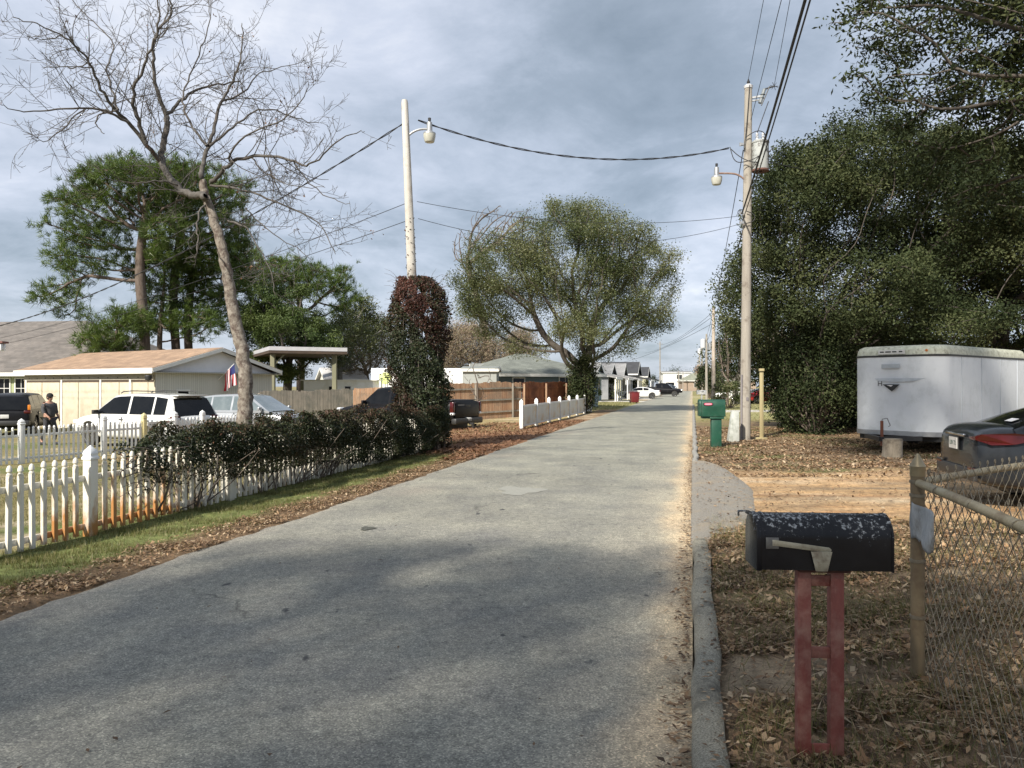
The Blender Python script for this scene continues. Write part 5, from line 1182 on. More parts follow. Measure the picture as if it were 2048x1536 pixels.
def wood(name,c1,c2,var,dirt=None,per=.14,axis='x'):
    """board wood: colour changes from board to board by world position"""
    if name in MATS: return MATS[name]
    m,nt,b=base_mat(name); MATS[name]=m; b.inputs['Roughness'].default_value=.9
    f=noise_fac(nt,7,3,.5,(1,1,.02)); f2=noise_fac(nt,1.2,5,.7,(1,1,1)); f3=noise_fac(nt,30,5,.7,(1,1,.05))
    c=ramp(nt,f,[(.3,c1),(.7,c2)]); c=mixc(nt,ramp(nt,f2,[(.42,(0,0,0)),(.62,(1,1,1))]),c,dirt or c2)
    c=mixc(nt,1.0,c,ramp(nt,f3,[(.3,(.7,.7,.7)),(.7,(1.25,1.25,1.25))]),'MULTIPLY'); nt.links.new(c,b.inputs['Base Color']); return m
WG=wood('grey_boards',(.20,.18,.15),(.34,.30,.25),.2,(.17,.165,.14)); WB=wood('brown_boards',(.30,.16,.09),(.46,.31,.20),.2,(.24,.17,.12)); WR=wood('red_brown_boards',(.20,.07,.035),(.33,.14,.07),.2,(.13,.05,.03))
board_fence('weathered grey board fence behind the hedge and the silver vehicle',[(X_(520,34),34),(X_(705,37),37)],1.78,WG,WG,front=-1)
board_fence('short orange brown board fence behind the pickup cab',[(X_(708,42),42),(X_(800,42.5),42.5)],1.85,WB,WB)
pA=(X_(868,36),36); pB=(X_(1045,39.5),39.5); pC=(X_(1172,46),46)
board_fence('tan and grey board fence with exposed rails right of the vine column',[pA,pB],1.85,WB,WG,front=1)
board_fence('red brown board fence with a tall post behind the white panel fence',[pB,pC],1.82,WR,WR,post_m=WB,front=1)
# ------------------------------------------------------------ houses
def window(root,c,w,h,rz,grid=0,fm=WHITE,depth=.06,name='window'):
    mb=MB(); t=.07
    for dx,dz,sx,sz in ((-w/2,0,t,h+t),(w/2,0,t,h+t),(0,-h/2,w-t,t),(0,h/2,w-t,t)): mb.box((dx,0,dz),(sx,depth,sz))
    if grid: mb.box((0,.005,0),(w-t,depth*.6,.035)); 
    if grid>1: mb.box((0,.006,0),(.03,depth*.55,h-t))
    f=mb.build(name,fm,root); f.location=c; f.rotation_euler=(0,0,rz)
    mb=MB(); mb.box((0,.012,0),(w-t,.02,h-t)); mb.build('pane',GLASS,f); return f
def house(label,C,rz,L,D,eave,rise,wallm,roofm,group=None,hip=0,oh=.4,wins=(),z=None,fasc=WHITE,cat='house',name='house',gable_m=None,doors=(),fh=.18):
    """local frame: origin at a front corner, x along the front wall, y into the house. Ridge runs along x."""
    z=G(C[0],C[1]) if z is None else z
    root=tag(empty(name,(C[0],C[1],z),rz),label,cat,group)
    mb=MB(); mb.add([(0,0,-.4),(L,0,-.4),(L,D,-.4),(0,D,-.4),(0,0,eave),(L,0,eave),(L,D,eave),(0,D,eave)],[(0,1,5,4),(1,2,6,5),(2,3,7,6),(3,0,4,7)]); mb.build('wall',wallm,root)
    y0,y1=-oh,D+oh; x0,x1=-oh,L+oh; zr=eave+rise; e=eave-.0; sl_=rise/(D/2); zo=eave-sl_*oh*.5
    if hip:
        h_=min(D/2+oh,L/2)*hip
        V=[(x0,y0,zo),(x1,y0,zo),(x1,y1,zo),(x0,y1,zo),(x0+h_,D/2,zr),(x1-h_,D/2,zr)]; Fc=[(0,1,5,4),(1,2,5),(2,3,4,5),(3,0,4),(3,2,1,0)]
        V=[(a,b,c+fh*.9) if i<4 else (a,b,c+.1) for i,(a,b,c) in enumerate(V)]
        mb=MB(); mb.add(V,Fc); mb.build('roof',roofm,root)
    else:
        th=.09; mb=MB()
        for s in (0,1):
            ye=y0 if s==0 else y1
            P=[(x0,ye,zo),(x1,ye,zo),(x1,D/2,zr),(x0,D/2,zr)]
            V=[(a,b,c+.10) for a,b,c in P]+[(a,b,c+.10+th) for a,b,c in P]
            mb.add(V,[(3,2,1,0),(4,5,6,7),(0,1,5,4),(1,2,6,5),(2,3,7,6),(3,0,4,7)])
        mb.build('roof',roofm,root)
        for xx in (.0,L): mb=MB(); mb.add([(xx,0,eave),(xx,D,eave),(xx,D/2,zr+.05),(xx+(.02 if xx else -.02),0,eave),(xx+(.02 if xx else -.02),D,eave),(xx+(.02 if xx else -.02),D/2,zr+.05)],[(0,1,2),(5,4,3),(0,3,4,1),(1,4,5,2),(2,5,3,0)]); mb.build('gable',gable_m or wallm,root)
        for xx in (x0-.02,x1+.0):
            for yy in (y0,y1): mb=MB(); mb.bar((xx+.01,yy,zo+.08),(xx+.01,D/2,zr+.08),.04,.16); mb.build('rake_board',fasc,root)
    mb=MB()
    for (cx,cy,sx,sy) in ((L/2,y0-.012,L+2*oh,.03),(L/2,y1+.012,L+2*oh,.03))+(((x0-.012,D/2,.03,D+2*oh),(x1+.012,D/2,.03,D+2*oh)) if hip else ()): mb.box((cx,cy,zo+.07),(sx,sy,fh))
    mb.build('fascia',fasc,root)
    mb=MB(); mb.box((L/2,D/2,zo-.005),(L+2*oh-.02,D+2*oh-.02,.02)); mb.build('soffit',pm('soffit',(.45,.44,.40),(.4,.39,.36),4,.8),root)
    for wd in wins:
        side,s,zc,w,h=wd[:5]; g=wd[5] if len(wd)>5 else 1
        if side=='f': window(root,(s,-.02,zc),w,h,0,g)
        elif side=='r': window(root,(L+.02,s,zc),w,h,R(90),g)
        elif side=='l': window(root,(-.02,s,zc),w,h,R(-90),g)
    return root
def rz_of(dx,dy): return math.atan2(dy,dx)
# tan garage with storage doors. front wall direction goes far-left -> near-right
TANW=bands_mat('tan_plywood',(.58,.53,.41),(.52,.47,.36),.61,'x',.8,.25,line=(.36,.27,.16),lw=.025,var=.05)
CORR=bands_mat('corrugated_grey',(.60,.59,.54),(.52,.51,.46),.11,'y',.5,1.0,line=(.38,.37,.34),lw=.3,var=.04)
GABL=pm('grey_white_gable',(.76,.77,.79),(.70,.71,.73),2,.6)
SHR=shingle_mat('tan_shingles',(.40,.27,.18),(.30,.205,.14),1.4)
Cn=np.array([-15.7,33.0]); sd=np.array([-.85,.53]); sd/=np.linalg.norm(sd); Lg=11.4; C0=Cn+sd*Lg; rzg=rz_of(*(-sd)); zg=G(*Cn)
gr_=house('long tan garage with orange brown shingles, grey gable end and storage doors',C0,rzg,Lg,6.4,2.16-zg+.05,.98,TANW,SHR,oh=.35,z=zg,gable_m=GABL,name='garage',cat='garage',wins=[('r',1.35,1.62,.62,.5,1)],fh=.24)
ev=2.16-zg+.05
mb=MB(); mb.add([(Lg+.012,0,-.4),(Lg+.012,6.4,-.4),(Lg+.012,6.4,ev),(Lg+.012,0,ev),(Lg+.0,0,-.4),(Lg+.0,6.4,-.4),(Lg+.0,6.4,ev),(Lg+.0,0,ev)],[(0,1,2,3),(3,2,6,7),(0,3,7,4),(1,5,6,2)]); mb.build('side_cladding',CORR,gr_)
DW=pm('door_panel',(.56,.51,.39),(.50,.45,.34),2,.7,dirt=(.42,.36,.26),dirt_scale=1.5)
HDR=pm('header_board',(.36,.33,.27),(.3,.27,.22),3,.8)
mb=MB(); mb.box((Lg/2,-.03,ev-.28),(Lg-.1,.05,.20)); hd=mb.build('header',HDR,gr_)
for k in range(14): mb=MB() if k==0 else mb; mb.box((.6+k*.8,-.058,ev-.27),(.07,.012,.05))
mb.build('vent_slots',BLACK,hd)
mb=MB(); mb.box((Lg/2,-.012,ev-.42),(Lg-.2,.02,.10)); mb.build('door_track',pm('dark_track',(.10,.07,.05),(.07,.05,.04),4,.8),gr_)
for x0_,w_ in ((.45,1.55),(2.2,1.5),(3.9,1.5),(5.6,1.55),(7.35,1.5),(9.0,.9),(10.2,.9)):
    mb=MB(); mb.box((x0_+w_/2-.2,-.02,(ev-.5)/2),(w_,.035,ev-.48)); mb.build('storage_door',DW,gr_,bevel=.004)
for xp in (.3,3.75,7.2,9.6): mb=MB(); mb.box((xp,-.05,(ev-.36)/2),(.13,.05,ev-.36)); mb.build('door_post',WHITE,gr_)
mb=MB(); mb.lathe([(.0,-.28),(.13,-.2),(.15,-.05),(.12,.0)],14,c=(0,0,0)); o=mb.build('floodlight',BLKP,gr_,smooth=True); o.location=(Lg+.05,-.35,ev-.18)
# flag on the gable
fp=np.array([Lg+.06,3.2,ev-.35]); Rm=Matrix.Rotation(rzg,3,'Z')
def loc2w(p): q=Rm@Vector(p); return (q.x+C0[0],q.y+C0[1],q.z+zg)
fr=empty('flag',loc2w(fp),rzg); tag(fr,'red and white striped flag on an angled pole at the garage gable','flag')
mb=MB(); mb.tube([(0,0,0),(.55,.45,.75)],.018,7); mb.lathe([(.03,-.02),(.035,.03)],8); mb.build('flagpole',WHITE,fr,smooth=True)
V=[];Fc=[];mi=[]; nu,nv=14,13
for i in range(nu+1):
    for j in range(nv+1):
        u=i/nu; q=j/nv; top=np.array([.55,.45,.75])*(1-.62*q); 
        drop=1.0*u; V.append((top[0]+.05*math.sin(q*14+u*2)*(.3+u)+.02,top[1]+.10*math.sin(q*9+u)*u+.0,top[2]-drop*(1-.15*q)))
for i in range(nu):
    for j in range(nv):
        a=i*(nv+1)+j; Fc.append((a,a+1,a+nv+2,a+nv+1)); mi.append(2 if (j<6 and i<6) else (0 if j%2==0 else 1))
FR=pm('flag_red',(.42,.02,.03),(.36,.015,.025),5,.8); FW=pm('flag_white',(.75,.74,.74),(.68,.67,.68),5,.8); FB=pm('flag_blue',(.02,.03,.14),(.03,.04,.16),5,.8)
mesh('flag_cloth',V,Fc,FR,fr,smooth=True,mats=[FW,FB],midx=mi)
# left neighbour house
SID=bands_mat('green_siding',(.38,.42,.25),(.34,.38,.22),.16,'z',.6,.5,line=(.2,.22,.14),lw=.08,var=.03)
SHG=shingle_mat('brown_grey_shingles',(.19,.17,.155),(.14,.128,.118),1.4)
p0=np.array([-49,47.5]); p1=np.array([-23.5,44.0]); L_=np.linalg.norm(p1-p0)
hn=house('single storey green sided house with large brown grey roof behind the garage',p0,rz_of(*(p1-p0)),L_,13,2.75,3.6,SID,SHG,hip=1.0,oh=.5,wins=[('f',along(q_,p0,p1),1.85,.8,1.2,2) for q_ in (43,9,-40,-90)],z=-.45,fh=.22)
mb=MB(); mb.lathe([(.07,0),(.07,.35)],10,c=(L_-6.5,2.6,4.0)); mb.build('vent_pipe',pm('vent',(.1,.1,.1),(.1,.1,.1),3,.6),hn)
# carport
cA=np.array([-13.6,42.0]); zc0=G(*cA); rt=tag(empty('carport',(cA[0],cA[1],zc0)),'open carport with flat white edged roof on timber posts behind the fence','carport')
e1=np.array([4.0,1.7]); e2=np.array([-4.8,9.8]); ht=3.55-zc0
quad=[np.zeros(2),e1,e1+e2,e2]
V=[(p[0],p[1],ht+(.0 if i in(0,1) else -.0)) for i,p in enumerate(quad)]+[(p[0],p[1],ht+.22) for p in quad]
mb=MB(); mb.add(V,[(3,2,1,0),(4,5,6,7),(0,1,5,4),(1,2,6,5),(2,3,7,6),(3,0,4,7)]); mb.build('roof',pm('carport_roof',(.50,.50,.52),(.44,.44,.46),3,.5),rt)
mb=MB(); mb.add([(p[0],p[1],ht-.16) for p in quad]+[(p[0],p[1],ht-.015) for p in quad],[(3,2,1,0),(4,5,6,7),(0,1,5,4),(1,2,6,5),(2,3,7,6),(3,0,4,7)]); mb.build('roof_underside',pm('dark_underside',(.055,.04,.03),(.08,.055,.04),3,.9),rt)  # one dark slab under the whole roof
TP=pm('treated_post',(.17,.17,.11),(.22,.21,.14),4,.9,stretch=(1,1,.2))
for a,b in ((.06,.04),(.86,.05),(.06,.95),(.86,.95)):
    p=e1*a+e2*b; mb=MB(); mb.box((p[0],p[1],ht/2-.3),(.24,.24,ht+.2)); mb.build('post',TP,rt)
    mb=MB(); mb.bar((p[0],p[1],ht-.9),(p[0]+(.6 if a<.5 else -.6),p[1]+.2,ht-.2),.09,.09); mb.build('knee_brace',TP,rt)
# white trailer behind the grey fence, box truck, shed
def boxy(name,lab,cat,px0,px1,Y,z0,z1,depth,m,rz=0,bev=.06):
    x0,x1=X_(px0,Y),X_(px1,Y); g=G((x0+x1)/2,Y); rt=tag(empty(name,((x0+x1)/2,Y+depth/2,g),rz),lab,cat)
    mb=MB(); mb.box((0,0,(z0+z1)/2-g),(x1-x0,depth,z1-z0)); mb.build('body',m,rt,bevel=bev,seg=3); return rt,x1-x0
WG2=pm('white_fibreglass',(.74,.74,.70),(.66,.66,.61),2,.4,dirt=(.6,.58,.48),dirt_scale=1)
rt,wl_=boxy('camper_trailer','long low white camper roof showing above the grey board fence','trailer',607,746,47,.4,1.92,2.2,WG2)
mb=MB(); mb.box((.05,0,1.92+.49),(wl_+.4,2.4,.05)); mb.build('roof_edge',WG2,rt)
for dx in (.6,-.4): mb=MB(); mb.box((dx,-1.115,1.9),(.35,.03,.22)); mb.build('window',GLASS,rt)
for dx in (-1.4,1.4): mb=MB(); mb.lathe([(.34,-1.05),(.34,-.8)],18,c=(dx,0,.33),axis='Y'); mb.build('wheel',RUB,rt)
rt,wl_=boxy('box_truck','white box truck with a yellow green tree picture on its side','truck',742,926,50,.25,2.72,2.3,pm('truck_white',(.80,.80,.80),(.74,.74,.74),2,.35),bev=.05)
mb=MB(); mb.box((-wl_/2+.95,-1.165,2.0+.2),(1.5,.02,1.5)); mb.build('side_picture',pm('picture_white',(.82,.82,.80),(.8,.8,.78),2,.5),rt)
mb=MB(); tt=np.linspace(0,2*np.pi,18)[:-1]; mb.prism([(-wl_/2+.95+.42*math.cos(a)*(1+.15*math.sin(3*a)),2.45+.40*math.sin(a)) for a in tt],-1.182,-1.178,'y'); mb.build('picture_blob',pm('picture_yellow',(.68,.78,.22),(.75,.82,.40),3,.5),rt)  # printed yellow green blob of the side picture
mb=MB(); mb.box((-wl_/2+.72,-1.188,2.1),(.07,.006,.62)); mb.box((-wl_/2+.95,-1.188,2.0),(.03,.006,.4)); mb.box((-wl_/2+1.1,-1.188,2.05),(.03,.006,.5)); mb.prism([(-wl_/2+.48,2.32),(-wl_/2+.7,2.5),(-wl_/2+.94,2.36),(-wl_/2+.7,2.42)],-1.19,-1.186,'y'); mb.prism([(-wl_/2+.95,2.32),(-wl_/2+1.15,2.42),(-wl_/2+1.35,2.30),(-wl_/2+1.12,2.34)],-1.19,-1.186,'y'); mb.build('picture_tree',pm('picture_dark',(.04,.07,.03),(.06,.08,.04),3,.5),rt)
mb=MB(); mb.box((-wl_/2+.95,-1.188,1.70),(.9,.006,.05)); mb.build('picture_writing',BLACK,rt)
mb=MB(); mb.box((-wl_/2-.35,0,1.35),(.8,2.0,1.6)); mb.build('cab',pm('truck_cab',(.6,.6,.6),(.55,.55,.55),2,.3),rt,bevel=.15,seg=3)
mb=MB(); mb.box((-wl_/2-.35,-1.15,1.8),(.12,.14,.42)); mb.build('mirror',BLKP,rt)
for dx in (-1.8,1.9): mb=MB(); mb.lathe([(.42,-1.1),(.42,-.8)],20,c=(dx,0,.42),axis='Y'); mb.build('wheel',RUB,rt)
GW=bands_mat('grey_lap_siding',(.36,.38,.37),(.32,.34,.33),.2,'z',.6,.4,line=(.2,.2,.2),var=.03)
house('grey shed with low roof just right of the vine column',(X_(926,47),47),R(-2),2.1,3,2.75,.15,GW,pm('flat_roof',(.25,.27,.26),(.2,.22,.21),3,.7),oh=.15,name='shed',cat='shed')
house('small white trimmed house partly hidden by tan branches',(X_(950,54),54),R(4),5.2,5,2.5,.8,GW,shingle_mat('pale_shingles',(.28,.29,.27),(.24,.25,.23),1.4),oh=.35,wins=[('f',1.2,1.7,.9,.9),('f',3.4,1.7,.9,.9)])
house('little outbuilding with white gable roof left of the box truck',(X_(655,62),62),R(25),3,3.5,2.2,.9,WG2,pm('metal_roof',(.6,.6,.6),(.5,.5,.5),2,.4),oh=.3,name='shed',cat='shed')
# blue grey house behind the brown fence
BL=bands_mat('blue_grey_siding',(.13,.18,.21),(.11,.155,.185),.18,'z',.6,.5,line=(.06,.08,.1),var=.04)
SG=shingle_mat('grey_green_shingles',(.20,.215,.19),(.16,.175,.155),1.5)
q0=np.array([X_(992,51),51]); q1=np.array([X_(1196,55),55]); Lh=np.linalg.norm(q1-q0)
house('low blue grey house with white framed windows behind the red brown fence',q0,rz_of(*(q1-q0)),Lh,8,2.35,1.55,BL,SG,hip=1.0,oh=.45,wins=[('f',1.75,1.62,.95,1.05,1),('f',Lh*.66,1.66,1.0,1.1,2)],z=-.05,fh=.2)
# cottages down the road
CR=bands_mat('cream_siding',(.52,.50,.36),(.47,.45,.32),.2,'z',.6,.4,line=(.3,.29,.2),var=.03); TQ=bands_mat('pale_blue_siding',(.32,.45,.48),(.28,.41,.44),.2,'z',.6,.4,line=(.2,.28,.3),var=.03)
GY=bands_mat('mid_grey_siding',(.30,.31,.32),(.26,.27,.28),.2,'z',.6,.4,line=(.16,.16,.17),var=.03); WS=bands_mat('white_siding',(.72,.72,.70),(.66,.66,.64),.25,'z',.6,.3,line=(.4,.4,.4),var=.02)
SD=shingle_mat('charcoal_shingles',(.06,.062,.068),(.045,.047,.052),1.5); SL=shingle_mat('light_grey_shingles',(.27,.27,.27),(.23,.23,.23),1.5); ST=shingle_mat('olive_shingles',(.26,.27,.21),(.22,.23,.18),1.5)
ra=math.atan2(1,K)   # road heading angle
def cottage(label,t,v,Wd,Dp,eave,rise,wm,rm,porch=True,grp='cottages in a row down the left side of the road',two=False):
    """gable front faces the road; local x runs away from the road so the ridge is at right angles to it"""
    p=rp(t,v); rz=ra+R(90)   # local x: away from road (leftwards)
    root=house(label,p,rz,Dp,Wd,eave,rise,wm,rm,grp,oh=.35,wins=[('l',Wd*.3,1.6 if not two else 4.2,.9,1.2),('l',Wd*.72,1.6 if not two else 4.2,.9,1.2),('r',Wd*.5,1.6,.9,1.1)],z=G(*p))
    for s in (.2,.45,.7): window(root,(Dp*s,Wd+.02,1.6),.9,1.1,R(180),1)
    if porch:
        mb=MB(); mb.add([(-2.2,-.1,2.25),(-2.2,Wd+.1,2.25),(0,Wd+.1,2.75),(0,-.1,2.75),(-2.2,-.1,2.4),(-2.2,Wd+.1,2.4),(0,Wd+.1,2.9),(0,-.1,2.9)],[(0,1,2,3),(7,6,5,4),(0,4,5,1),(1,5,6,2),(2,6,7,3),(3,7,4,0)]); mb.build('porch_roof',rm,root)
        mb=MB(); mb.box((-2.23,Wd/2,2.27),(.05,Wd+.3,.22)); mb.build('porch_beam',WHITE,root)
        for i in range(4): mb=MB(); mb.box((-2.1,.1+i*(Wd-.2)/3,1.12),(.11,.11,2.25)); mb.build('porch_column',WHITE,root)
        mb=MB(); mb.box((-.02,Wd*.5,1.05),(.05,.95,2.1)); mb.build('door',pm('door_dark',(.05,.04,.04),(.07,.05,.05),3,.5),root)
    return root
cottage('pale blue cottage with a white columned porch, first in the row',79,-9.6,6.5,9,2.55,1.15,TQ,SL)
cottage('grey cottage with white porch posts beside the pale blue one',89,-9.3,6.5,9,2.6,1.3,GY,SL)
cottage('cream cottage with a steep gabled porch behind the white sedan',99.5,-8.9,6.5,9,2.6,1.6,CR,SL)
cottage('dark roofed cottage beyond the cream one',113,-8.0,8,9,3.1,1.7,GY,SD)
cottage('lower dark roofed cottage fifth in the row',128,-7.5,8,9,2.9,1.5,CR,SD)
house('white two storey house near the end of the road',(X_(1326,215),215),R(-6),8,9,5.0,.5,WS,SL,oh=.3,wins=[('f',4.6,3.9,1.6,1.2,2),('f',2,1.4,2.4,1.9,0)],z=0)
house('tan roofed house closing the view at the end of the road',(X_(1368,206),208),R(-4),20,9,2.8,2.4,bands_mat('brick_tan',(.33,.25,.19),(.29,.22,.17),.3,'z',.8,.3,line=(.2,.15,.12),var=.05),ST,hip=1.0,oh=.5,wins=[('f',4,1.6,1.6,1.2),('f',10,1.6,1.6,1.2),('f',15,1.6,1.6,1.2)],z=0)
house('pale house half hidden by leaves behind the red car',(X_(1560,66),66),R(-14),16,8,2.7,1.6,WS,SL,hip=1.0,oh=.4,wins=[('f',2,1.6,1.1,1.1),('f',6,1.6,1.1,1.1),('f',10,1.6,1.1,1.1)],z=0)
# bin, white mailbox
bx_,by_=X_(1269,66),66.
rt=tag(empty('wheelie_bin',(bx_,by_,0),R(8)),'maroon wheeled rubbish bin at the left edge of the road','bin')
MRN=pm('maroon_plastic',(.16,.018,.022),(.12,.014,.018),4,.45)
mb=MB(); mb.add([(x*s,y*s,z) for z,s in ((.08,.82),(.92,1.0)) for x,y in ((-.36,-.38),(.36,-.38),(.36,.38),(-.36,.38))],[(3,2,1,0),(4,5,6,7),(0,1,5,4),(1,2,6,5),(2,3,7,6),(3,0,4,7)]); mb.build('body',MRN,rt,bevel=.03)
mb=MB(); mb.box((0,0,.97),(.78,.84,.08)); mb.build('lid',MRN,rt,bevel=.03)
for s in (-1,1): mb=MB(); mb.lathe([(.13,s*.3-.03),(.13,s*.3+.03)],14,c=(.3*0+.0,.34,.13),axis='X'); mb.build('wheel',RUB,rt)
mb=MB(); mb.bar((-.28,.42,.95),(.28,.42,.95),.04,.04); mb.build('handle',MRN,rt)
wx,wy=X_(1403,48),48.; rt=tag(empty('mailbox',(wx,wy,0)),'small white mailbox on a post beyond the green one','mailbox')
mb=MB(); mb.box((0,0,.5),(.09,.09,1.1)); mb.build('post',WHITE,rt)
mb=MB(); mb.prism([(u,w+1.0) for u,w in arch(.22,.26)],-.3,.3,'x'); mb.build('box',WHITE,rt,smooth=True)
mb=MB(); mb.box((.05,-.12,1.17),(.14,.01,.05)); mb.build('nameplate',BLACK,rt)
for k,(px,Y,h) in enumerate(((1330,105,1.5),(1338,112,1.5))):
    x=X_(px-22,Y*.95); mb=MB(); mb.box((x,Y,h/2),(.12,.12,h)); mb.box((x,Y,h),(.2,.2,.04)); tag(mb.build('marker_post',WOODP),['pale marker post on the lawn beyond the white sedan','second pale marker post further along the lawn'][k],'post')
# ------------------------------------------------------------ trailer on the right
TRM=pm('trailer_white',(.70,.73,.75),(.64,.67,.70),1.4,.35,bump=.12,dirt=(.54,.57,.58),dirt_scale=2.4,stretch=(1,1,.5),dthr=(.5,.72),bscale=4)
CAPM=pm('mildewed_cap',(.55,.56,.46),(.38,.39,.30),9,.7,dirt=(.22,.21,.16),dirt_scale=11,detail=8)
tc_=np.array([X_(1887,17.0),17.0]); fd=np.array([-.622,.783]); sdv=np.array([.783,.622])   # along the front face, along the side
rzt=math.atan2(sdv[1],sdv[0]); zt0=G(*tc_)
rt=tag(empty('enclosed_trailer',(tc_[0],tc_[1],zt0),rzt),'white enclosed cargo trailer with mildewed front cap parked under the oak','trailer')
Wt,Lt=2.15,5.2; zb_=Z_(870,17)-zt0; zt_=Z_(709,17)-zt0; rc_=.42
def rrect(x0,x1,y0,y1,r,z,n=7,bow=.07):
    P=[]
    for cx,cy,a0 in ((x0+r,y0+r,180),(x1-.05,y0+.05,270),(x1-.05,y1-.05,0),(x0+r,y1-r,90)):
        rr_=r if cx==x0+r else .05
        for a in np.linspace(a0,a0+90,n): P.append((cx+rr_*math.cos(R(a)),cy+rr_*math.sin(R(a)),z))
    return P
def ringloft(rings,name,m,root,caps=True,sharp=40):
    n=len(rings[0]); mb=MB(); V=[p for r in rings for p in r]; Fc=[]
    for k in range(len(rings)-1):
        for i in range(n): j=(i+1)%n; Fc.append((k*n+i,k*n+j,(k+1)*n+j,(k+1)*n+i))
    if caps: Fc+=[tuple(range(n))[::-1],tuple((len(rings)-1)*n+i for i in range(n))]
    mb.add(V,Fc); return mb.build(name,m,root,smooth=True,sharp=sharp)
def front_bow(P):   # gentle bow of the front wall
    return [(x-.10*math.cos((y/Wt-.5)*math.pi) if x<rc_ else x,y,z) for x,y,z in P]
ringloft([front_bow(rrect(0,Lt,0,Wt,rc_,z,12)) for z in (zb_,zt_)],'body',TRM,rt)
ringloft([front_bow(rrect(-.012,Lt+.01,-.012,Wt+.012,rc_,z,12)) for z in (zt_-.025,zt_+.02)],'black_trim',BLKP,rt)
cap=[]
for z,ins in ((zt_+.02,.0),(zt_+.13,.02),(zt_+.20,.07),(zt_+.24,.18),(zt_+.255,.4)): cap.append(front_bow(rrect(ins,Lt-.01,ins*.6,Wt-ins*.6,max(.05,rc_-ins*.3),z,12)))
ringloft(cap,'front_cap',CAPM,rt,sharp=60)
ringloft([front_bow(rrect(.0-.008,Lt+.008,-.008,Wt+.008,rc_,z,12)) for z in (zb_-.06,zb_+.05)],'lower_trim',GALV,rt)
for xs in (1.0,2.2,3.4,4.6):
    mb=MB(); mb.box((xs,-.004,(zb_+zt_)/2),(.022,.008,zt_-zb_-.06)); mb.build('side_seam',pm('seam_white',(.50,.54,.58),(.46,.5,.54),4,.4),rt)
mb=MB(); mb.box((Lt/2,Wt/2,zb_-.12),(Lt-.3,Wt-.3,.12)); mb.build('underframe',BLKP,rt)
for s in (.0,1.0):
    mb=MB(); mb.lathe([(.33,.02),(.36,.08),(.36,.2),(.33,.26)],22,c=(3.1,Wt*s-(.28 if s else 0),.36),axis='Y'); mb.build('wheel',RUB,rt,smooth=True)
mb=MB(); mb.box((3.1,-.02,.75),(1.1,.1,.06)); mb.build('fender',GALV,rt,bevel=.02)
mb=MB(); mb.bar((-.1,Wt*.2,zb_-.1),(-.72,Wt*.5,zb_-.12),.08,.1); mb.bar((-.1,Wt*.8,zb_-.1),(-.72,Wt*.5,zb_-.12),.08,.1); mb.build('tongue',BLKP,rt)
RST=pm('rusty_jack',(.20,.07,.04),(.12,.05,.03),10,.8)
jx=-.66; mb=MB(); mb.tube([(jx,Wt*.5,zb_-.28),(jx,Wt*.5,zb_+.30)],.035,10); jk=mb.build('jack',RST,rt,smooth=True)
mb=MB(); mb.tube([(jx,Wt*.5,zb_+.30),(jx+.02,Wt*.5,zb_+.34),(jx+.05,Wt*.5-.10,zb_+.36),(jx+.05,Wt*.5-.17,zb_+.2),(jx+.05,Wt*.5-.13,zb_+.17)],.01,6); mb.build('crank_handle',pm('dull_handle',(.12,.12,.12),(.15,.15,.15),5,.5),jk)
# logo, faded panel and top notice on the front wall
fx=-.104; cyl=Wt*.52
rf=(0,0,0)
mb=MB(); mb.prism([(cyl+.20,1.62),(cyl-.20,1.62),(cyl-.02,1.45)],fx-.012,fx-.006,'x'); mb.build('emblem',BLACK,rt)
mb=MB(); mb.prism([(cyl+.10,1.60),(cyl-.05,1.60),(cyl+.0,1.565)],fx-.016,fx-.013,'x'); mb.build('emblem_highlight',WINK,rt)
text('emblem_letter','H',.17,BLACK,rt,(fx-.010,cyl+.26,1.63),(R(90),0,R(-90)))
mb=MB(); yq=np.linspace(cyl-.75,cyl+.40,24); bw=lambda y:-.10*math.cos((y/Wt-.5)*math.pi)-.002; zq=np.interp(yq,[cyl-.75,cyl-.5,cyl-.05,cyl+.3,cyl+.4],[1.755,1.69,1.675,1.70,1.755])
mb.add([(bw(y),y,1.76) for y in yq]+[(bw(y),y,z) for y,z in zip(yq,zq)],[(i,i+1,i+25,i+24) for i in range(23)]); mb.build('faded_emblem_mark',pm('faded_mark',(.42,.46,.50),(.50,.54,.58),6,.5),rt)
mb=MB(); mb.box((fx+.005,cyl+.02,2.05),(.012,.42,.10)); mb.build('faded_sticker',pm('faded_sticker',(.38,.42,.45),(.45,.49,.52),8,.5),rt)
mb=MB(); mb.box((-.086,cyl+.0,zt_+.09),(.02,.62,.10)); mb.build('notice_plate',pm('notice_white',(.62,.62,.60),(.56,.56,.54),5,.5),rt)
mb=MB()
for i,w_ in enumerate((.09,.13,.10,.08)): mb.box((-.098,cyl+.22-i*.145,zt_+.095),(.004,w_,.03))
mb.build('notice_writing',BLACK,rt)
mb=MB(); mb.lathe([(.03,-.02),(.03,.02)],10,c=(-.02,.35,zt_+.11),axis='X'); mb.build('marker_light',pm('marker_orange',(.5,.16,.03),(.4,.12,.03),5,.3),rt)
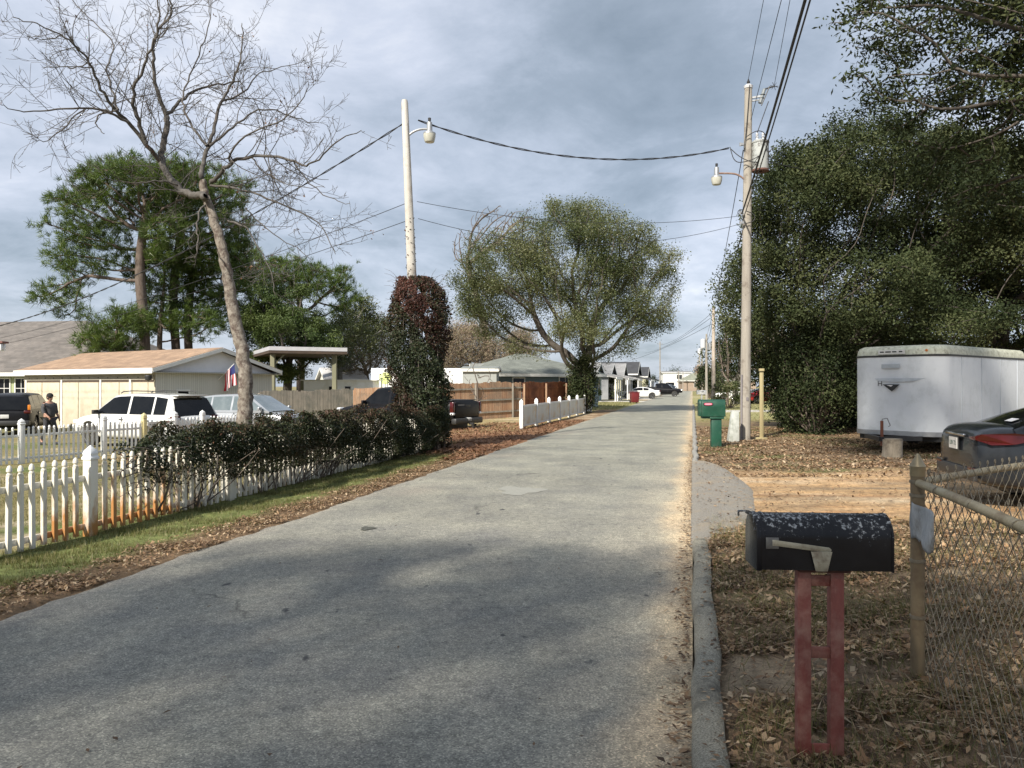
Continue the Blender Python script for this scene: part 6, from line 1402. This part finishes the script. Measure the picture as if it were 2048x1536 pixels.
# log under the tongue
lx_,ly_=X_(1786,16.45),16.45; lzz=G(lx_,ly_); hl=Z_(877,ly_)-lzz
mb=MB(); t=np.linspace(0,2*np.pi,19)[:-1]; V=[];
for z in (0,hl*.33,hl*.66,hl): V.append([( (.20+.018*math.sin(3*a)+.012*math.sin(7*a+z*9)+.02*(z==0))*math.cos(a)+.02*z,(.20+.018*math.sin(3*a))*math.sin(a),z+.012*math.sin(a*2)*(z>0)) for a in t])
rt2=tag(empty('log_stump',(lx_,ly_,lzz-.02)),'upright log section propping the trailer tongue','log')
ringloft(V,'bark',bark('log_bark',(.20,.17,.13),(.32,.28,.22),(.1,.08,.06),14),rt2)
mb=MB(); mb.lathe([(.18,hl+.004),(.185,hl+.012)],18,c=(.008,0,0)); mb.build('cut_face',pm('cut_wood',(.22,.18,.13),(.30,.25,.18),8,.9),rt2)
# ------------------------------------------------------------ vehicles
SPEC={
'suv':dict(L=4.8,rw=.385,ax=(-1.42,1.48),tr=.80,
 low=[(-2.40,.52,.92,.76),(-2.36,.40,1.02,.86),(-2.2,.32,1.08,.93),(-1.5,.28,1.09,.96),(-.5,.27,1.07,.965),(.6,.27,1.06,.965),(1.3,.27,1.07,.955),(1.9,.29,1.02,.93),(2.25,.34,.92,.86),(2.38,.42,.80,.76),(2.42,.5,.7,.66)],
 cab=[(-2.33,1.06,'rw',0),(-2.22,1.36,'rw',0),(-2.08,1.62,0,0),(-1.93,1.69,0,'w2'),(-1.42,1.745,0,0),(-1.34,1.75,0,'w1'),(-.36,1.765,0,0),(-.27,1.765,0,'w0'),(.25,1.745,0,'w0'),(.5,1.70,'ws','w0'),(.9,1.42,'ws','w0'),(1.22,1.19,'ws',0),(1.40,1.06,0,0)],wb=.90,wr=.70,belt=1.05),
'wagon':dict(L=4.6,rw=.35,ax=(-1.35,1.38),tr=.77,
 low=[(-2.30,.5,.88,.74),(-2.24,.38,.98,.84),(-2.0,.3,1.02,.89),(-1.3,.25,1.02,.915),(0,.24,1.0,.92),(1.0,.24,1.0,.915),(1.6,.26,.96,.9),(2.1,.3,.86,.83),(2.28,.4,.72,.7)],
 cab=[(-2.25,1.0,'rw',0),(-2.1,1.3,'rw',0),(-1.9,1.52,0,0),(-1.75,1.57,0,'w2'),(-1.2,1.63,0,0),(-1.13,1.635,0,'w1'),(-.28,1.66,0,0),(-.2,1.66,0,'w0'),(.3,1.63,0,'w0'),(.5,1.58,'ws','w0'),(.95,1.3,'ws','w0'),(1.3,1.08,'ws',0),(1.45,1.0,0,0)],wb=.86,wr=.66,belt=1.0),
'sedan':dict(L=4.85,rw=.34,ax=(-1.42,1.42),tr=.79,
 low=[(-2.44,.48,.84,.70),(-2.40,.34,.97,.80),(-2.28,.27,1.045,.865),(-2.0,.24,1.06,.895),(-1.3,.22,1.02,.915),(0,.20,.96,.92),(1.0,.2,.95,.915),(1.5,.22,.93,.90),(2.05,.25,.83,.85),(2.32,.32,.72,.74),(2.42,.42,.62,.62)],
 cab=[(-2.02,1.045,'rw',0),(-1.62,1.20,'rw',0),(-1.22,1.345,'rw',0),(-.95,1.405,0,'w1'),(-.72,1.435,0,'w1'),(-.22,1.46,0,0),(-.13,1.46,0,'w0'),(.25,1.45,0,'w0'),(.45,1.42,'ws','w0'),(.85,1.22,'ws','w0'),(1.2,1.05,'ws',0),(1.36,.95,0,0)],wb=.865,wr=.61,belt=.965),
'coupe':dict(L=4.7,rw=.35,ax=(-1.38,1.42),tr=.80,
 low=[(-2.36,.45,.86,.70),(-2.3,.32,.98,.82),(-2.0,.26,1.0,.90),(-1.3,.22,.98,.93),(0,.19,.92,.93),(1.0,.2,.92,.92),(1.6,.22,.88,.9),(2.1,.26,.78,.83),(2.36,.36,.62,.66)],
 cab=[(-1.75,1.0,'rw',0),(-1.4,1.15,'rw',0),(-1.0,1.28,0,'w1'),(-.7,1.34,0,'w1'),(-.4,1.365,0,0),(-.32,1.37,0,'w0'),(.1,1.37,0,'w0'),(.3,1.345,'ws','w0'),(.7,1.17,'ws','w0'),(1.05,1.0,'ws',0),(1.2,.92,0,0)],wb=.87,wr=.60,belt=.94),
'pickup':dict(L=5.8,rw=.41,ax=(-1.72,1.83),tr=.84,
 low=[(-2.88,.62,1.30,.93),(-2.84,.60,1.34,.965),(-2.0,.52,1.34,.98),(-.75,.48,1.33,.985),(0,.46,1.18,.985),(.9,.46,1.15,.985),(1.2,.46,1.16,.98),(2.2,.5,1.12,.965),(2.65,.52,1.02,.92),(2.85,.56,.88,.84),(2.9,.6,.8,.78)],
 cab=[(-.80,1.30,'rw',0),(-.72,1.76,0,0),(-.62,1.80,0,'w1'),(.1,1.87,0,0),(.19,1.87,0,'w0'),(.7,1.84,0,'w0'),(.88,1.80,'ws','w0'),(1.2,1.52,'ws','w0'),(1.48,1.28,'ws',0),(1.62,1.15,0,0)],wb=.92,wr=.72,belt=1.16),
}
def make_wheel(root,x,y,r,side,rimm):
    w_=MB(); w_.lathe([(r*.66,-.10),(r*.92,-.11),(r,-.07),(r,.07),(r*.92,.11),(r*.66,.10)],28,axis='Y'); ty=w_.build('wheel',RUB,root,smooth=True); ty.location=(x,y,r)
    s=side; m_=MB(); m_.lathe([(r*.67,s*.10),(r*.64,s*.095),(r*.60,s*.06),(r*.14,s*.085),(r*.13,s*.10),(.001,s*.10)],24,axis='Y',cap=False); rim=m_.build('rim',pm('rim_well',(.05,.05,.055),(.08,.08,.08),4,.5),ty,smooth=True)
    m_=MB()
    for k in range(6):
        a=k*math.pi/3+.3; m_.bar((.10*r*math.cos(a),s*.098,.10*r*math.sin(a)),(r*.64*math.cos(a),s*.085,r*.64*math.sin(a)),.055,.03)
    m_.lathe([(r*.69,s*.103),(r*.62,s*.09)],24,axis='Y',cap=False); m_.build('rim',rimm,ty)
    return ty
def car(kind,name,label,cat,pos,head,color,group=None,z=None,detail=1,glass=None,rimm=None):
    S=SPEC[kind]; z=G(*pos) if z is None else z; rz=math.atan2(head[1],head[0])
    root=tag(empty(name,(pos[0],pos[1],z),rz),label,cat,group); GM=glass or GLASS; rimm=rimm or CHR
    # lower body
    rings=[]
    for (x,zb,zt,w_) in S['low']:
        h=zt-zb; half=[(0,zb),(.7*w_,zb),(.93*w_,zb+.03*h),(.985*w_,zb+.18*h),(w_,zb+.42*h),(w_*.998,zb+.62*h),(.975*w_,zb+.80*h),(.93*w_,zb+.93*h),(.84*w_,zb+h),(.5*w_,zb+h+.022),(0,zb+h+.03)]
        rings.append([(x,-y,zz_) for y,zz_ in half]+[(x,y,zz_) for y,zz_ in half[-2:0:-1]])
    n=len(rings[0]); V=[p for r in rings for p in r]; Fc=[]
    for k in range(len(rings)-1):
        for i in range(n): j=(i+1)%n; Fc.append((k*n+i,(k+1)*n+i,(k+1)*n+j,k*n+j))
    Fc+=[tuple(range(n)),tuple((len(rings)-1)*n+i for i in range(n))[::-1]]
    mb=MB(); mb.add(V,Fc); body=mb.build('body',color,root,smooth=True,sharp=50)
    sub=body.modifiers.new('s','SUBSURF'); sub.levels=1; sub.render_levels=1; sub.subdivision_type='CATMULL_CLARK'
    cm=MB()
    for ax in S['ax']:
        for s in (-1,1): cm.lathe([(S['rw']+.065,-.16),(S['rw']+.065,.16)],28,c=(ax,s*(S['tr']+.08),S['rw']+.01),axis='Y')
    cut=cm.build('cutter',RUB,None); cut.parent=root; cut.location=(0,0,0)
    bo=body.modifiers.new('b','BOOLEAN'); bo.object=cut; bo.operation='DIFFERENCE'; bo.solver='EXACT'
    dg=bpy.context.evaluated_depsgraph_get(); me=bpy.data.meshes.new_from_object(body.evaluated_get(dg)); body.modifiers.clear(); body.data=me
    me.polygons.foreach_set('use_smooth',np.ones(len(me.polygons),bool)); me.set_sharp_from_angle(angle=R(38))
    bpy.data.objects.remove(cut,do_unlink=True)
    # cabin
    bz=S['belt']; wb=S['wb']; wr=S['wr']; cab=S['cab']; zmax=max(c[1] for c in cab)
    secs=[]
    for (x,zt,_,_) in cab:
        f=lambda q: max(0,min(1,(q-bz)/(zmax-bz)))
        def wy(q): return wb+(wr-wb)*f(q)**1.15
        z1=min(bz+.035,zt); z2=max(bz+.036,zt-.085) if zt-.085>z1 else z1+.001; ztt=max(zt,z2+.001)
        secs.append([(x,wy(bz-.04)+.0,bz-.06),(x,wy(z1),z1),(x,wy(z2),z2),(x,wy(ztt)-.05,ztt-.018),(x,(wy(ztt)-.05)*.6,ztt+.006),(x,0,ztt+.012)])
    parts={}
    for k in range(len(cab)-1):
        for s in (-1,1):
            for j in range(5):
                q=[secs[k][j],secs[k+1][j],secs[k+1][j+1],secs[k][j+1]]; q=[(a,s*b,c) for a,b,c in q]
                key='cabin'
                if j==1 and cab[k][3]: key=('window',cab[k][3],s)
                if j>=3 and cab[k][2]: key=('windscreen',) if cab[k][2]=='ws' else ('rear_window',)
                parts.setdefault(key,MB()).add(q,[(0,1,2,3)] if s<0 else [(3,2,1,0)])
    for key,mb in parts.items():
        nm='cabin' if key=='cabin' else key[0]; me=bpy.data.meshes.new(nm); me.from_pydata(mb.v,[],mb.f); bm=bmesh.new(); bm.from_mesh(me); bmesh.ops.remove_doubles(bm,verts=bm.verts,dist=.0008); 
        bmesh.ops.recalc_face_normals(bm,faces=bm.faces); bm.to_mesh(me); bm.free(); me.materials.append(color if key=='cabin' else GM)
        me.polygons.foreach_set('use_smooth',np.ones(len(me.polygons),bool)); me.set_sharp_from_angle(angle=R(45)); link(bpy.data.objects.new(nm,me),root)
    for ax in S['ax']:
        for s in (-1,1): make_wheel(root,ax,s*S['tr'],S['rw'],s,rimm)
    xr,xf=S['low'][0][0],S['low'][-1][0]; Wm=max(q[3] for q in S['low'])
    mb=MB(); mb.box((0,0,S['rw']*.95),(S['L']*.84,Wm*1.5,.22)); mb.build('underbody',BLKP,root)
    if kind!='none':
        xm=[c for c in cab if c[2]=='ws'][-1][0]-.18
        for s in (-1,1):
            mb=MB(); mb.box((xm,s*(wb+.13),bz+.10),(.10,.20,.14)); mb.box((xm+.02,s*(wb+.03),bz+.05),(.06,.12,.05)); mb.build('mirror',color if kind!='suv' else BLKP,root,bevel=.02)
            for xd in ((-.05,-1.0) if kind!='coupe' else (-.2,)): mb=MB(); mb.box((xd,s*(Wm*.985),bz-.13),(.19,.04,.035)); mb.build('door_handle',CHR if kind=='suv' else color,root,bevel=.008)
            for xd in ((.92,-.08,-1.12) if kind!='coupe' else (.85,-.35)): mb=MB(); mb.box((xd,s*(Wm*.985),bz-.33),(.012,.03,.55)); mb.build('door_seam',BLKP,root)
    # lamps
    def lampbox(nm,x,y,z_,sx,sy,sz,m): mb=MB(); mb.box((x,y,z_),(sx,sy,sz)); return mb.build(nm,m,root,bevel=min(sx,sy,sz)*.25)
    for s in (-1,1):
        if kind=='suv': lampbox('tail_light',xr+.12,s*.80,.98,.22,.26,.13,REDL); lampbox('headlight',xf-.17,s*.70,.80,.2,.32,.14,LENS)
        elif kind=='pickup': lampbox('tail_light',xr+.04,s*.905,1.10,.16,.15,.40,REDL); lampbox('reverse_light',xr+.035,s*.91,.86,.16,.13,.09,LENS); lampbox('headlight',xf-.12,s*.74,.93,.2,.3,.18,LENS)
        elif kind=='wagon': lampbox('tail_light',xr+.1,s*.78,.98,.2,.22,.3,REDL); lampbox('headlight',xf-.16,s*.66,.72,.26,.34,.12,LENS)
        else: 
            if name!='dark_sedan': lampbox('tail_light',xr+.10,s*.72,.90,.16,.30,.12,REDL)
            lampbox('headlight',xf-.20,s*.66,.66,.3,.34,.11,LENS)
    zb_=S['low'][1][1]
    if kind in('pickup','suv'):
        lampbox('bumper',xr-.03,0,.58 if kind=='pickup' else .52,.24,Wm*1.9,.22,GALV if kind=='x' else BLKP)
    if name!='dark_sedan': lampbox('license_plate',xr+(.0 if kind!='suv' else -.01),0,.80 if kind!='pickup' else .62,.03 if kind!='pickup' else .30,.31,.16,pm('plate_white',(.6,.6,.58),(.5,.5,.48),5,.5))
    return root
P_W=paint('white_paint',(.72,.72,.70),.22); P_BK=paint('black_paint',(.008,.008,.010),.35,dust=(.03,.028,.026),coat=.05,spec=.18); P_DG=paint('charcoal_paint',(.022,.026,.032),.22,.1,dust=(.06,.06,.06),coat=.25,spec=.3); P_R=paint('red_paint',(.34,.012,.018),.18); P_SV=paint('silver_paint',(.48,.50,.52),.25,.5)
GLS=pm('pale_glass',(.10,.13,.14),(.16,.19,.20),2,.05,spec=.9,coat=.6)
# white sport utility vehicle
rc=np.array([X_(348,23.6),23.6]); hd=np.array([-.92,.39]); sd_=np.array([.39,.92])
c=rc+hd*2.4+sd_*.96
wsuv=car('suv','white_suv','white sport utility vehicle with dark windows behind the second picket fence','car',c,hd,P_W)
for s in (-1,1): mb=MB(); mb.tube([(-1.7,s*.60,1.79),(-1.6,s*.60,1.83),(-.2,s*.62,1.85),(.25,s*.60,1.82),(.35,s*.60,1.77)],.018,6); mb.build('roof_rail',BLKP,wsuv,smooth=True)
mb=MB(); mb.box((-2.05,0,1.70),(.35,1.25,.035)); mb.build('spoiler',P_W,wsuv,bevel=.012)
# silver vehicle behind the bare trunk, nose to the right
hd=np.array([.96,-.28]); c=np.array([X_(500,29.5),29.5])
car('wagon','silver_hatchback','silver white hatchback half hidden by the bare trunk and the hedge','car',c,hd,P_SV,glass=GLS)
# black vehicle at the far left, seen from behind
hd=np.array([-.35,.94]); c=np.array([X_(40,33.4),33.4])
bs=car('suv','black_suv','black sport utility vehicle at the left edge behind the person','car',c,hd,P_BK)
for s in (-1,1): mb=MB(); mb.box((-2.30,s*.86,1.17),(.14,.10,.22)); mb.build('indicator_light',AMB,bs,bevel=.02)
# pickup
rc=np.array([X_(905,27.6),27.6]); hd=np.array([-.87,.5]); sd_=np.array([.5,.87])
pk=car('pickup','pickup_truck','black pickup truck half behind the vine column, tailgate facing right','truck',rc+hd*2.88+sd_*.97,hd,P_BK,z=-.33)
mb=MB(); mb.box((-2.905,0,1.0),(.03,1.6,.58)); tg=mb.build('tailgate',P_BK,pk,bevel=.012)
mb=MB(); mb.box((-2.925,0,1.15),(.012,.34,.07)); mb.build('tailgate_handle',BLKP,tg,bevel=.004)
mb=MB(); mb.box((-2.925,.45,1.18),(.01,.42,.05)); mb.build('tailgate_lettering',pm('dull_letter',(.10,.10,.10),(.14,.14,.14),5,.4),tg)
mb=MB(); mb.box((-1.8,0,1.355),(1.95,1.7,.03)); mb.build('bed_cover',BLKP,pk,bevel=.01)
mb=MB(); mb.box((-3.10,0,.47),(.2,.08,.08)); mb.box((-3.17,0,.40),(.05,.05,.18)); mb.build('tow_hitch',BLKP,pk)
mb=MB(); mb.tube([(-2.98,-.55,.40),(-2.75,-.55,.40)],.04,10); mb.build('exhaust_pipe',CHR,pk,smooth=True)
# charcoal sedan at the right edge
C_=np.array([X_(1968,9.55),9.55]); hd=np.array([.972,-.234]); sd_=np.array([.234,.972])
ds=car('sedan','dark_sedan','charcoal sedan cropped by the right edge behind the chain link fence','car',C_+hd*2.40+sd_*.92,hd,P_DG,z=.0)
for s in (-1,):
    poly=[(-2.47,.935),(-2.40,.965),(-2.05,.985),(-1.72,.955),(-1.80,.905),(-2.05,.845),(-2.30,.83),(-2.46,.89)]
    # side lens and rear lens follow the corner
    mb=MB(); V=[]
    for x,z_ in poly:
        wdt=.80 if x<-2.44 else .855 if x<-2.35 else .882 if x<-2.2 else .905 if x<-1.95 else .918
        V.append((x,s*(wdt+.012),z_))
    V2=[(x+.01,y-s*.07,z_) for x,y,z_ in V]; n=len(V); mb.add(V+V2,[tuple(range(n)),tuple(range(n,2*n))[::-1]]+[(i,(i+1)%n,(i+1)%n+n,i+n) for i in range(n)]); mb.build('tail_light',REDL,ds)
    mb=MB(); mb.add([(-2.445,s*.78,.925),(-2.44,s*.54,.92),(-2.44,s*.50,.90),(-2.445,s*.57,.885),(-2.46,s*.78,.885),(-2.39,s*.78,.925),(-2.38,s*.54,.92),(-2.38,s*.50,.90),(-2.39,s*.57,.885),(-2.40,s*.78,.885)],[(0,1,2,3,4),(9,8,7,6,5),(0,5,6,1),(1,6,7,2),(2,7,8,3),(3,8,9,4),(4,9,5,0)]); mb.build('rear_lens',REDL,ds)
mb=MB(); mb.box((-2.463,0,.80),(.012,.36,.19)); mb.build('plate_recess',BLKP,ds)
mb=MB(); mb.box((-2.474,0,.80),(.012,.31,.155)); mb.build('rear_plate',pm('plate_white',(.6,.6,.58),(.5,.5,.48),5,.5),ds)
text('plate_number','LBV 72',.085,pm('plate_green',(.02,.06,.05),(.03,.07,.05),5,.5),ds,(-2.4815,0,.80),(R(90),0,R(-90)))
mb=MB(); mb.box((-2.452,0,.925),(.03,.75,.035)); mb.build('chrome_strip',CHR,ds,bevel=.008)
mb=MB(); mb.box((-2.44,0,.42),(.06,1.5,.15)); mb.box((-2.465,.62,.52),(.02,.22,.035)); mb.build('lower_bumper',BLKP,ds,bevel=.015)
for s in (-1,1): mb=MB(); mb.box((-2.462,s*.66,.50),(.02,.24,.035)); mb.build('reflector',REDL,ds,bevel=.005)
mb=MB(); mb.box((-1.30,.0,1.35),(.09,.12,.05)); mb.build('roof_antenna',P_DG,ds,bevel=.02)
mb=MB(); mb.box((-1.86,-.30,1.135),(.10,.22,.004),ry=R(-21)); mb.build('window_sticker',WINK,ds)
# far vehicles
def atroad(px,Y): return np.array([X_(px,Y),Y])
car('coupe','white_sedan','white sedan parked across the driveway beyond the maroon bin','car',atroad(1279,87),np.array([-.96,.1]),P_W,z=0)
car('pickup','parked_truck','dark vehicle with white hood behind the white sedan','truck',atroad(1322,104),np.array([.9,-.2]),P_BK,z=0)
car('wagon','parked_car','dark car beside the cottages behind the white sedan','car',atroad(1268,104),np.array([.9,.1]),P_BK,z=0)
car('wagon','parked_car','pale car furthest along the left side of the road','car',atroad(1336,132),np.array([.5,.8]),P_SV,z=0)
car('sedan','parked_car','small silver car in front of the white two storey house','car',atroad(1345,160),np.array([.3,.9]),P_SV,z=0)
car('coupe','red_sedan','red coupe on the driveway behind the tall utility pole','car',atroad(1540,64),np.array([.99,.06]),P_R,z=0)
car('coupe','white_coupe','white car with raised tail just left of the tall utility pole','car',atroad(1476,74),np.array([-.93,.2]),P_W,z=0)
# ------------------------------------------------------------ person
PY=26.5; pp=(X_(99,PY),PY); pz=G(*pp)
pr=tag(empty('person',(pp[0],pp[1],pz),R(-20)),'person in a dark grey shirt and black cap walking towards the white vehicle','person')
def skin(name,nodes,edges,m,root,lev=2):
    me=bpy.data.meshes.new(name); me.from_pydata([q[0] for q in nodes],edges,[]); o=link(bpy.data.objects.new(name,me),root)
    sk=o.modifiers.new('sk','SKIN'); sb=o.modifiers.new('sb','SUBSURF'); sb.levels=lev; sb.render_levels=lev
    for i,q in enumerate(nodes): me.skin_vertices[0].data[i].radius=q[1]; me.skin_vertices[0].data[i].use_root=(i==0)
    dg=bpy.context.evaluated_depsgraph_get(); m2=bpy.data.meshes.new_from_object(o.evaluated_get(dg)); o.modifiers.clear(); o.data=m2; m2.materials.clear(); m2.materials.append(m)
    m2.polygons.foreach_set('use_smooth',np.ones(len(m2.polygons),bool)); return o
SKN=pm('skin',(.42,.24,.17),(.36,.20,.14),5,.55)
# faces +x; y is the person's left
hnd=lambda x,y,z,s:[((x,y,z),(.030,.018))]
nodes=[((0,0,.98),(.15,.16)),((.0,0,1.15),(.15,.17)),((.01,0,1.33),(.14,.19)),((0,0,1.47),(.09,.12)),((.02,0,1.54),(.055,.06)),((.035,0,1.62),(.085,.075)),((.03,0,1.71),(.095,.08)),
 ((0,.20,1.43),(.065,.065)),((-.03,.27,1.18),(.05,.05)),((.10,.27,.98),(.038,.038)),((.15,.26,.90),(.032,.022)),
 ((0,-.20,1.43),(.065,.065)),((.02,-.27,1.17),(.05,.05)),((.20,-.24,1.02),(.038,.038)),((.28,-.22,.96),(.032,.022)),
 ((0,.10,.92),(.10,.10)),((.16,.11,.50),(.065,.065)),((.08,.11,.12),(.045,.045)),((.20,.12,.04),(.04,.03)),
 ((0,-.10,.92),(.10,.10)),((-.05,-.11,.50),(.065,.065)),((-.26,-.11,.16),(.045,.045)),((-.18,-.12,.06),(.04,.03))]
edges=[(0,1),(1,2),(2,3),(3,4),(4,5),(5,6),(3,7),(7,8),(8,9),(9,10),(3,11),(11,12),(12,13),(13,14),(0,15),(15,16),(16,17),(17,18),(0,19),(19,20),(20,21),(21,22)]
skin('body',nodes,edges,SKN,pr)
# fingers, nose, ears
for (hx,hy,hz) in ((.15,.26,.90),(.28,-.22,.96)):
    for k in range(4): 
        y=hy+(k-1.5)*.017; mb=MB(); ln=(.07,.08,.075,.06)[k]; mb.tube([(hx,y,hz),(hx+.02,y,hz-ln*.5),(hx+.012,y,hz-ln)],[.009,.008,.006],6); mb.build('finger',SKN,pr,smooth=True)
    mb=MB(); mb.tube([(hx+.02,hy-.02,hz+.01),(hx+.05,hy-.03,hz-.03)],[.010,.008],6); mb.build('thumb',SKN,pr,smooth=True)
mb=MB(); mb.lathe([(.012,-.02),(.018,0),(.004,.03)],8,c=(.128,0,1.665)); mb.build('nose',SKN,pr,smooth=True)
for s in (-1,1): mb=MB(); mb.lathe([(.008,-.03),(.02,0),(.008,.03)],8,c=(.03,s*.085,1.67)); mb.build('ear',SKN,pr,smooth=True)
SHT=pm('dark_grey_shirt',(.045,.045,.05),(.07,.07,.075),8,.9,bump=.4); PNT=pm('dark_trousers',(.03,.03,.035),(.05,.05,.055),8,.9)
sn=[((0,0,.93),(.18,.19)),((0,0,1.12),(.195,.20)),((.01,0,1.32),(.175,.215)),((0,0,1.455),(.105,.14)),((0,.20,1.44),(.085,.085)),((-.025,.26,1.22),(.072,.072)),((.03,.275,1.09),(.058,.058)),((0,-.20,1.44),(.085,.085)),((.015,-.26,1.22),(.072,.072)),((.10,-.26,1.09),(.055,.055))]
skin('shirt',sn,[(0,1),(1,2),(2,3),(3,4),(4,5),(5,6),(3,7),(7,8),(8,9)],SHT,pr)
pn=[((0,0,.97),(.165,.18)),((0,.10,.88),(.115,.11)),((.16,.11,.52),(.085,.085)),((.09,.11,.14),(.065,.065)),((0,-.10,.88),(.115,.11)),((-.05,-.11,.52),(.085,.085)),((-.24,-.11,.18),(.065,.065))]
skin('trousers',pn,[(0,1),(1,2),(2,3),(0,4),(4,5),(5,6)],PNT,pr)
mb=MB(); mb.lathe([(.108,1.70),(.112,1.73),(.10,1.78),(.06,1.82),(.01,1.835)],18,c=(.02,0,0)); mb.box((.15,0,1.712),(.13,.15,.012)); mb.build('cap',pm('black_cloth',(.012,.012,.014),(.02,.02,.02),5,.9),pr,smooth=True)
mb=MB(); mb.lathe([(.085,1.60),(.10,1.66),(.102,1.71)],16,c=(.005,0,0)); mb.build('hair',pm('dark_hair',(.03,.02,.015),(.04,.03,.02),5,.8),pr,smooth=True)
for q in ((.20,.12),(-.18,-.12)):
    mb=MB(); mb.box((q[0]-.02,q[1],.05),(.28,.10,.10)); mb.build('shoe',BLKP,pr,bevel=.03)
# street lamp edge at the far left of the picture
lx2,ly2=X_(-16,20),20.; rt=tag(empty('yard_lamp',(lx2,ly2,G(lx2,ly2))),'pale lamp head jutting in at the left edge above the roofs','street lamp')
hh=Z_(690,20)-G(lx2,ly2); mb=MB(); mb.tube([(-.6,0,-.2),(-.6,0,hh+.15)],.04,8); mb.bar((-.6,0,hh+.1),(0,0,hh+.1),.04,.04); mb.build('pole',GALV,rt)
mb=MB(); mb.box((.1,0,hh+.07),(.52,.26,.05)); mb.build('lamp_cap',pm('lamp_cap',(.2,.08,.06),(.15,.06,.05),4,.6),rt); mb=MB(); mb.box((.1,0,hh-.06),(.42,.2,.2)); mb.build('lamp_glass',LENS,rt,bevel=.03)
